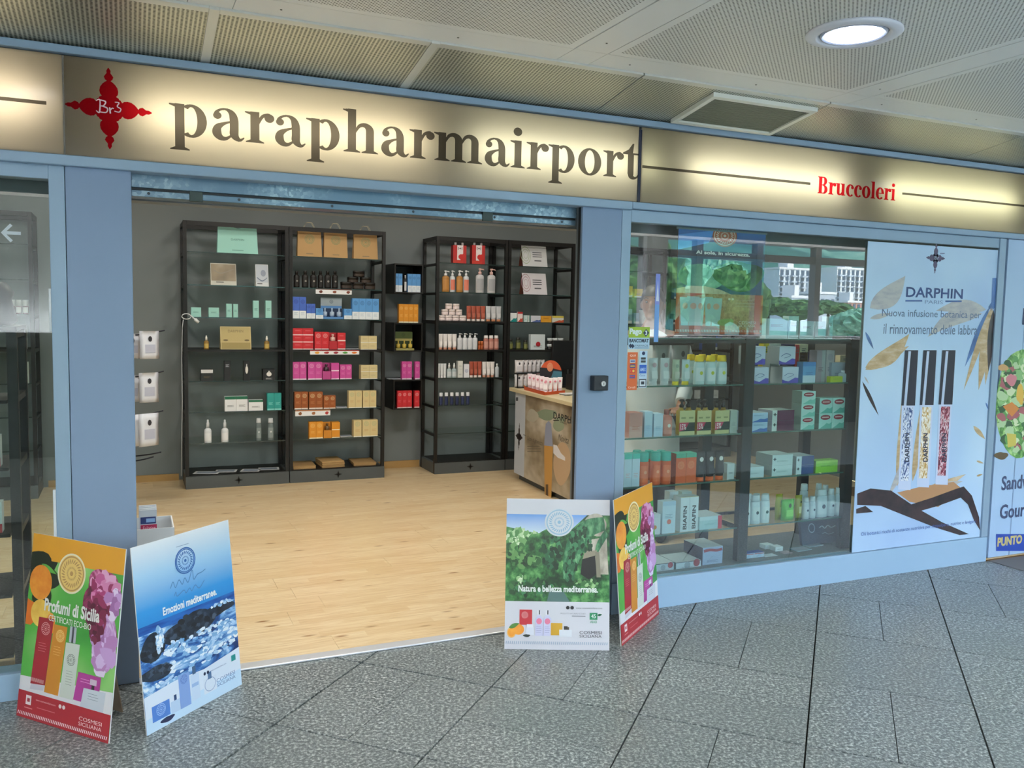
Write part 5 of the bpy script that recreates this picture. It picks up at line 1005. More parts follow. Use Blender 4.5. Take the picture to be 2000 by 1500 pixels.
# standing on the top shelf of the window rack
for i, (a, b, yt, n_) in enumerate(((1496, 1538, 622, 'long low white'), (1540, 1560, 617, 'taller white'), (1562, 1590, 627, 'flat white'), (1592, 1612, 628, 'right flat white'), (1617, 1627, 618, 'slim upright white'))): row(WR, 'carton', a, b, 1, yt, 655, box_('bcd4d8', lines='8c5c5c', lines_y=.7), '%s carton' % n_, d=.05, dy=.12)
# hanging white paper bags at the back of the left bay
for i, (x0, x1, y0, y1) in enumerate(((1271, 1305, 672, 750), (1308, 1344, 672, 738))):
    pa, pb = fy(x0, 700, 4.30), fy(x1, 700, 4.30); put('pouch', (pa.x+pb.x)/2, 4.26, fy(x0, y1, 4.3).z, pb.x-pa.x, .05, fy(x0, y0, 4.3).z-fy(x0, y1, 4.3).z, dict(body='c8ccd0', motif='6c7074', name='hanging_pouch'), '%s white crinkled packet hanging behind the sun tubes' % ('left', 'right')[i])
MB().tube([(2.50, 4.285, 1.34), (3.10, 4.285, 1.34)], .008, 'rack_steel', 8).build('hanging_rail', wr)
# ------------------------------------------------------------------ lamps inside the shop
for i, (x, y) in enumerate(((-.6, 5.0), (1.2, 4.75), (3.0, 4.9), (-.6, 6.6), (1.2, 6.5), (2.9, 6.5), (4.9, 5.4), (4.9, 7.0))):
    light('shop_lamp', 'AREA', (x, y, 2.97), SHOP_LAMP_W*(.3 if x > 4 else 2.9 if y < 5.2 else .6), (1, .93, .82), size=.5, size_y=.5)
# ------------------------------------------------------------------ counter and what stands on it
CA, CB = Vector((3.19, 7.06, 0)), Vector((3.10, 5.30, 0)); cd = (CB-CA).normalized(); cn = Vector((cd.y, -cd.x, 0))
if cn.x > 0: cn = -cn
CL = (CB-CA).length
def fp(px, py, P0, dr, nr):
    v = ray(px, py); o = Vector((0, 0, CAMH)); t = (P0-o).dot(nr)/v.dot(nr); q = o+v*t; return ((q-P0).dot(dr), q.z)
cq = lambda x, y: fp(x, y, CA, cd, cn)
ct = empty('sales_counter', (0, 0, 0)); tag(ct, 'sales counter with pale wood top and printed white and beige front behind the right pillar', 'counter')
def cbox(n, s0, s1, d0, d1, z0, z1, mt):
    P = lambda s, d, z: CA+cd*s-cn*d+Vector((0, 0, z))
    o = MB().hexa([P(s, d, z) for z in (z0, z1) for s, d in ((s0, d0), (s1, d0), (s1, d1), (s0, d1))], mt).build(n, ct); return o
cbox('body', 0, CL, .004, .58, .06, .80, M('counter_white', 'd8dade', .5)); cbox('kick_board', .03, CL, .04, .56, .004, .06, 'plinth_grey'); bevel(cbox('worktop', -.07, CL+.02, -.035, .60, .80, .832, M('worktop', 'd9cba4', .35)), .003)
A = Art(cq, .00002); mpc = lambda s, z, d: CA+cd*s+cn*(d+.001)+Vector((0, 0, z))
A.raw([[(.0, .06), (.245, .06), (.245, .798), (0, .798)]], hexm('c4ccd8')); A.raw([[(.245, .06), (CL, .06), (CL, .798), (.245, .798)]], M('pic_sandleft'))
s0, z0 = cq(1014, 853); A.raw(cross_polys(s0, z0, .085, .125), hexm('2c2226')); A.raw([[(s0+.10, z0+.03), (s0+.16, z0+.03), (s0+.16, z0+.036), (s0+.10, z0+.036)]], hexm('5a5a60'))
A.blob(1068, 810, 17, 12, hexm('8c9c84'), 3).blob(1092, 828, 12, 14, hexm('96a48a'), 5).blob(1040, 812, 10, 14, hexm('b8b4a4'), 4).poly([(1063, 870), (1066, 828), (1072, 822), (1077, 828), (1080, 872)], hexm('98a0b8')).poly([(1063, 870), (1080, 872), (1077, 972), (1064, 966)], hexm('c89850')).rect(1066, 946, 1071, 969, hexm('5a4430'))
A.blob(1098, 905, 17, 42, hexm('c4a888'), 9, j=.05).poly([(1081, 868), (1088, 870), (1096, 885), (1104, 893), (1104, 900), (1090, 894), (1081, 885)], hexm('e4e4ea'))
A.text('DARPH', 1081, 817, 1116, 804, hexm('2a2e30'), .02).rect(1081, 820, 1092, 822, hexm('3a3a3c')).text('PARIS', 1095, 826, 1107, 822, hexm('3a3a3c')).rect(1109, 825, 1116, 827, hexm('3a3a3c'))
A.text('Novita', 1090, 860, 1111, 847, hexm('4a463c'), 0, .35).text('L\'elisir di giovinezza', 1030, 862, 1060, 850, hexm('5c564a'), 0, .3)
A.lines(1030, 1060, 871, 5, 3, hexm('6c665a'), .25).rect(1008, 776, 1012, 783, hexm('3c4048')); A.build('printed_front', mpc, ct)
ZT = .832
def onc(px, py): return fz(px, py, ZT)
L_, F_, R_ = Vector((3.19, 6.88, ZT)), Vector((3.135, 6.36, ZT)), Vector((3.40, 6.50, ZT))
tr_ = empty('tube_display', (0, 0, 0)); tag(tr_, 'orange counter tray with round-topped orange and black header card, holding white and pink tubes', 'display stand'); om = hexm('c8542c')
B_ = L_+R_-F_
def plate(pts, z0, z1, mt, n, par): return MB().hexa([(p.x, p.y, z) for z in (z0, z1) for p in pts], mt).build(n, par)
plate((L_, F_, R_, B_), ZT+.001, ZT+.012, om, 'tray_base', tr_)
def wall(a, b, z0, z1, t, mt, n, par):
    d = (b-a).normalized(); nn = Vector((-d.y, d.x, 0))*t; return MB().hexa([(p.x, p.y, z) for z in (z0, z1) for p in (a, b, b+nn, a+nn)], mt).build(n, par)
wall(L_, F_, ZT+.012, ZT+.030, .003, om, 'tray_lip', tr_); wall(F_, R_, ZT+.012, ZT+.026, .003, om, 'tray_lip', tr_)
def row_dir(a, b, n, st, hh, txt, w, kind='tube', off=.03, gname=None):
    d = (b-a).normalized(); nn = Vector((-d.y, d.x, 0)); rz = math.atan2(d.y, d.x)
    for i in range(n):
        p = a+(b-a)*((i+.5)/n)+nn*off; put(kind, p.x, p.y, ZT+.0125, w, .03, hh, st, '%s %s' % (ORD[i], txt), gname, -.45)
PT = dict(body='ecdce4', cap='e8d4dc', label='f0e8ec', motif='d88c9c')
row_dir(L_.lerp(F_, .02), F_, 5, PT, .135, 'white and pink tube along the left edge of the counter tray', .042); row_dir(F_.lerp(R_, .05), R_, 4, dict(body='f0e8ec', cap='e8d4dc', label='f4f0f2', motif='d87c90'), .125, 'white tube along the right edge of the counter tray', .042)
a, b = Vector((3.235, 6.66, ZT)), Vector((3.385, 6.54, ZT)); d = (b-a); w = d.length; d.normalize(); nn = Vector((d.y, -d.x, 0))
arch = [(0, 0), (w, 0), (w, .15)]+[(w/2+w/2*math.cos(t*PI/14), .15+.115*math.sin(t*PI/14)) for t in range(15)]+[(0, .15)]
mpa = lambda p, q, e: a+d*p+nn*e+Vector((0, 0, .012+q))
MB().prism(arch, om, mpa, -.003).build('header_card', tr_)
A = Art(); A.poly([(0, .10), (w, .10), (w, .18), (w*.6, .195), (0, .20)], hexm('181a24')).poly([(w*.5, .105), (w, .105), (w, .17), (w*.62, .175)], hexm('3c7488')); A.medal(w*.46, .205, .026, .038, hexm('d8906c'), hexm('b85c40'), 14); A.build('print', mpa, tr_)
# packets on a two-tier black rack
pr = empty('packet_rack', (0, 0, 0)); tag(pr, 'black two-tier rack of white face-mask packets on the counter', 'display stand')
pa, pb = Vector((3.19, 7.02, 0)), Vector((3.47, 7.06, 0))
for z in (ZT, ZT+.13): plate((pa, pb, pb+Vector((0, .06, 0)), pa+Vector((0, .06, 0))), z+.001, z+.008, hexm('14161a'), 'rack_tier', pr)
for p in (pa, pb): MB().box(p.x-.004, p.x+.004, p.y-.0, p.y+.008, ZT+.008, ZT+.13, hexm('14161a')).build('rack_post', pr)
MP = dict(body='dcdce2', label='c4c4cc', motif='2c2c34')
for tier in (0, 1):
    for i in range(6):
        p = pa.lerp(pb, (i+.5)/6); put('pouch', p.x, p.y+.015+.002*i, ZT+.0085+.13*tier, .085, .02, .115, MP, '%s white face-mask packet from the left on the %s tier of the counter rack' % (ORD[i], ('lower', 'upper')[tier]), rz=-.3+.03*i)
p = onc(1057, 747); put('pouch', p.x+.05, p.y+.10, ZT+.0005, .10, .03, .19, dict(body='dca4ac', label='e8dce0'), 'pink packet standing behind the counter tray')
p = onc(1090, 770); o = MB()
for i in range(4): c = .10*(i-1.5); o.hexa([(x*math.cos(c)-y*math.sin(c), x*math.sin(c)+y*math.cos(c), z+.004*i) for z in (0, .003) for x, y in ((-.07, -.05), (.09, -.05), (.09, .06), (-.07, .06))], hexm(('dcdcd8', '30343c', 'd8dce0', 'e0e0de')[i]))
o = o.build('leaflet', None, (p.x+.06, p.y-.10, ZT+.001)); tag(o, 'fanned pile of leaflets in front of the orange counter tray', 'leaflets')
sc = empty('till_screen', (0, 0, 0)); tag(sc, 'black till screen and printer on the counter at the door post', 'computer'); p = Vector((3.66, 6.35, 0))
xs = fy(1079, 700, 7.0).x
bevel(bx('screen', xs, xs+.30, 7.0, 7.03, 1.00, fy(1100, 665, 7.0).z, hexm('0e0f12'), sc), .006); bevel(bx('stand', xs+.12, xs+.18, 7.04, 7.07, ZT+.02, 1.15, hexm('121316'), sc), .003); bevel(bx('foot', xs+.04, xs+.26, 6.98, 7.12, ZT+.001, ZT+.02, hexm('121316'), sc), .004); bevel(bx('printer', xs+.06, xs+.20, 6.70, 6.85, ZT+.001, ZT+.14, hexm('16171a'), sc), .01)

o = MB().lathe([(.03, 0), (.034, .01), (.034, .07), (.03, .08)], hexm('d88c2c'), seg=16).build('orange_pot', None, (3.275, 7.08, ZT+.0005)); tag(o, 'small orange pot at the far left end of the counter', 'pot')
# ------------------------------------------------------------------ person behind the counter
def person():
    X, Y = 3.21, 4.90
    t = empty('person', (X, Y, .004), math.radians(-40)); tag(t, 'person in a white coat behind the counter, dark short hair, head turned left and down', 'person')
    def skin(vs, es, rs, root=0):
        me = bpy.data.meshes.new('s'); me.from_pydata(vs, es, []); o = bpy.data.objects.new('s', me); COL.objects.link(o)
        o.modifiers.new('k', 'SKIN'); ly = me.skin_vertices[0] if me.skin_vertices else None
        if ly is None:
            bm = bmesh.new(); bm.from_mesh(me); bm.verts.layers.skin.verify(); bm.to_mesh(me); bm.free(); ly = me.skin_vertices[0]
        for i, r in enumerate(rs): ly.data[i].radius = r if isinstance(r, tuple) else (r, r); ly.data[i].use_root = (i == root)
        sb = o.modifiers.new('u', 'SUBSURF'); sb.levels = sb.render_levels = 2
        dg = bpy.context.evaluated_depsgraph_get(); ev = o.evaluated_get(dg); m2 = bpy.data.meshes.new_from_object(ev)
        r = ([tuple(v.co) for v in m2.vertices], [tuple(p.vertices) for p in m2.polygons]); bpy.data.objects.remove(o); return r
    # local frame: person faces -y
    def arm(s): return [(s*.175, .0, 1.345), (s*.215, .01, 1.22), (s*.235, .02, 1.08), (s*.235, -.04, 1.00), (s*.22, -.17, .93), (s*.215, -.24, .915)]
    V = [(0, 0, .90), (0, .0, 1.06), (0, -.005, 1.22), (0, .005, 1.355), (0, -.005, 1.43), (0, -.02, 1.50)]; E = [(0, 1), (1, 2), (2, 3), (3, 4), (4, 5)]; Rr = [(.15, .11), (.13, .10), (.155, .105), (.10, .08), (.052, .055), (.06, .07)]
    for s in (-1, 1):
        b0 = len(V); A_ = arm(s); V += A_; E.append((3, b0)); E += [(b0+i, b0+i+1) for i in range(5)]; Rr += [.065, .052, .044, .038, .028, .026]
        b0 = len(V); V += [(s*.10, 0, .82), (s*.105, -.005, .48), (s*.11, .015, .12), (s*.11, .0, .05), (s*.115, -.14, .035)]; E.append((0, b0)); E += [(b0+i, b0+i+1) for i in range(4)]; Rr += [.09, .062, .045, .04, .032]
    v, f = skin(V, E, Rr); mb = MB(); k = 'skin'
    def add(vs, fs):
        i = len(mb.v); mb.v += vs; mb.f += [tuple(a+i for a in q) for q in fs]; mb.mi += [mb.mat(k)]*len(fs); mb.sm += [True]*len(fs)
    add(v, f)
    def ball(cx, cy, cz, rx, ry, rz, seg=20, rg=12):
        mb.lathe([(math.sin(PI*(j+.05)/(rg+.1)), -math.cos(PI*(j+.05)/(rg+.1))*rz) for j in range(rg+1)], k, cx, cy, seg, rx, ry, z0=cz)
    ball(0, -.012, 1.585, .074, .092, .108); ball(0, -.045, 1.515, .050, .050, .052); ball(0, -.108, 1.568, .011, .016, .024, 10, 8); ball(0, -.098, 1.535, .022, .012, .009, 10, 6); ball(0, -.094, 1.493, .024, .020, .018, 10, 6)
    for s in (-1, 1):
        ball(s*.076, .0, 1.575, .009, .018, .030, 10, 8); ball(s*.033, -.090, 1.607, .024, .012, .008, 10, 6)
        hx, hy, hz = s*.212, -.285, .91; ball(hx, hy, hz, .038, .050, .015, 12, 8)
        for q, (ln, dx) in enumerate(((.060, -.026), (.070, -.009), (.066, .009), (.052, .026))):
            p0 = Vector((hx+dx, hy-.035, hz)); mb.tube([p0, p0+Vector((dx*.2, -ln*.55, -.002)), p0+Vector((dx*.25, -ln*.95, -.018)), p0+Vector((dx*.25, -ln, -.034))], [.0085, .008, .0075, .006], k, 8)
        mb.tube([(hx-s*.030, hy+.02, hz), (hx-s*.052, hy-.01, hz-.004), (hx-s*.058, hy-.035, hz-.012)], [.011, .0095, .008], k, 8)
    o = mb.build('body', t); md = o.modifiers.new('r', 'REMESH'); md.mode = 'VOXEL'; md.voxel_size = .006; md.use_smooth_shade = True; sm = o.modifiers.new('s', 'SMOOTH'); sm.iterations = 3; sm.factor = .4
    dg = bpy.context.evaluated_depsgraph_get(); me = bpy.data.meshes.new_from_object(o.evaluated_get(dg)); o.modifiers.clear(); o.data = me; me.materials.clear(); me.materials.append(MATS['skin']); me.polygons.foreach_set('use_smooth', [True]*len(me.polygons))
    # clothes
    mb = MB(); prof = [(.215, .52, .165), (.205, .70, .16), (.195, .90, .15), (.175, 1.06, .135), (.185, 1.22, .14), (.180, 1.31, .125), (.135, 1.375, .10), (.085, 1.405, .082), (.062, 1.43, .066)]; n = 24
    for a_, z_, b_ in prof:
        for q in range(n): t_ = 2*PI*q/n; w_ = 1+.02*math.sin(5*t_+z_*9); mb.v.append((a_*w_*math.cos(t_), b_*w_*math.sin(t_)+.004, z_))
    kk = mb.mat('coat')
    for r_ in range(len(prof)-1):
        for q in range(n): q2 = (q+1) % n; mb.f.append((r_*n+q, r_*n+q2, (r_+1)*n+q2, (r_+1)*n+q)); mb.mi.append(kk); mb.sm.append(True)
    for s in (-1, 1): mb.tube([(s*.10, .0, 1.34), (s*.175, .0, 1.335), (s*.215, .01, 1.22), (s*.235, .02, 1.08), (s*.235, -.04, 1.00), (s*.223, -.15, .94)], [.06, .075, .066, .058, .052, .044], 'coat', 14)
    mb.build('coat', t)
    mb = MB(); k = M('trousers', '22262e', .8)
    for s in (-1, 1): mb.tube([(s*.10, 0, .84), (s*.105, -.005, .48), (s*.11, .012, .08)], [.105, .085, .075], k, 12)
    mb.build('trousers', t); mb = MB()
    for s in (-1, 1): mb.tube([(s*.11, .05, .045), (s*.112, -.05, .045), (s*.115, -.17, .035)], [.046, .046, .034], M('shoe', '101114', .5), 10)
    mb.build('shoes', t)
    for s in (-1, 1): MB().poly if 0 else None
    mb = MB(); n = 22; rg = 9; P = []
    for j in range(rg+1):
        for i in range(n):
            a_ = 2*PI*i/n; fr = -math.sin(a_); lim = .62*PI if fr < .25 else .40*PI if fr > .6 else .5*PI; ph = lim*j/rg; w_ = 1+.03*math.sin(7*a_+j)
            P.append((.081*w_*math.sin(ph)*math.cos(a_), -.008+.100*w_*math.sin(ph)*math.sin(a_), 1.595+.112*w_*math.cos(ph)))
    mb.v = P; kk = mb.mat('hair')
    for j in range(rg):
        for i in range(n): mb.f.append((j*n+i, j*n+(i+1) % n, (j+1)*n+(i+1) % n, (j+1)*n+i)); mb.mi.append(kk); mb.sm.append(True)
    mb.build('hair', t)
    for s in (-1, 1): MB().lathe([(.0, -.009), (.008, -.005), (.0095, 0), (.008, .005), (.0, .009)], hexm('20140e', .2), s*.031, -.0925, 10, z0=1.590).build('eye', t)
    for s in (-1, 1): MB().tube([(s*.018, -.104, 1.612), (s*.034, -.102, 1.618), (s*.052, -.088, 1.612)], .0035, 'hair', 6).build('eyebrow', t)
person()
# ------------------------------------------------------------------ standing poster boards
def board(bl, br, lean, hgt, label, art, strut=True):
    a, b = (fz(*bl), fz(*br)) if isinstance(bl, tuple) else (bl, br); d = b-a; w = d.length; d.normalize(); n_ = Vector((-d.y, d.x, 0)); ph = math.radians(lean); s_ = Vector((0, 0, math.cos(ph)))+n_*math.sin(ph); nv = d.cross(s_)
    t = empty('poster_board', (a.x, a.y, .001)); tag(t, label, 'poster'); O = Vector((0, 0, 0))
    mp = lambda p, q, e: O+d*p+s_*q+nv*e
    pts = [(0, 0), (w, 0), (w, hgt), (0, hgt)]
    MB().prism(pts, hexm('e4e6ea'), mp, -.004).build('board', t)
    back = O-nv*.0045; L2 = hgt*.92; f0 = d*(w*.3); f1 = d*(w*.7); top = s_*(hgt*.86); ft = n_*(L2*.16+hgt*math.sin(ph)*.9)
    if strut: MB().hexa([back+f0+ft+Vector((0, 0, .004)), back+f1+ft+Vector((0, 0, .004)), back+f1+ft+n_*.004+Vector((0, 0, .004)), back+f0+ft+n_*.004+Vector((0, 0, .004)), back+f0+top, back+f1+top, back+f1+top+n_*.004, back+f0+top+n_*.004], M('kraft_strut', '8c7c68', .8)).build('support_leg', t)
    A = Art(unitsq(w, hgt), .00002); art(A); A.cut(0, w, 0, hgt); A.build('printed_poster', lambda p, q, e: mp(p, q, e+.0004), t); return t
K_ = .707
def art_profumi(A):
    A.rect(0, 0, 1, 1, M('pic_blurgreen')); A.rect(0, 0, 1, .135, hexm('e0a02c'))
    A.blob(.10, .20, .22, .10, hexm('14200e'), 2).poly([(0, .135), (.30, .135), (.26, .19), (0, .25)], hexm('14200e')).blob(.16, .33, .12, .07, hexm('1a2a10'), 6); A.leafp(.12, .16, .30, .20, .03, hexm('58a040'))
    A.poly([(0, .36), (.10, .38), (.12, .46), (.06, .50), (0, .50)], hexm('d87020'))
    A.ell(.13, .26, .125, .095, M('pic_orange')).ell(.16, .425, .11, .075, M('pic_lemon')).ell(.28, .47, .05, .06, M('pic_orange'))
    PL = [hexm(c) for c in ('8c2458', 'a83c74', 'c05c94', 'd888b8', 'e4a8d0')]; PD = [hexm(c) for c in ('4c0c28', '701c40', '8c2c58', '5c1434')]; PP = [hexm(c) for c in ('b884c0', 'c8a0d8', 'dcc0ec', 'a06ca8', 'ecdcf8')]
    for i, (x, y, rx, ry, m_) in enumerate(((.90, .24, .17, .11, 'pic_peony'), (.76, .20, .10, .08, 'pic_peony'), (.72, .33, .12, .10, 'pic_peony_dark'), (.86, .42, .15, .14, 'pic_peony_dark'), (.95, .30, .09, .09, 'pic_peony_light'), (.93, .50, .12, .15, 'pic_peony_light'), (.86, .60, .10, .06, 'pic_peony_light'))): A.blob(min(x, .995-rx*1.05), y, rx, ry, M(m_), 20+i, j=.12)
    A.scatter(.82, .22, .15, .09, 34, .045, PL, 1).scatter(.76, .36, .14, .08, 22, .04, PD, 2).scatter(.92, .29, .07, .07, 16, .04, PP, 3).scatter(.86, .52, .11, .13, 34, .05, PP, 4).scatter(.78, .44, .08, .06, 10, .035, PD, 5)
    A.poly([(0, .78), (1, .74), (1, .86), (0, .86)], hexm('e8e8ee'))
    A.medal(.46, .18, .15, .15*K_, hexm('e8c878'), hexm('b88c50'), 26).ring(.46, .18, .152, .152*K_, .09, hexm('f4ecd0'))
    A.poly([(.15, .445), (.315, .44), (.285, .80), (.12, .81)], hexm('98202c')).medal(.235, .50, .055, .055*K_, None, hexm('e8b8b8'), 14).lines(.17, .27, .58, .014, 4, hexm('d88c8c'), .15).ticks(.13, .27, .795, -.02, hexm('e8c8c8'), 12)
    A.poly([(.325, .465), (.47, .465), (.435, .835), (.28, .835)], hexm('c8862c')).medal(.40, .52, .05, .05*K_, hexm('d89c40'), hexm('f0d090'), 14).lines(.34, .43, .58, .014, 4, hexm('f0c880'), .12)
    A.poly([(.13, .81), (.285, .80), (.27, .83), (.12, .84)], hexm('d0d0dc')).poly([(.50, .455), (.57, .455), (.57, .54), (.50, .54)], hexm('b8bcc8')).rect(.525, .455, .545, .54, hexm('40444c'))
    A.poly([(.47, .545), (.62, .54), (.60, .835), (.45, .835)], hexm('d4dcd4')).medal(.54, .63, .05, .05*K_, None, hexm('3c5048'), 14).lines(.50, .58, .69, .014, 6, hexm('8c9890'), .15)
    A.poly([(.63, .68), (.87, .68), (.86, .83), (.60, .83)], hexm('a83c90')).lines(.66, .78, .71, .014, 2, hexm('e8a8dc'), .2).rect(.76, .70, .83, .73, hexm('d8c8d8')).rect(.78, .73, .81, .76, hexm('3c2838')).poly([(.70, .755), (.93, .75), (.92, .855), (.68, .855)], hexm('ccd4e0')).lines(.75, .87, .775, .014, 3, hexm('708090'), .15)
    A.rect(0, .855, 1, 1, hexm('a02430')).rect(.09, .875, .15, .925, hexm('f0e8e8')).rect(.105, .89, .135, .91, hexm('a02430')).text('www.cosmesisiciliana.com', .20, .892, .42, .882, hexm('e8c8c8')).ell(.47, .885, .016, .011, hexm('f0e8e8'), 12).ell(.51, .885, .016, .011, hexm('f0e8e8'), 12).rect(.08, .94, .17, .945, hexm('d89898')).rect(.22, .925, .42, .929, hexm('c87880'))
    A.text('COSMESI', .68, .925, .92, .905, hexm('f0e0e0')).text('SICILIANA', .68, .952, .92, .932, hexm('f0e0e0')).ticks(.01, .99, .985, -.018, hexm('f4ecec'), 52, .006)
    A.text('Profumi di Sicilia', .20, .405, .80, .335, hexm('f4f4f0'), .035).text('CERTIFICATI ECO-BIO', .26, .452, .72, .420, hexm('f0f0ec'), .01)
def art_sea(A):
    A.rect(0, 0, 1, 1, M('pic_skyfade')); A.rect(0, .44, 1, .80, M('pic_sea')); A.rect(0, .43, 1, .475, M('pic_deep'))
    for i, (x, y, rx, ry, m_) in enumerate(((.5, .53, .28, .07, 'pic_searock'), (.80, .50, .18, .035, 'pic_searock'), (.12, .56, .13, .07, 'pic_searock'), (.14, .70, .16, .04, 'pic_searock'))): A.blob(x, y, rx*.95, ry, M(m_), 40+i, j=.14)
    FO = [M('pic_foam'), hexm('e4f0fc'), hexm('b0d0ee'), hexm('7cacd8')]; SR = [hexm('16202e'), hexm('0c141e'), hexm('38485c'), hexm('24303e')]
    A.scatter(.5, .53, .26, .06, 40, .03, SR, 21, .5).scatter(.14, .70, .14, .03, 16, .03, SR, 22, .5).scatter(.12, .57, .10, .05, 16, .03, SR, 23, .6)
    A.scatter(.19, .53, .035, .07, 40, .014, FO, 11, 1.2).scatter(.34, .61, .12, .04, 50, .018, FO, 12, .6).scatter(.72, .60, .26, .03, 60, .025, FO, 13, .35).scatter(.84, .47, .14, .012, 24, .018, FO, 14, .4).scatter(.6, .70, .36, .06, 70, .03, FO, 15, .35).scatter(.25, .765, .24, .02, 30, .025, FO, 16, .4).scatter(.85, .66, .14, .07, 30, .025, FO, 17, .4)
    A.poly([(0, .80), (.30, .785), (.6, .80), (1, .77), (1, 1), (0, 1)], hexm('dce8f8')); A.poly([(0, .92), (1, .90), (1, 1), (0, 1)], hexm('c4e0f8'))
    A.ring(.50, .155, .105, .105*K_, .09, hexm('2c5ea4')).medal(.50, .155, .105, .105*K_, None, hexm('3468ac'), 22).lines(.42, .58, .065, .01, 1, hexm('7c98bc'), .3)
    A.ribbon([(.33, .28, .006), (.36, .25, .006), (.38, .285, .005), (.42, .25, .006), (.45, .28, .006), (.48, .25, .006), (.51, .28, .006), (.56, .22, .006), (.57, .275, .006), (.61, .255, .006), (.66, .25, .005), (.70, .24, .005)], hexm('4a7cb4'), 5)
    A.ribbon([(.36, .33, .005), (.38, .31, .005), (.39, .335, .005), (.46, .315, .005), (.48, .335, .005), (.52, .315, .005), (.54, .335, .005), (.58, .31, .005), (.62, .335, .005), (.68, .30, .005)], hexm('4a7cb4'), 5)
    A.text('Emozioni mediterranee.', .24, .412, .80, .368, hexm('f4f8fc'), .03)
    A.rect(.06, .865, .23, .965 if 0 else .95, hexm('4878c4')).medal(.145, .90, .05, .05*K_, None, hexm('a8c4ec'), 14).rect(.25, .90, .33, .945, hexm('88b0dc')).rect(.275, .86, .30, .90, hexm('24406c')).poly([(.24, .89), (.35, .89), (.35, .955), (.24, .955)], hexm('b8d0ec')).rect(.33, .77, .44, .955, hexm('7c9cd4')).medal(.385, .80, .04, .04*K_, None, hexm('3c62ac'), 12).rect(.45, .80, .54, .945, hexm('c8dcf4')).rect(.475, .755, .51, .80, hexm('3c5878')).rect(.46, .85, .53, .87, hexm('98b8e4')).rect(.58, .86, .72, .945, hexm('d8e4f4')).ring(.65, .90, .06, .04, .1, hexm('8ca4cc')).rect(.63, .83, .67, .87, hexm('4c6c94')).blob(.20, .98 if 0 else .968, .06, .016, hexm('20284c'), 3)
    A.ell(.60, .828, .013, .010, hexm('1c2c4c'), 12).ell(.635, .828, .013, .010, hexm('1c2c4c'), 12).text('www.cosmesisiciliana.com', .66, .833, .84, .824, hexm('4c6c9c')).rect(.90, .80, .95, .835, hexm('208888')).text('COSMESI', .72, .915, .93, .892, hexm('5c7cac')).text('SICILIANA', .72, .94, .93, .920, hexm('5c7cac'))
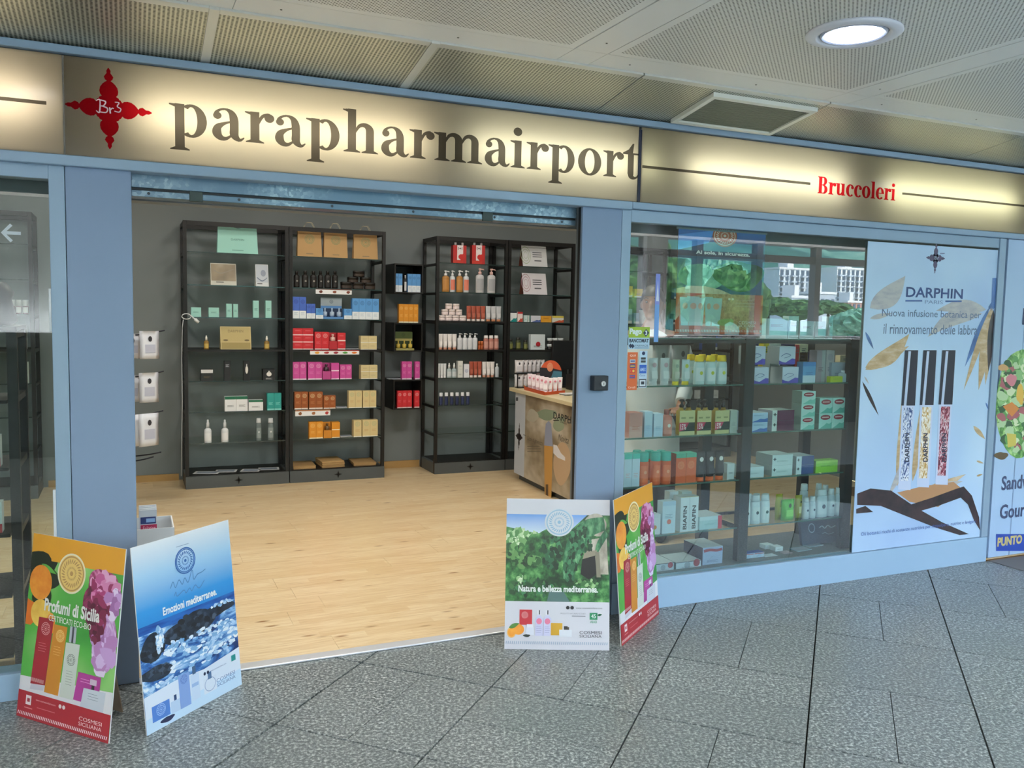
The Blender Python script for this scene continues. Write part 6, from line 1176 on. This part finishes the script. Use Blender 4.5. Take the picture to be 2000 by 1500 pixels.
def art_garden(A):
    A.rect(0, 0, 1, 1, hexm('dcdce4')); A.rect(0, .105, 1, .685, M('pic_garden')); A.poly([(0, .105), (.78, .105), (.62, .21), (.4, .24), (.2, .22), (0, .19)], M('pic_gardensky'))
    GL = [hexm(c) for c in ('b8d4a8', '94bc84', '6c9c60', 'd4e4c4', '4c8048')]; GM = [hexm(c) for c in ('3c6c3c', '2c5830', '5c8c50', '1c4424')]; GD = [hexm(c) for c in ('0c2c18', '184028', '285c3c', '3c7850')]
    A.scatter(.10, .26, .10, .05, 40, .022, GL, 31, .8).scatter(.24, .27, .14, .05, 50, .022, GL, 32, .8).scatter(.20, .37, .20, .10, 90, .026, GM+GL[2:3], 33, .8)
    A.blob(.86, .17, .12, .07, M('pic_rock'), 6, j=.12).poly([(.80, .27), (.97, .25), (.99, .50), (.80, .50)], M('pic_rock')).blob(.33, .30, .14, .09, M('pic_garden'), 12, j=.25).blob(.52, .30, .12, .14, M('pic_garden'), 13, j=.2)
    A.ribbon([(.95, .16, .09), (.78, .20, .13), (.68, .30, .17), (.62, .42, .14), (.58, .54, .06)], M('pic_vine')); A.ribbon([(.97, .22, .05), (.90, .30, .05), (.86, .38, .02)], M('pic_vine'))
    A.poly([(.735, .40), (.86, .375), (.875, .50), (.80, .535), (.72, .50)], hexm('0c0c0c')).poly([(.76, .345), (.88, .34), (.86, .375), (.74, .40)], hexm('8c8674')).poly([(.86, .35), (.90, .35), (.915, .52), (.875, .52)], hexm('7c7868'))
    A.scatter(.44, .34, .10, .13, 60, .022, GD, 34, .8).scatter(.72, .28, .12, .09, 70, .018, GD, 35, 1.).scatter(.62, .44, .06, .10, 50, .016, GD, 36, 1.2).scatter(.25, .60, .22, .06, 60, .02, GM+GD, 39, .8)
    A.scatter(.78, .56, .12, .03, 40, .016, GM+GL[1:3], 37, .8).scatter(.15, .54, .05, .025, 16, .014, GL, 38, .8).poly([(.42, .62), (.56, .62), (.62, .685), (.40, .685)], hexm('4a6a68'))
    A.medal(.51, .155, .14, .14*K_*.97, hexm('d8dce4'), hexm('8cb4d0'), 26).ring(.51, .155, .125, .125*K_*.97, .06, hexm('9cc0d8'))
    A.text('Natura e bellezza mediterranea.', .125, .622, .89, .578, hexm('f0f4f0'), .03)
    A.ell(.60, .723, .017, .012, hexm('16181c'), 14).ell(.642, .723, .017, .012, hexm('16181c'), 14).text('www.cosmesisiciliana.com', .68, .729, .93, .719, hexm('5a5c64')).text('PRODOTTI NATURALI ECO-BIO', .53, .766, .77, .757, hexm('8c8e98')).rect(.64, .775, .77, .781, hexm('8c8e98')).rect(.81, .755, .885, .80, hexm('248458')).text('45', .825, .79, .87, .762, hexm('dcece4'), .02).text('AIAB', .815, .822, .88, .806, hexm('248458')).leafp(.885, .77, .93, .765, .015, hexm('1c5c40'))
    A.text('COSMESI', .715, .895, .925, .874, hexm('44444e')).text('SICILIANA', .715, .918, .925, .899, hexm('44444e')).ticks(.01, .99, .965, -.018, hexm('a8b8cc'), 50, .004)
    A.rect(.14, .74, .26, .84, hexm('b02430')).medal(.19, .775, .035, .035*K_, None, hexm('f0c0c0'), 12).ell(.065, .89, .042, .035, M('pic_orange')).ring(.065, .89, .040, .033, .14, hexm('f0c878')).ell(.13, .87, .055, .035, M('pic_orange')).leafp(.04, .86, .14, .83, .03, hexm('4c7c34')).rect(.20, .855, .28, .905, hexm('e4e8f4')).rect(.21, .835, .27, .856, hexm('f0f0f8')).blob(.21, .91, .03, .01, hexm('202c28'), 3)
    for x in (.29, .37): A.poly([(x, .80), (x+.02, .775), (x+.05, .775), (x+.075, .80), (x+.075, .91), (x, .91)], hexm('d0d0ec')).rect(x+.018, .742, x+.055, .775, hexm('e8e8f0')).rect(x+.035, .742, x+.045, .77, hexm('20242c')).ell(x+.037, .815, .027, .02, hexm('dc7c9c'), 14).lines(x+.012, x+.065, .85, .012, 4, hexm('9ca0c8'), .2)
    A.rect(.44, .825, .55, .905, hexm('c89c2c')).rect(.52, .868, .64, .915, hexm('e4e8f0')).rect(.565, .845, .60, .868, hexm('34302c')).rect(.60, .85, .615, .868, hexm('4c4438'))
board((33, 1397), (212, 1453), 7.5, .665, 'yellow, green and red Profumi di Sicilia poster board left of the sea poster', art_profumi)
board((287, 1438), (472, 1337), 5.5, .665, 'blue sea poster board reading Emozioni mediterranee at the left pillar', art_sea)
board((985, 1268), (1190, 1271), 11.5, .67, 'garden and cave poster board reading Natura e bellezza mediterranea', art_garden)
board(Vector((2.027, 3.262, 0)), Vector((2.43, 3.565, 0)), 5, .67, 'Profumi di Sicilia poster board leaning on the right pillar beside the garden poster', art_profumi, False)
# ------------------------------------------------------------------ big film poster, hanging poster, stickers
dp = empty('window_poster', (4.33, YF, .15)); tag(dp, 'tall pale blue DARPHIN poster with three lip glosses covering the right part of the window', 'poster')
L = dp.location
g0 = fy(1700, 470, YF); bx('poster_sheet', 3.800, 4.866, YF+.006, YF+.010, .162, 1.945, 'pic_poster_white', dp).location = -L
A = Art(qf(YF+.006), .00002)
s0, z0 = qf(YF)(1829, 504); A.raw(cross_polys(s0, z0, .077, .090), hexm('4c4466')).text('Br', 1825, 507, 1834, 500, hexm('b8c4e0')).rect(1836, 494, 1845, 496, hexm('7c88b0'))
A.leafp(1699, 602, 1768, 539, 40, M('pic_leaf_pale'), 8).leafp(1699, 622, 1742, 612, 10, M('pic_leaf_pale')).leafp(1690, 718, 1776, 652, 32, M('pic_leaf'), 10).leafp(1690, 722, 1775, 676, 24, M('pic_leaf')).leafp(1690, 648, 1706, 682, 6, M('pic_leaf_blue')).leafp(1684, 745, 1716, 812, 7, M('pic_leaf_dark')).leafp(1688, 735, 1697, 750, 3, M('pic_leaf_pale'))
A.leafp(1918, 612, 1812, 658, 30, M('pic_leaf_pale'), 14).leafp(1926, 605, 1828, 607, 26, M('pic_leaf_pale'), 8).poly([(1938, 543), (1946, 543), (1944, 600), (1935, 608), (1930, 600), (1936, 590)], M('pic_leaf_blue')).leafp(1932, 600, 1884, 717, 12, M('pic_leaf_blue')).leafp(1936, 600, 1882, 762, 12, M('pic_leaf')).leafp(1938, 602, 1911, 762, 22, M('pic_leaf')).leafp(1940, 605, 1924, 752, 16, M('pic_leaf')).leafp(1940, 605, 1930, 726, 14, M('pic_leaf_dark'))
A.leafp(1901, 832, 1924, 858, 9, M('pic_leaf')).leafp(1907, 900, 1921, 905, 4, M('pic_leaf')).leafp(1907, 930, 1919, 926, 4, M('pic_leaf')).leafp(1925, 786, 1930, 800, 3, M('pic_leaf_blue'))
A.text('DARPHIN', 1769, 580, 1880, 560, hexm('24407c'), .02).rect(1768, 586, 1801, 589, hexm('3c5c98')).rect(1846, 587, 1878, 590, hexm('3c5c98')).text('PARIS', 1806, 593, 1841, 586, hexm('6c84b4'))
A.text('Nuova infusione botanica per', 1722, 622, 1915, 603, hexm('54688c')).text('il rinnovamento delle labbra', 1725, 652, 1908, 632, hexm('54688c'))
A.leafp(1752, 950, 1760, 788, 16, M('pic_leaf'), 4).leafp(1782, 940, 1798, 790, 14, M('pic_leaf'), 3).leafp(1735, 968, 1778, 850, 12, M('pic_leaf_pale'), 6)
A.leafp(1800, 960, 1886, 926, 16, M('pic_leaf'), 3).leafp(1830, 950, 1880, 940, 10, M('pic_leaf_pale')).poly([(1752, 962), (1800, 950), (1862, 941), (1880, 956), (1832, 990), (1776, 980)], hexm('a8805c'))
A.poly([(1674, 964), (1700, 954), (1740, 958), (1790, 992), (1840, 1020), (1892, 1043), (1874, 1045), (1826, 1030), (1770, 1008), (1720, 988), (1674, 986)], M('pic_leaf_dark')).poly([(1770, 988), (1820, 972), (1866, 955), (1882, 950), (1898, 968), (1912, 1010), (1914, 1036), (1902, 1016), (1890, 985), (1876, 972), (1832, 988), (1790, 1000)], M('pic_leaf_dark')).poly([(1672, 994), (1690, 988), (1705, 1000), (1672, 1003)], M('pic_leaf_dark'))
for i, (xt, xb, m_) in enumerate(((1767, 1754, 'pic_marble'), (1803, 1790, 'pic_marble_gold'), (1840, 1826, 'pic_marble_red'))):
    y0, y1, y2 = 684, 792-i*1, 957-5*i; f = lambda y: xt+(xb-xt)*(y-684)/273; w = 26
    A.poly([(f(y0), y0), (f(y0)+w, y0), (f(y1)+w-1, y1), (f(y1)-2, y1)], hexm('12162c')).poly([(f(y0)+7, y0+2), (f(y0)+12, y0+2), (f(y1)+8, y1), (f(y1)+3, y1)], hexm('b8c8e4'))
    A.poly([(f(y1)-1, y1), (f(y1)+w-2, y1), (f(y2)+w-2, y2), (f(y2), y2-1)], hexm('c8d4f0')).poly([(f(y1)+3, y1+4), (f(y1)+w-5, y1+4), (f(y2)+w-6, y2-18), (f(y2)+4, y2-18)], M(m_))
    vs, fs = font_mesh('DARPHIN', .03); q = qf(YF+.006); x0 = f(880)+8; A.raw([[q(x0+vs[k][1]*-9+10, 902-vs[k][0]*56) for k in ff] for ff in fs], hexm('1c2440'))
A.text('Oli botanici ricchi di sostanze nutritive per rimpolpare, nutrire e levigare', 1681, 1049, 1904, 1040, hexm('3c5ca0'))
o = A.build('print', lambda a, b, e: (a, YF+.0055-e, b), dp); o.location = -L
hp = empty('hanging_poster', (2.95, YF+.05, 1.42)); L = hp.location; tag(hp, 'orange and blue sun-care poster Al sole, in sicurezza hanging inside the window', 'poster'); q = qf(YF+.05); a = q(1318, 655); b = q(1487, 657)
hx0, hx1, hz0 = a[0], b[0], a[1]; bx('poster_sheet', hx0, hx1, YF+.05, YF+.053, hz0, 1.950, hexm('6c3424'), hp).location = -L
A = Art(lambda u, v: (hx0+u*(hx1-hx0), 1.950+(hz0-1.950)*v), .00002); A.rect(0, 0, 1, .30, M('pic_dusk')).poly([(0, .06), (.4, .0), (.34, .12), (0, .2)], hexm('5c98e8')).rect(0, .25, 1, .62, hexm('24506c')).blob(.25, .45, .24, .12, M('foliage_pale'), 2).blob(.7, .42, .26, .16, M('foliage'), 3)
A.poly([(0, .56), (.15, .53), (.32, .53), (.5, .56), (.62, .60), (1, .61), (1, .66), (0, .66)], M('pic_dune')).rect(0, .60, 1, .98, hexm('b84c18')).poly([(.1, .64), (.34, .60), (.9, .60), (.9, .94), (.5, .94)], M('pic_sand')).medal(.52, .045, .14, .105, hexm('c05c34'), hexm('ecd8c8'), 22)
for i, (x, w_) in enumerate(((.04, .12), (.12, .14), (.22, .10), (.32, .09), (.38, .14))): A.poly([(x, .64-.01*(i % 2)), (x+w_, .64-.01*(i % 2)), (x+w_*.86, .87), (x+w_*.16, .87)], hexm('a8c4c0')).rect(x+w_*.18, .87, x+w_*.84, .905, hexm('b8d0d0')).ell(x+w_*.52, .72, w_*.26, .03, hexm('c89c80'), 14)
A.blob(.57, .87, .10, .035, hexm('94a454'), 5, j=.1).text('COSMESI', .72, .885, .92, .855, hexm('e8dcc8')).text('SICILIANA', .72, .915, .92, .89, hexm('e8dcc8')).ell(.60, .645, .014, .011, hexm('e8d8c4'), 10).ell(.64, .645, .014, .011, hexm('e8d8c4'), 10).lines(.67, .92, .65, .03, 3, hexm('c8a888'), .15)
A.ticks(.0, 1, .965, -.022, hexm('e4d4c4'), 56, .002).text('Al sole, in sicurezza.', .20, .235, .82, .195, hexm('f4f4f4'), .03)
A.build('print', lambda a, b, e: (a, YF+.0495-e, b), hp).location = -L
bx('top_strip', hx0-.01, hx1+.01, YF+.049, YF+.055, 1.946, 1.956, hexm('8c9498'), hp).location = -L
def sticker(x0, x1, y0, y1, label, art, base_c):
    q = qf(YF+.014); a = q(x0, y1); b = q(x1, y0); t = empty('window_sticker', (a[0], YF+.0145, a[1])); tag(t, label, 'sticker'); w, h = b[0]-a[0], b[1]-a[1]
    bx('vinyl', 0, w, 0, .001, 0, h, hexm(base_c), t); A = Art(unitsq(w, h), .00002); art(A); A.build('print', lambda p, r, e: (p, -.0002-e, r), t)
def st1(A): A.rect(0, 0, 1, .48, hexm('94b434')).text('Pago', .04, .40, .62, .06, hexm('d8e8ec'), .05).poly([(.68, .26), (.82, .08), (.97, .26), (.82, .44)], hexm('18284c')).text('3', .78, .36, .88, .16, hexm('d8e8ec'), .04).rect(0, .48, 1, 1, hexm('a8c8e0')).text('BANCOMAT', .04, .70, .96, .53, hexm('142040'), .04).poly([(.02, .85), (.10, .74), (.20, .85), (.10, .96)], hexm('18284c')).poly([(.12, .85), (.2, .76), (.3, .86), (.2, .97)], hexm('18284c')).text('FARMACIE', .34, .88, .94, .80, hexm('284474')).rect(.3, .94, .96, .955, hexm('284474'))
def st2(A):
    A.text('QUI', .22, .12, .80, .06, hexm('f4e0d4'), .03).text('CartaSi', .15, .955, .85, .90, hexm('f4e0d4'))
    for v, c, c2 in ((.19, 'c8d0dc', '28509c'), (.32, '1c3488', 'e8c040'), (.45, 'b82838', 'e0c458'), (.60, '2c58a4', 'c83040')): A.rect(.24, v, .78, v+.09, hexm(c)).rect(.30, v+.03, .72, v+.06, hexm(c2))
    A.ell(.42, .495, .10, .035, hexm('d04030'), 14).ell(.60, .495, .10, .035, hexm('e4cc60'), 14)
def st3(A): A.ell(.5, .07, .2, .05, hexm('1c2c58'), 16).rect(.2, .18, .8, .24, hexm('2c3038')).rect(.2, .26, .8, .32, hexm('2c3038')).rect(.04, .38, .92, .61, hexm('2860c4')).text('AMEX', .12, .55, .84, .46, hexm('b8d4f4'), .02).text('Carte', .1, .69, .8, .64, hexm('3c64b0')).rect(.05, .76, .93, .98, hexm('2a3040')).rect(.13, .79, .85, .955, hexm('d0dce8')).rect(.30, .83, .70, .91, hexm('2a3040'))
sticker(1227, 1269.5, 639, 682, 'green and pale blue Pago BANCOMAT sticker on the window, above the card stickers', st1, 'a8c8e0'); sticker(1224, 1246, 688, 762, 'tall orange credit card sticker on the window edge', st2, 'c8602c'); sticker(1247, 1265, 685, 757.5, 'tall white credit card sticker beside the orange one', st3, 'b8d4ec')
def st4(A): A.rect(0, .0, 1, .45, hexm('7c8cd8')).poly([(.5, .1), (.85, .4), (.2, .4)], hexm('e0e8fc'))
sticker(1277, 1290, 535, 668, 'narrow blue vertical strip sticker with a pale triangle on the window', st4, '6c9cdc')
sticker_arrow = None
q = qf(YF+.018); a = q(20, 455); t = empty('arrow_sticker', (a[0], YF+.0175, a[1])); tag(t, 'white arrow pointing left on the left window pane', 'sticker')
Aa = Art(); Aa.poly([(-.030, 0), (0, .034), (.008, .027), (-.012, .006), (.034, .006), (.034, -.006), (-.012, -.006), (.008, -.027), (0, -.034)], hexm('c8d4dc')); Aa.build('vinyl', lambda p, r, e: (p, -e, r), t)
# key switch on the pillar
ks = empty('key_switch', (2.078, YF-.0005, 1.174)); tag(ks, 'small black key switch box on the right blue-grey pillar', 'switch'); bevel(bx('housing', -.040, .040, -.042, 0, -.036, .036, hexm('1c222c', .5), ks), .004); MB().lathe([(.013, 0), (.013, .004), (.009, .006)], hexm('c8ccd0', .3, metal=.8), seg=18).build('lock_barrel', ks, (.010, -.042, -.002)).rotation_euler = (PI/2, 0, 0); bx('key_slot', .0085, .0115, -.0485, -.048, -.008, .004, hexm('101216'), ks)
# ------------------------------------------------------------------ neighbour's board at the far right
nb = empty('menu_panel', (5.4, YF, .0)); tag(nb, 'pale blue food shop panel with salad picture cut by the right photo edge', 'sign'); L = nb.location
bx('panel_board', 4.945, 5.9, YF-.002, YF+.03, .02, 2.015, hexm('a8c4e4'), nb).location = -L; bx('panel_joint', 5.135, 5.142, YF-.0035, YF-.002, .02, 2.0, hexm('7c94b8'), nb).location = -L
A = Art(qf(YF-.002), .00002); A.blob(1990, 788, 46, 104, M('pic_salad'), 5, j=.08).scatter(1988, 788, 38, 92, 110, 9, [hexm(c) for c in ('3c6c40', '5c9454', '84b478', 'b0cca0', '2c5030', 'd0dcb8', '9c5860')], 6, 1.).blob(1975, 742, 9, 13, hexm('c87c88'), 3).poly([(1958, 794), (1976, 785), (1990, 798), (1976, 814)], hexm('c8803c')).poly([(1966, 846), (1984, 848), (1984, 870), (1968, 874)], hexm('c8b858')).blob(1992, 770, 8, 18, hexm('d8b04c'), 6).blob(1958, 718, 10, 7, hexm('c09868'), 8).blob(1955, 890, 12, 8, hexm('5c4c34'), 3)
A.text('Sandwich', 1955, 958, 2034, 930, hexm('3c4668'), .02).text('Gourmet', 1952, 1014, 2034, 986, hexm('3c4668'), .02).text('P', 1996, 634, 2014, 602, hexm('24305c'), .04)
A.rect(1945, 1043, 2040, 1076, hexm('2444a0')).text('PUNTO GELATO', 1947, 1068, 2050, 1050, hexm('c8b878'), .05)
A.build('print', lambda a, b, e: (a, YF-.0035-e, b), nb).location = -L
# ------------------------------------------------------------------ left side: rack at the pane, hooks, holder, cable
lr = empty('display_rack', (0, 0, 0)); tag(lr, 'black display rack close behind the left window pane, cut by the photo edge', 'shelving')
for x in (-1.2, -.425):
    for y in (3.76, 4.08): bx('upright', x, x+.035, y, y+.035, .004, 1.40, 'black_metal', lr)
for z in (1.37, 1.12, .86, .60, .36, .12):
    bx('side_bar', -.42, -.395, 3.796, 4.079, z, z+.025, 'black_metal', lr)
    if z < 1.3: bx('shelf_board', -1.16, -.43, 3.77, 4.10, z, z+.012, 'black_metal', lr)
bx('top_board', -1.2, -.39, 3.755, 4.12, 1.40, 1.415, 'black_metal', lr)
o = MB().lathe([(.05, 0), (.07, .02), (.05, .10), (.06, .13), (.03, .17)], 'black_metal', seg=14).build('dark_ornament', None, (-.47, 3.93, 1.4155)); tag(o, 'small dark ornament on top of the left window rack', 'ornament')
for zi, z in enumerate((.872, .612)): put('carton', -.50, 3.80, z+.0005, .08, .06, .12, box_('d0dcdc', band=('b03c44', .3), lines='7c8c90'), '%s pale carton with red band in the left window rack' % ('upper', 'lower')[zi])
HK = dict(body='dce0ec', label='b8bcd0', motif='34343c')
YK = 6.9; xw = fy(258, 700, YK).x
hp_ = empty('hook_panel', (xw-.14, YK, 0)); tag(hp_, 'narrow panel hidden behind the left pillar that carries the packet hooks', 'panel'); bx('panel_board', -.02, 0, -.25, .25, .004, 1.7, 'black_metal', hp_)
def hook(i, yl, x1, y1, n, y_bot, ww):
    a = Vector((xw-.14, YK+.03, fy(262, yl, YK).z-.02)); b = fy(x1, y1, YK-.05); t = empty('wall_hook', a); nm = ('top', 'second', 'third', 'lowest', 'lowest rear')[i]; tag(t, 'black upturned hook of the %s row beside the left pillar' % nm, 'hook'); c = a.lerp(b, .75)-a; c.z -= .006
    MB().tube([(0, 0, 0), tuple(c*.5), tuple(c), tuple(b-a)], .0055, hexm('101426'), 6).build('hook_wire', t)
    for k in range(n):
        q = a.lerp(b, .40+.32*k/max(1, n-1)); h = q.z-fy(285, y_bot, YK).z; put('pouch', q.x, q.y-.03-.03*k, q.z-h, ww, .022, h+.012, HK, '%s white packet on the hook of the %s row' % (('rear', 'second', 'third', 'front')[k if k < n-1 else 3], nm), 'packets on the wall hooks', rz=(.55, .45, .5)[k % 3])
hook(0, 656, 322, 645, 2, 700, .15); hook(1, 738, 320, 725, 2, 784, .15); hook(2, 815, 319, 802, 4, 866, .16); hook(3, 890, 315, 883, 0, 0, 0)
hook(4, 902, 300, 892, 0, 0, 0)
# leaflets holder by the pillar
Yh = 4.02; a = fy(262, 1028, Yh); b = fy(337, 1028, 4.20); zt = fy(337, 1030, Yh).z; t = empty('leaflet_crate', (a.x, Yh, .004)); tag(t, 'open white crate on the shop floor behind the left pillar', 'box'); w = b.x-a.x
for n, bb in (('side_wall', (0, .006, 0, .24)), ('side_wall', (w-.006, w, 0, .24)), ('front_wall', (.006, w-.006, 0, .006)), ('rear_wall', (.006, w-.006, .234, .24))): bx(n, *bb, 0.0, zt-.004, hexm('d4d8dc'), t)
bx('bottom', .006, w-.006, .006, .234, .0, .006, hexm('d4d8dc'), t); bx('inner_shelf', .006, w-.006, .006, .234, zt-.10, zt-.095, hexm('c8ccd0'), t)
for k in range(4):
    x0 = fy(266, 1030, Yh).x; zz = fy(280, 1000+0*k, Yh).z; h = zz-(zt-.095); o = empty('magazine', (x0+.012, Yh+.03+.014*k, zt-.094)); tag(o, '%s magazine standing in the white crate by the left pillar' % ORD[k], 'magazine', 'magazines in the white crate')
    bx('pages', 0, .072, 0, .009, 0, h+.004*k, hexm('c8ccd4'), o)
    if k == 0: A = Art(unitsq(.072, h)); A.rect(.08, .18, .95, .36, hexm('24346c')).rect(.4, .22, .9, .32, hexm('8cb0dc')).rect(.08, .38, 1, .68, hexm('a82850')).text('Epilation', .22, .55, .92, .42, hexm('e8b8c8')).blob(.4, .8, .28, .12, hexm('302c2c'), 2).blob(.62, .82, .2, .07, hexm('c0d0cc'), 3); A.build('cover', lambda p, q_, e: (p, -.0005-e, q_), o)
cb = empty('power_cable', (0, 0, 0)); tag(cb, 'white power cable with plug looped round the upright of the mint-bag rack', 'cable'); ym = 7.46
P_ = [fy(x, y, ym) for x, y in ((354, 930), (355, 860), (356, 780), (355, 700), (356, 640), (358, 624))]; MB().tube(P_, .0035, hexm('b8bcc0'), 6).build('cord', cb)
c = fy(364, 618, ym); MB().tube([(c.x+.035*math.cos(t_*PI/8), ym, c.z+.022*math.sin(t_*PI/8)) for t_ in range(17)], .004, hexm('dcdfe2'), 6).build('loop', cb); p0, p1 = fy(372, 616, ym), fy(388, 630, ym); MB().tube([p0, p0.lerp(p1, .5), p0.lerp(p1, .55), p1], [.005, .006, .014, .012], hexm('dcdfe2'), 8).build('plug', cb)
# ------------------------------------------------------------------ outdoors behind the viewer, mirrored in the window
def mir(px, py, Ym): p = fy(px, py, Ym); return Vector((p.x, 2*(YF+.016)-Ym, p.z))
gx, gy = 60, 40; mb = MB(); R = random.Random(5); V = []
for j in range(gy+1):
    for i in range(gx+1):
        x = -350+1100*i/gx; d = 14+560*(j/gy)**1.4; z = -6+max(0, d-190)*.30*(1+.25*math.sin(x*.011+1)+.15*math.sin(x*.03+d*.02))+max(0, d-20)*.03*math.sin(x*.05+d*.04)+R.uniform(-.4, .4)*min(6, d/50); V.append((x, -d, z))
mb.v = V; kk = mb.mat('hillside'); gk = mb.mat(M('town_ground', 'c4c8c2', .9))
for j in range(gy):
    for i in range(gx): a = j*(gx+1)+i; mb.f.append((a, a+1, a+gx+2, a+gx+1)); mb.mi.append(kk if j > 12 else gk); mb.sm.append(True)
struct(mb.build('hills')); struct(bx('street', -100, 140, -16, -2.4, -6.3, -6.0, M('asphalt', '5c6064', .9)))
def building(x0, x1, y0, y1, Ym, label, col, nx, nz):
    a, b = mir(x0, y1, Ym), mir(x1, y0, Ym); zb = a.z-4; t = empty('apartment_building', (a.x, a.y, zb)); tag(t, label, 'building'); w, h = b.x-a.x, b.z-zb
    bx('walls', 0, w, -5, 0, 0, h, M('bld_'+col, col, .8), t); bx('parapet', -.2, w+.2, -5.2, .2, h, h+.4, M('bld_trim', 'd8dcdc', .8), t); bx('stair_head', w*.4, w*.6, -4.5, -1.5, h+.4, h+2.2, 'bld_trim', t)
    for i in range(nx):
        for k in range(nz):
            x = w*(i+.5)/nx; z = h-(i*0+(k+.6)*(h-4)/nz); bx('window', x-w/nx*.28, x+w/nx*.28, .0, .08, z-.55, z+.55, M('bld_glass', '38546c', .3), t)
            if i % 2 == 0: bx('balcony', x-w/nx*.45, x+w/nx*.45, .08, .9, z-.95, z-.6, M('bld_balcony', 'b8c4cc', .8), t)
building(1520, 1583, 528, 580, 150, 'white apartment block mirrored in the middle of the shop window', 'ccd8dc', 6, 5); building(1632, 1697, 528, 590, 150, 'white apartment block mirrored at the right edge of the shop window', 'd8e0e0', 7, 6)
for i, (x0, x1, y0, y1, c) in enumerate(((1545, 1590, 583, 600, 'b8c8d0'), (1590, 1632, 575, 600, 'a8b4bc'), (1655, 1690, 592, 604, 'b08878'))): building(x0, x1, y0, y1, 112+12*i, '%s low house mirrored below the apartment blocks' % ('pale', 'grey', 'terracotta')[i], c, 4, 1)
def crown(mb, c, r, mt, seed, k=1., n=9):
    R = random.Random(seed); i = len(mb.v); kk = mb.mat(mt); sg = n*2
    for j in range(n+1):
        ph = PI*j/n
        for q in range(sg): t_ = 2*PI*q/sg; rr = r*(1+R.uniform(-.22, .22)); mb.v.append((c[0]+rr*math.sin(ph)*math.cos(t_), c[1]+rr*math.sin(ph)*math.sin(t_), c[2]+rr*k*math.cos(ph)))
    for j in range(n):
        for q in range(sg): mb.f.append((i+j*sg+q, i+j*sg+(q+1) % sg, i+(j+1)*sg+(q+1) % sg, i+(j+1)*sg+q)); mb.mi.append(kk); mb.sm.append(False)
def tree(px, py, Ym, r, k, mt, label, lobes=6):
    r *= .6
    c = mir(px, py, Ym); t = empty('tree', (c.x, c.y, -6)); tag(t, label, 'tree'); mb = MB(); R = random.Random(int(px))
    for q in range(lobes): crown(mb, (R.uniform(-.6, .6)*r, R.uniform(-.6, .6)*r, c.z+6+R.uniform(-.4, .4)*r*k), r*R.uniform(.5, .75), mt, q+int(px), k)
    mb.build('crown', t); MB().tube([(0, 0, 0), (.1, 0, (c.z+6)*.5), (0, 0, c.z+6)], [.25, .18, .12], 'trunk', 8).build('trunk', t)
for px, py, Ym, r, k, mt, lb in ((1238, 570, 26, 2.6, 1, 'foliage', 'dark green tree mirrored at the left edge of the shop window'), (1322, 560, 34, 2.6, 1.0, 'foliage_pale', 'pale tree mirrored left of the sun poster tubes'), (1352, 548, 48, 2.6, 1.0, 'foliage_pale', 'pale round tree mirrored inside the sun poster area'), (1412, 560, 40, 3.2, 1., 'foliage_pale', 'broad pale tree mirrored right of the sun poster middle'), (1452, 575, 27, 2.2, 1.0, 'foliage', 'dark tree mirrored at the right of the sun poster'), (1500, 604, 60, 2.4, .5, 'foliage', 'small dark tree mirrored below the left apartment block'), (1560, 605, 50, 3.6, .38, 'foliage', 'wide umbrella pine mirrored in the middle of the window'), (1618, 602, 60, 3.0, .40, 'foliage', 'umbrella pine mirrored right of the wide one'), (1668, 632, 40, 2.4, .6, 'foliage_pale', 'pale bush mirrored at the right edge of the window')): tree(px, py, Ym, r, k, mt, lb)
for l, v_ in USED.items():
    if len(v_) > 1: print('DUPLABEL', l, v_[:4])
    if 0 and len(l.split()) > 16 or len(l.split()) < 4: print('LEN', len(l.split()), l)
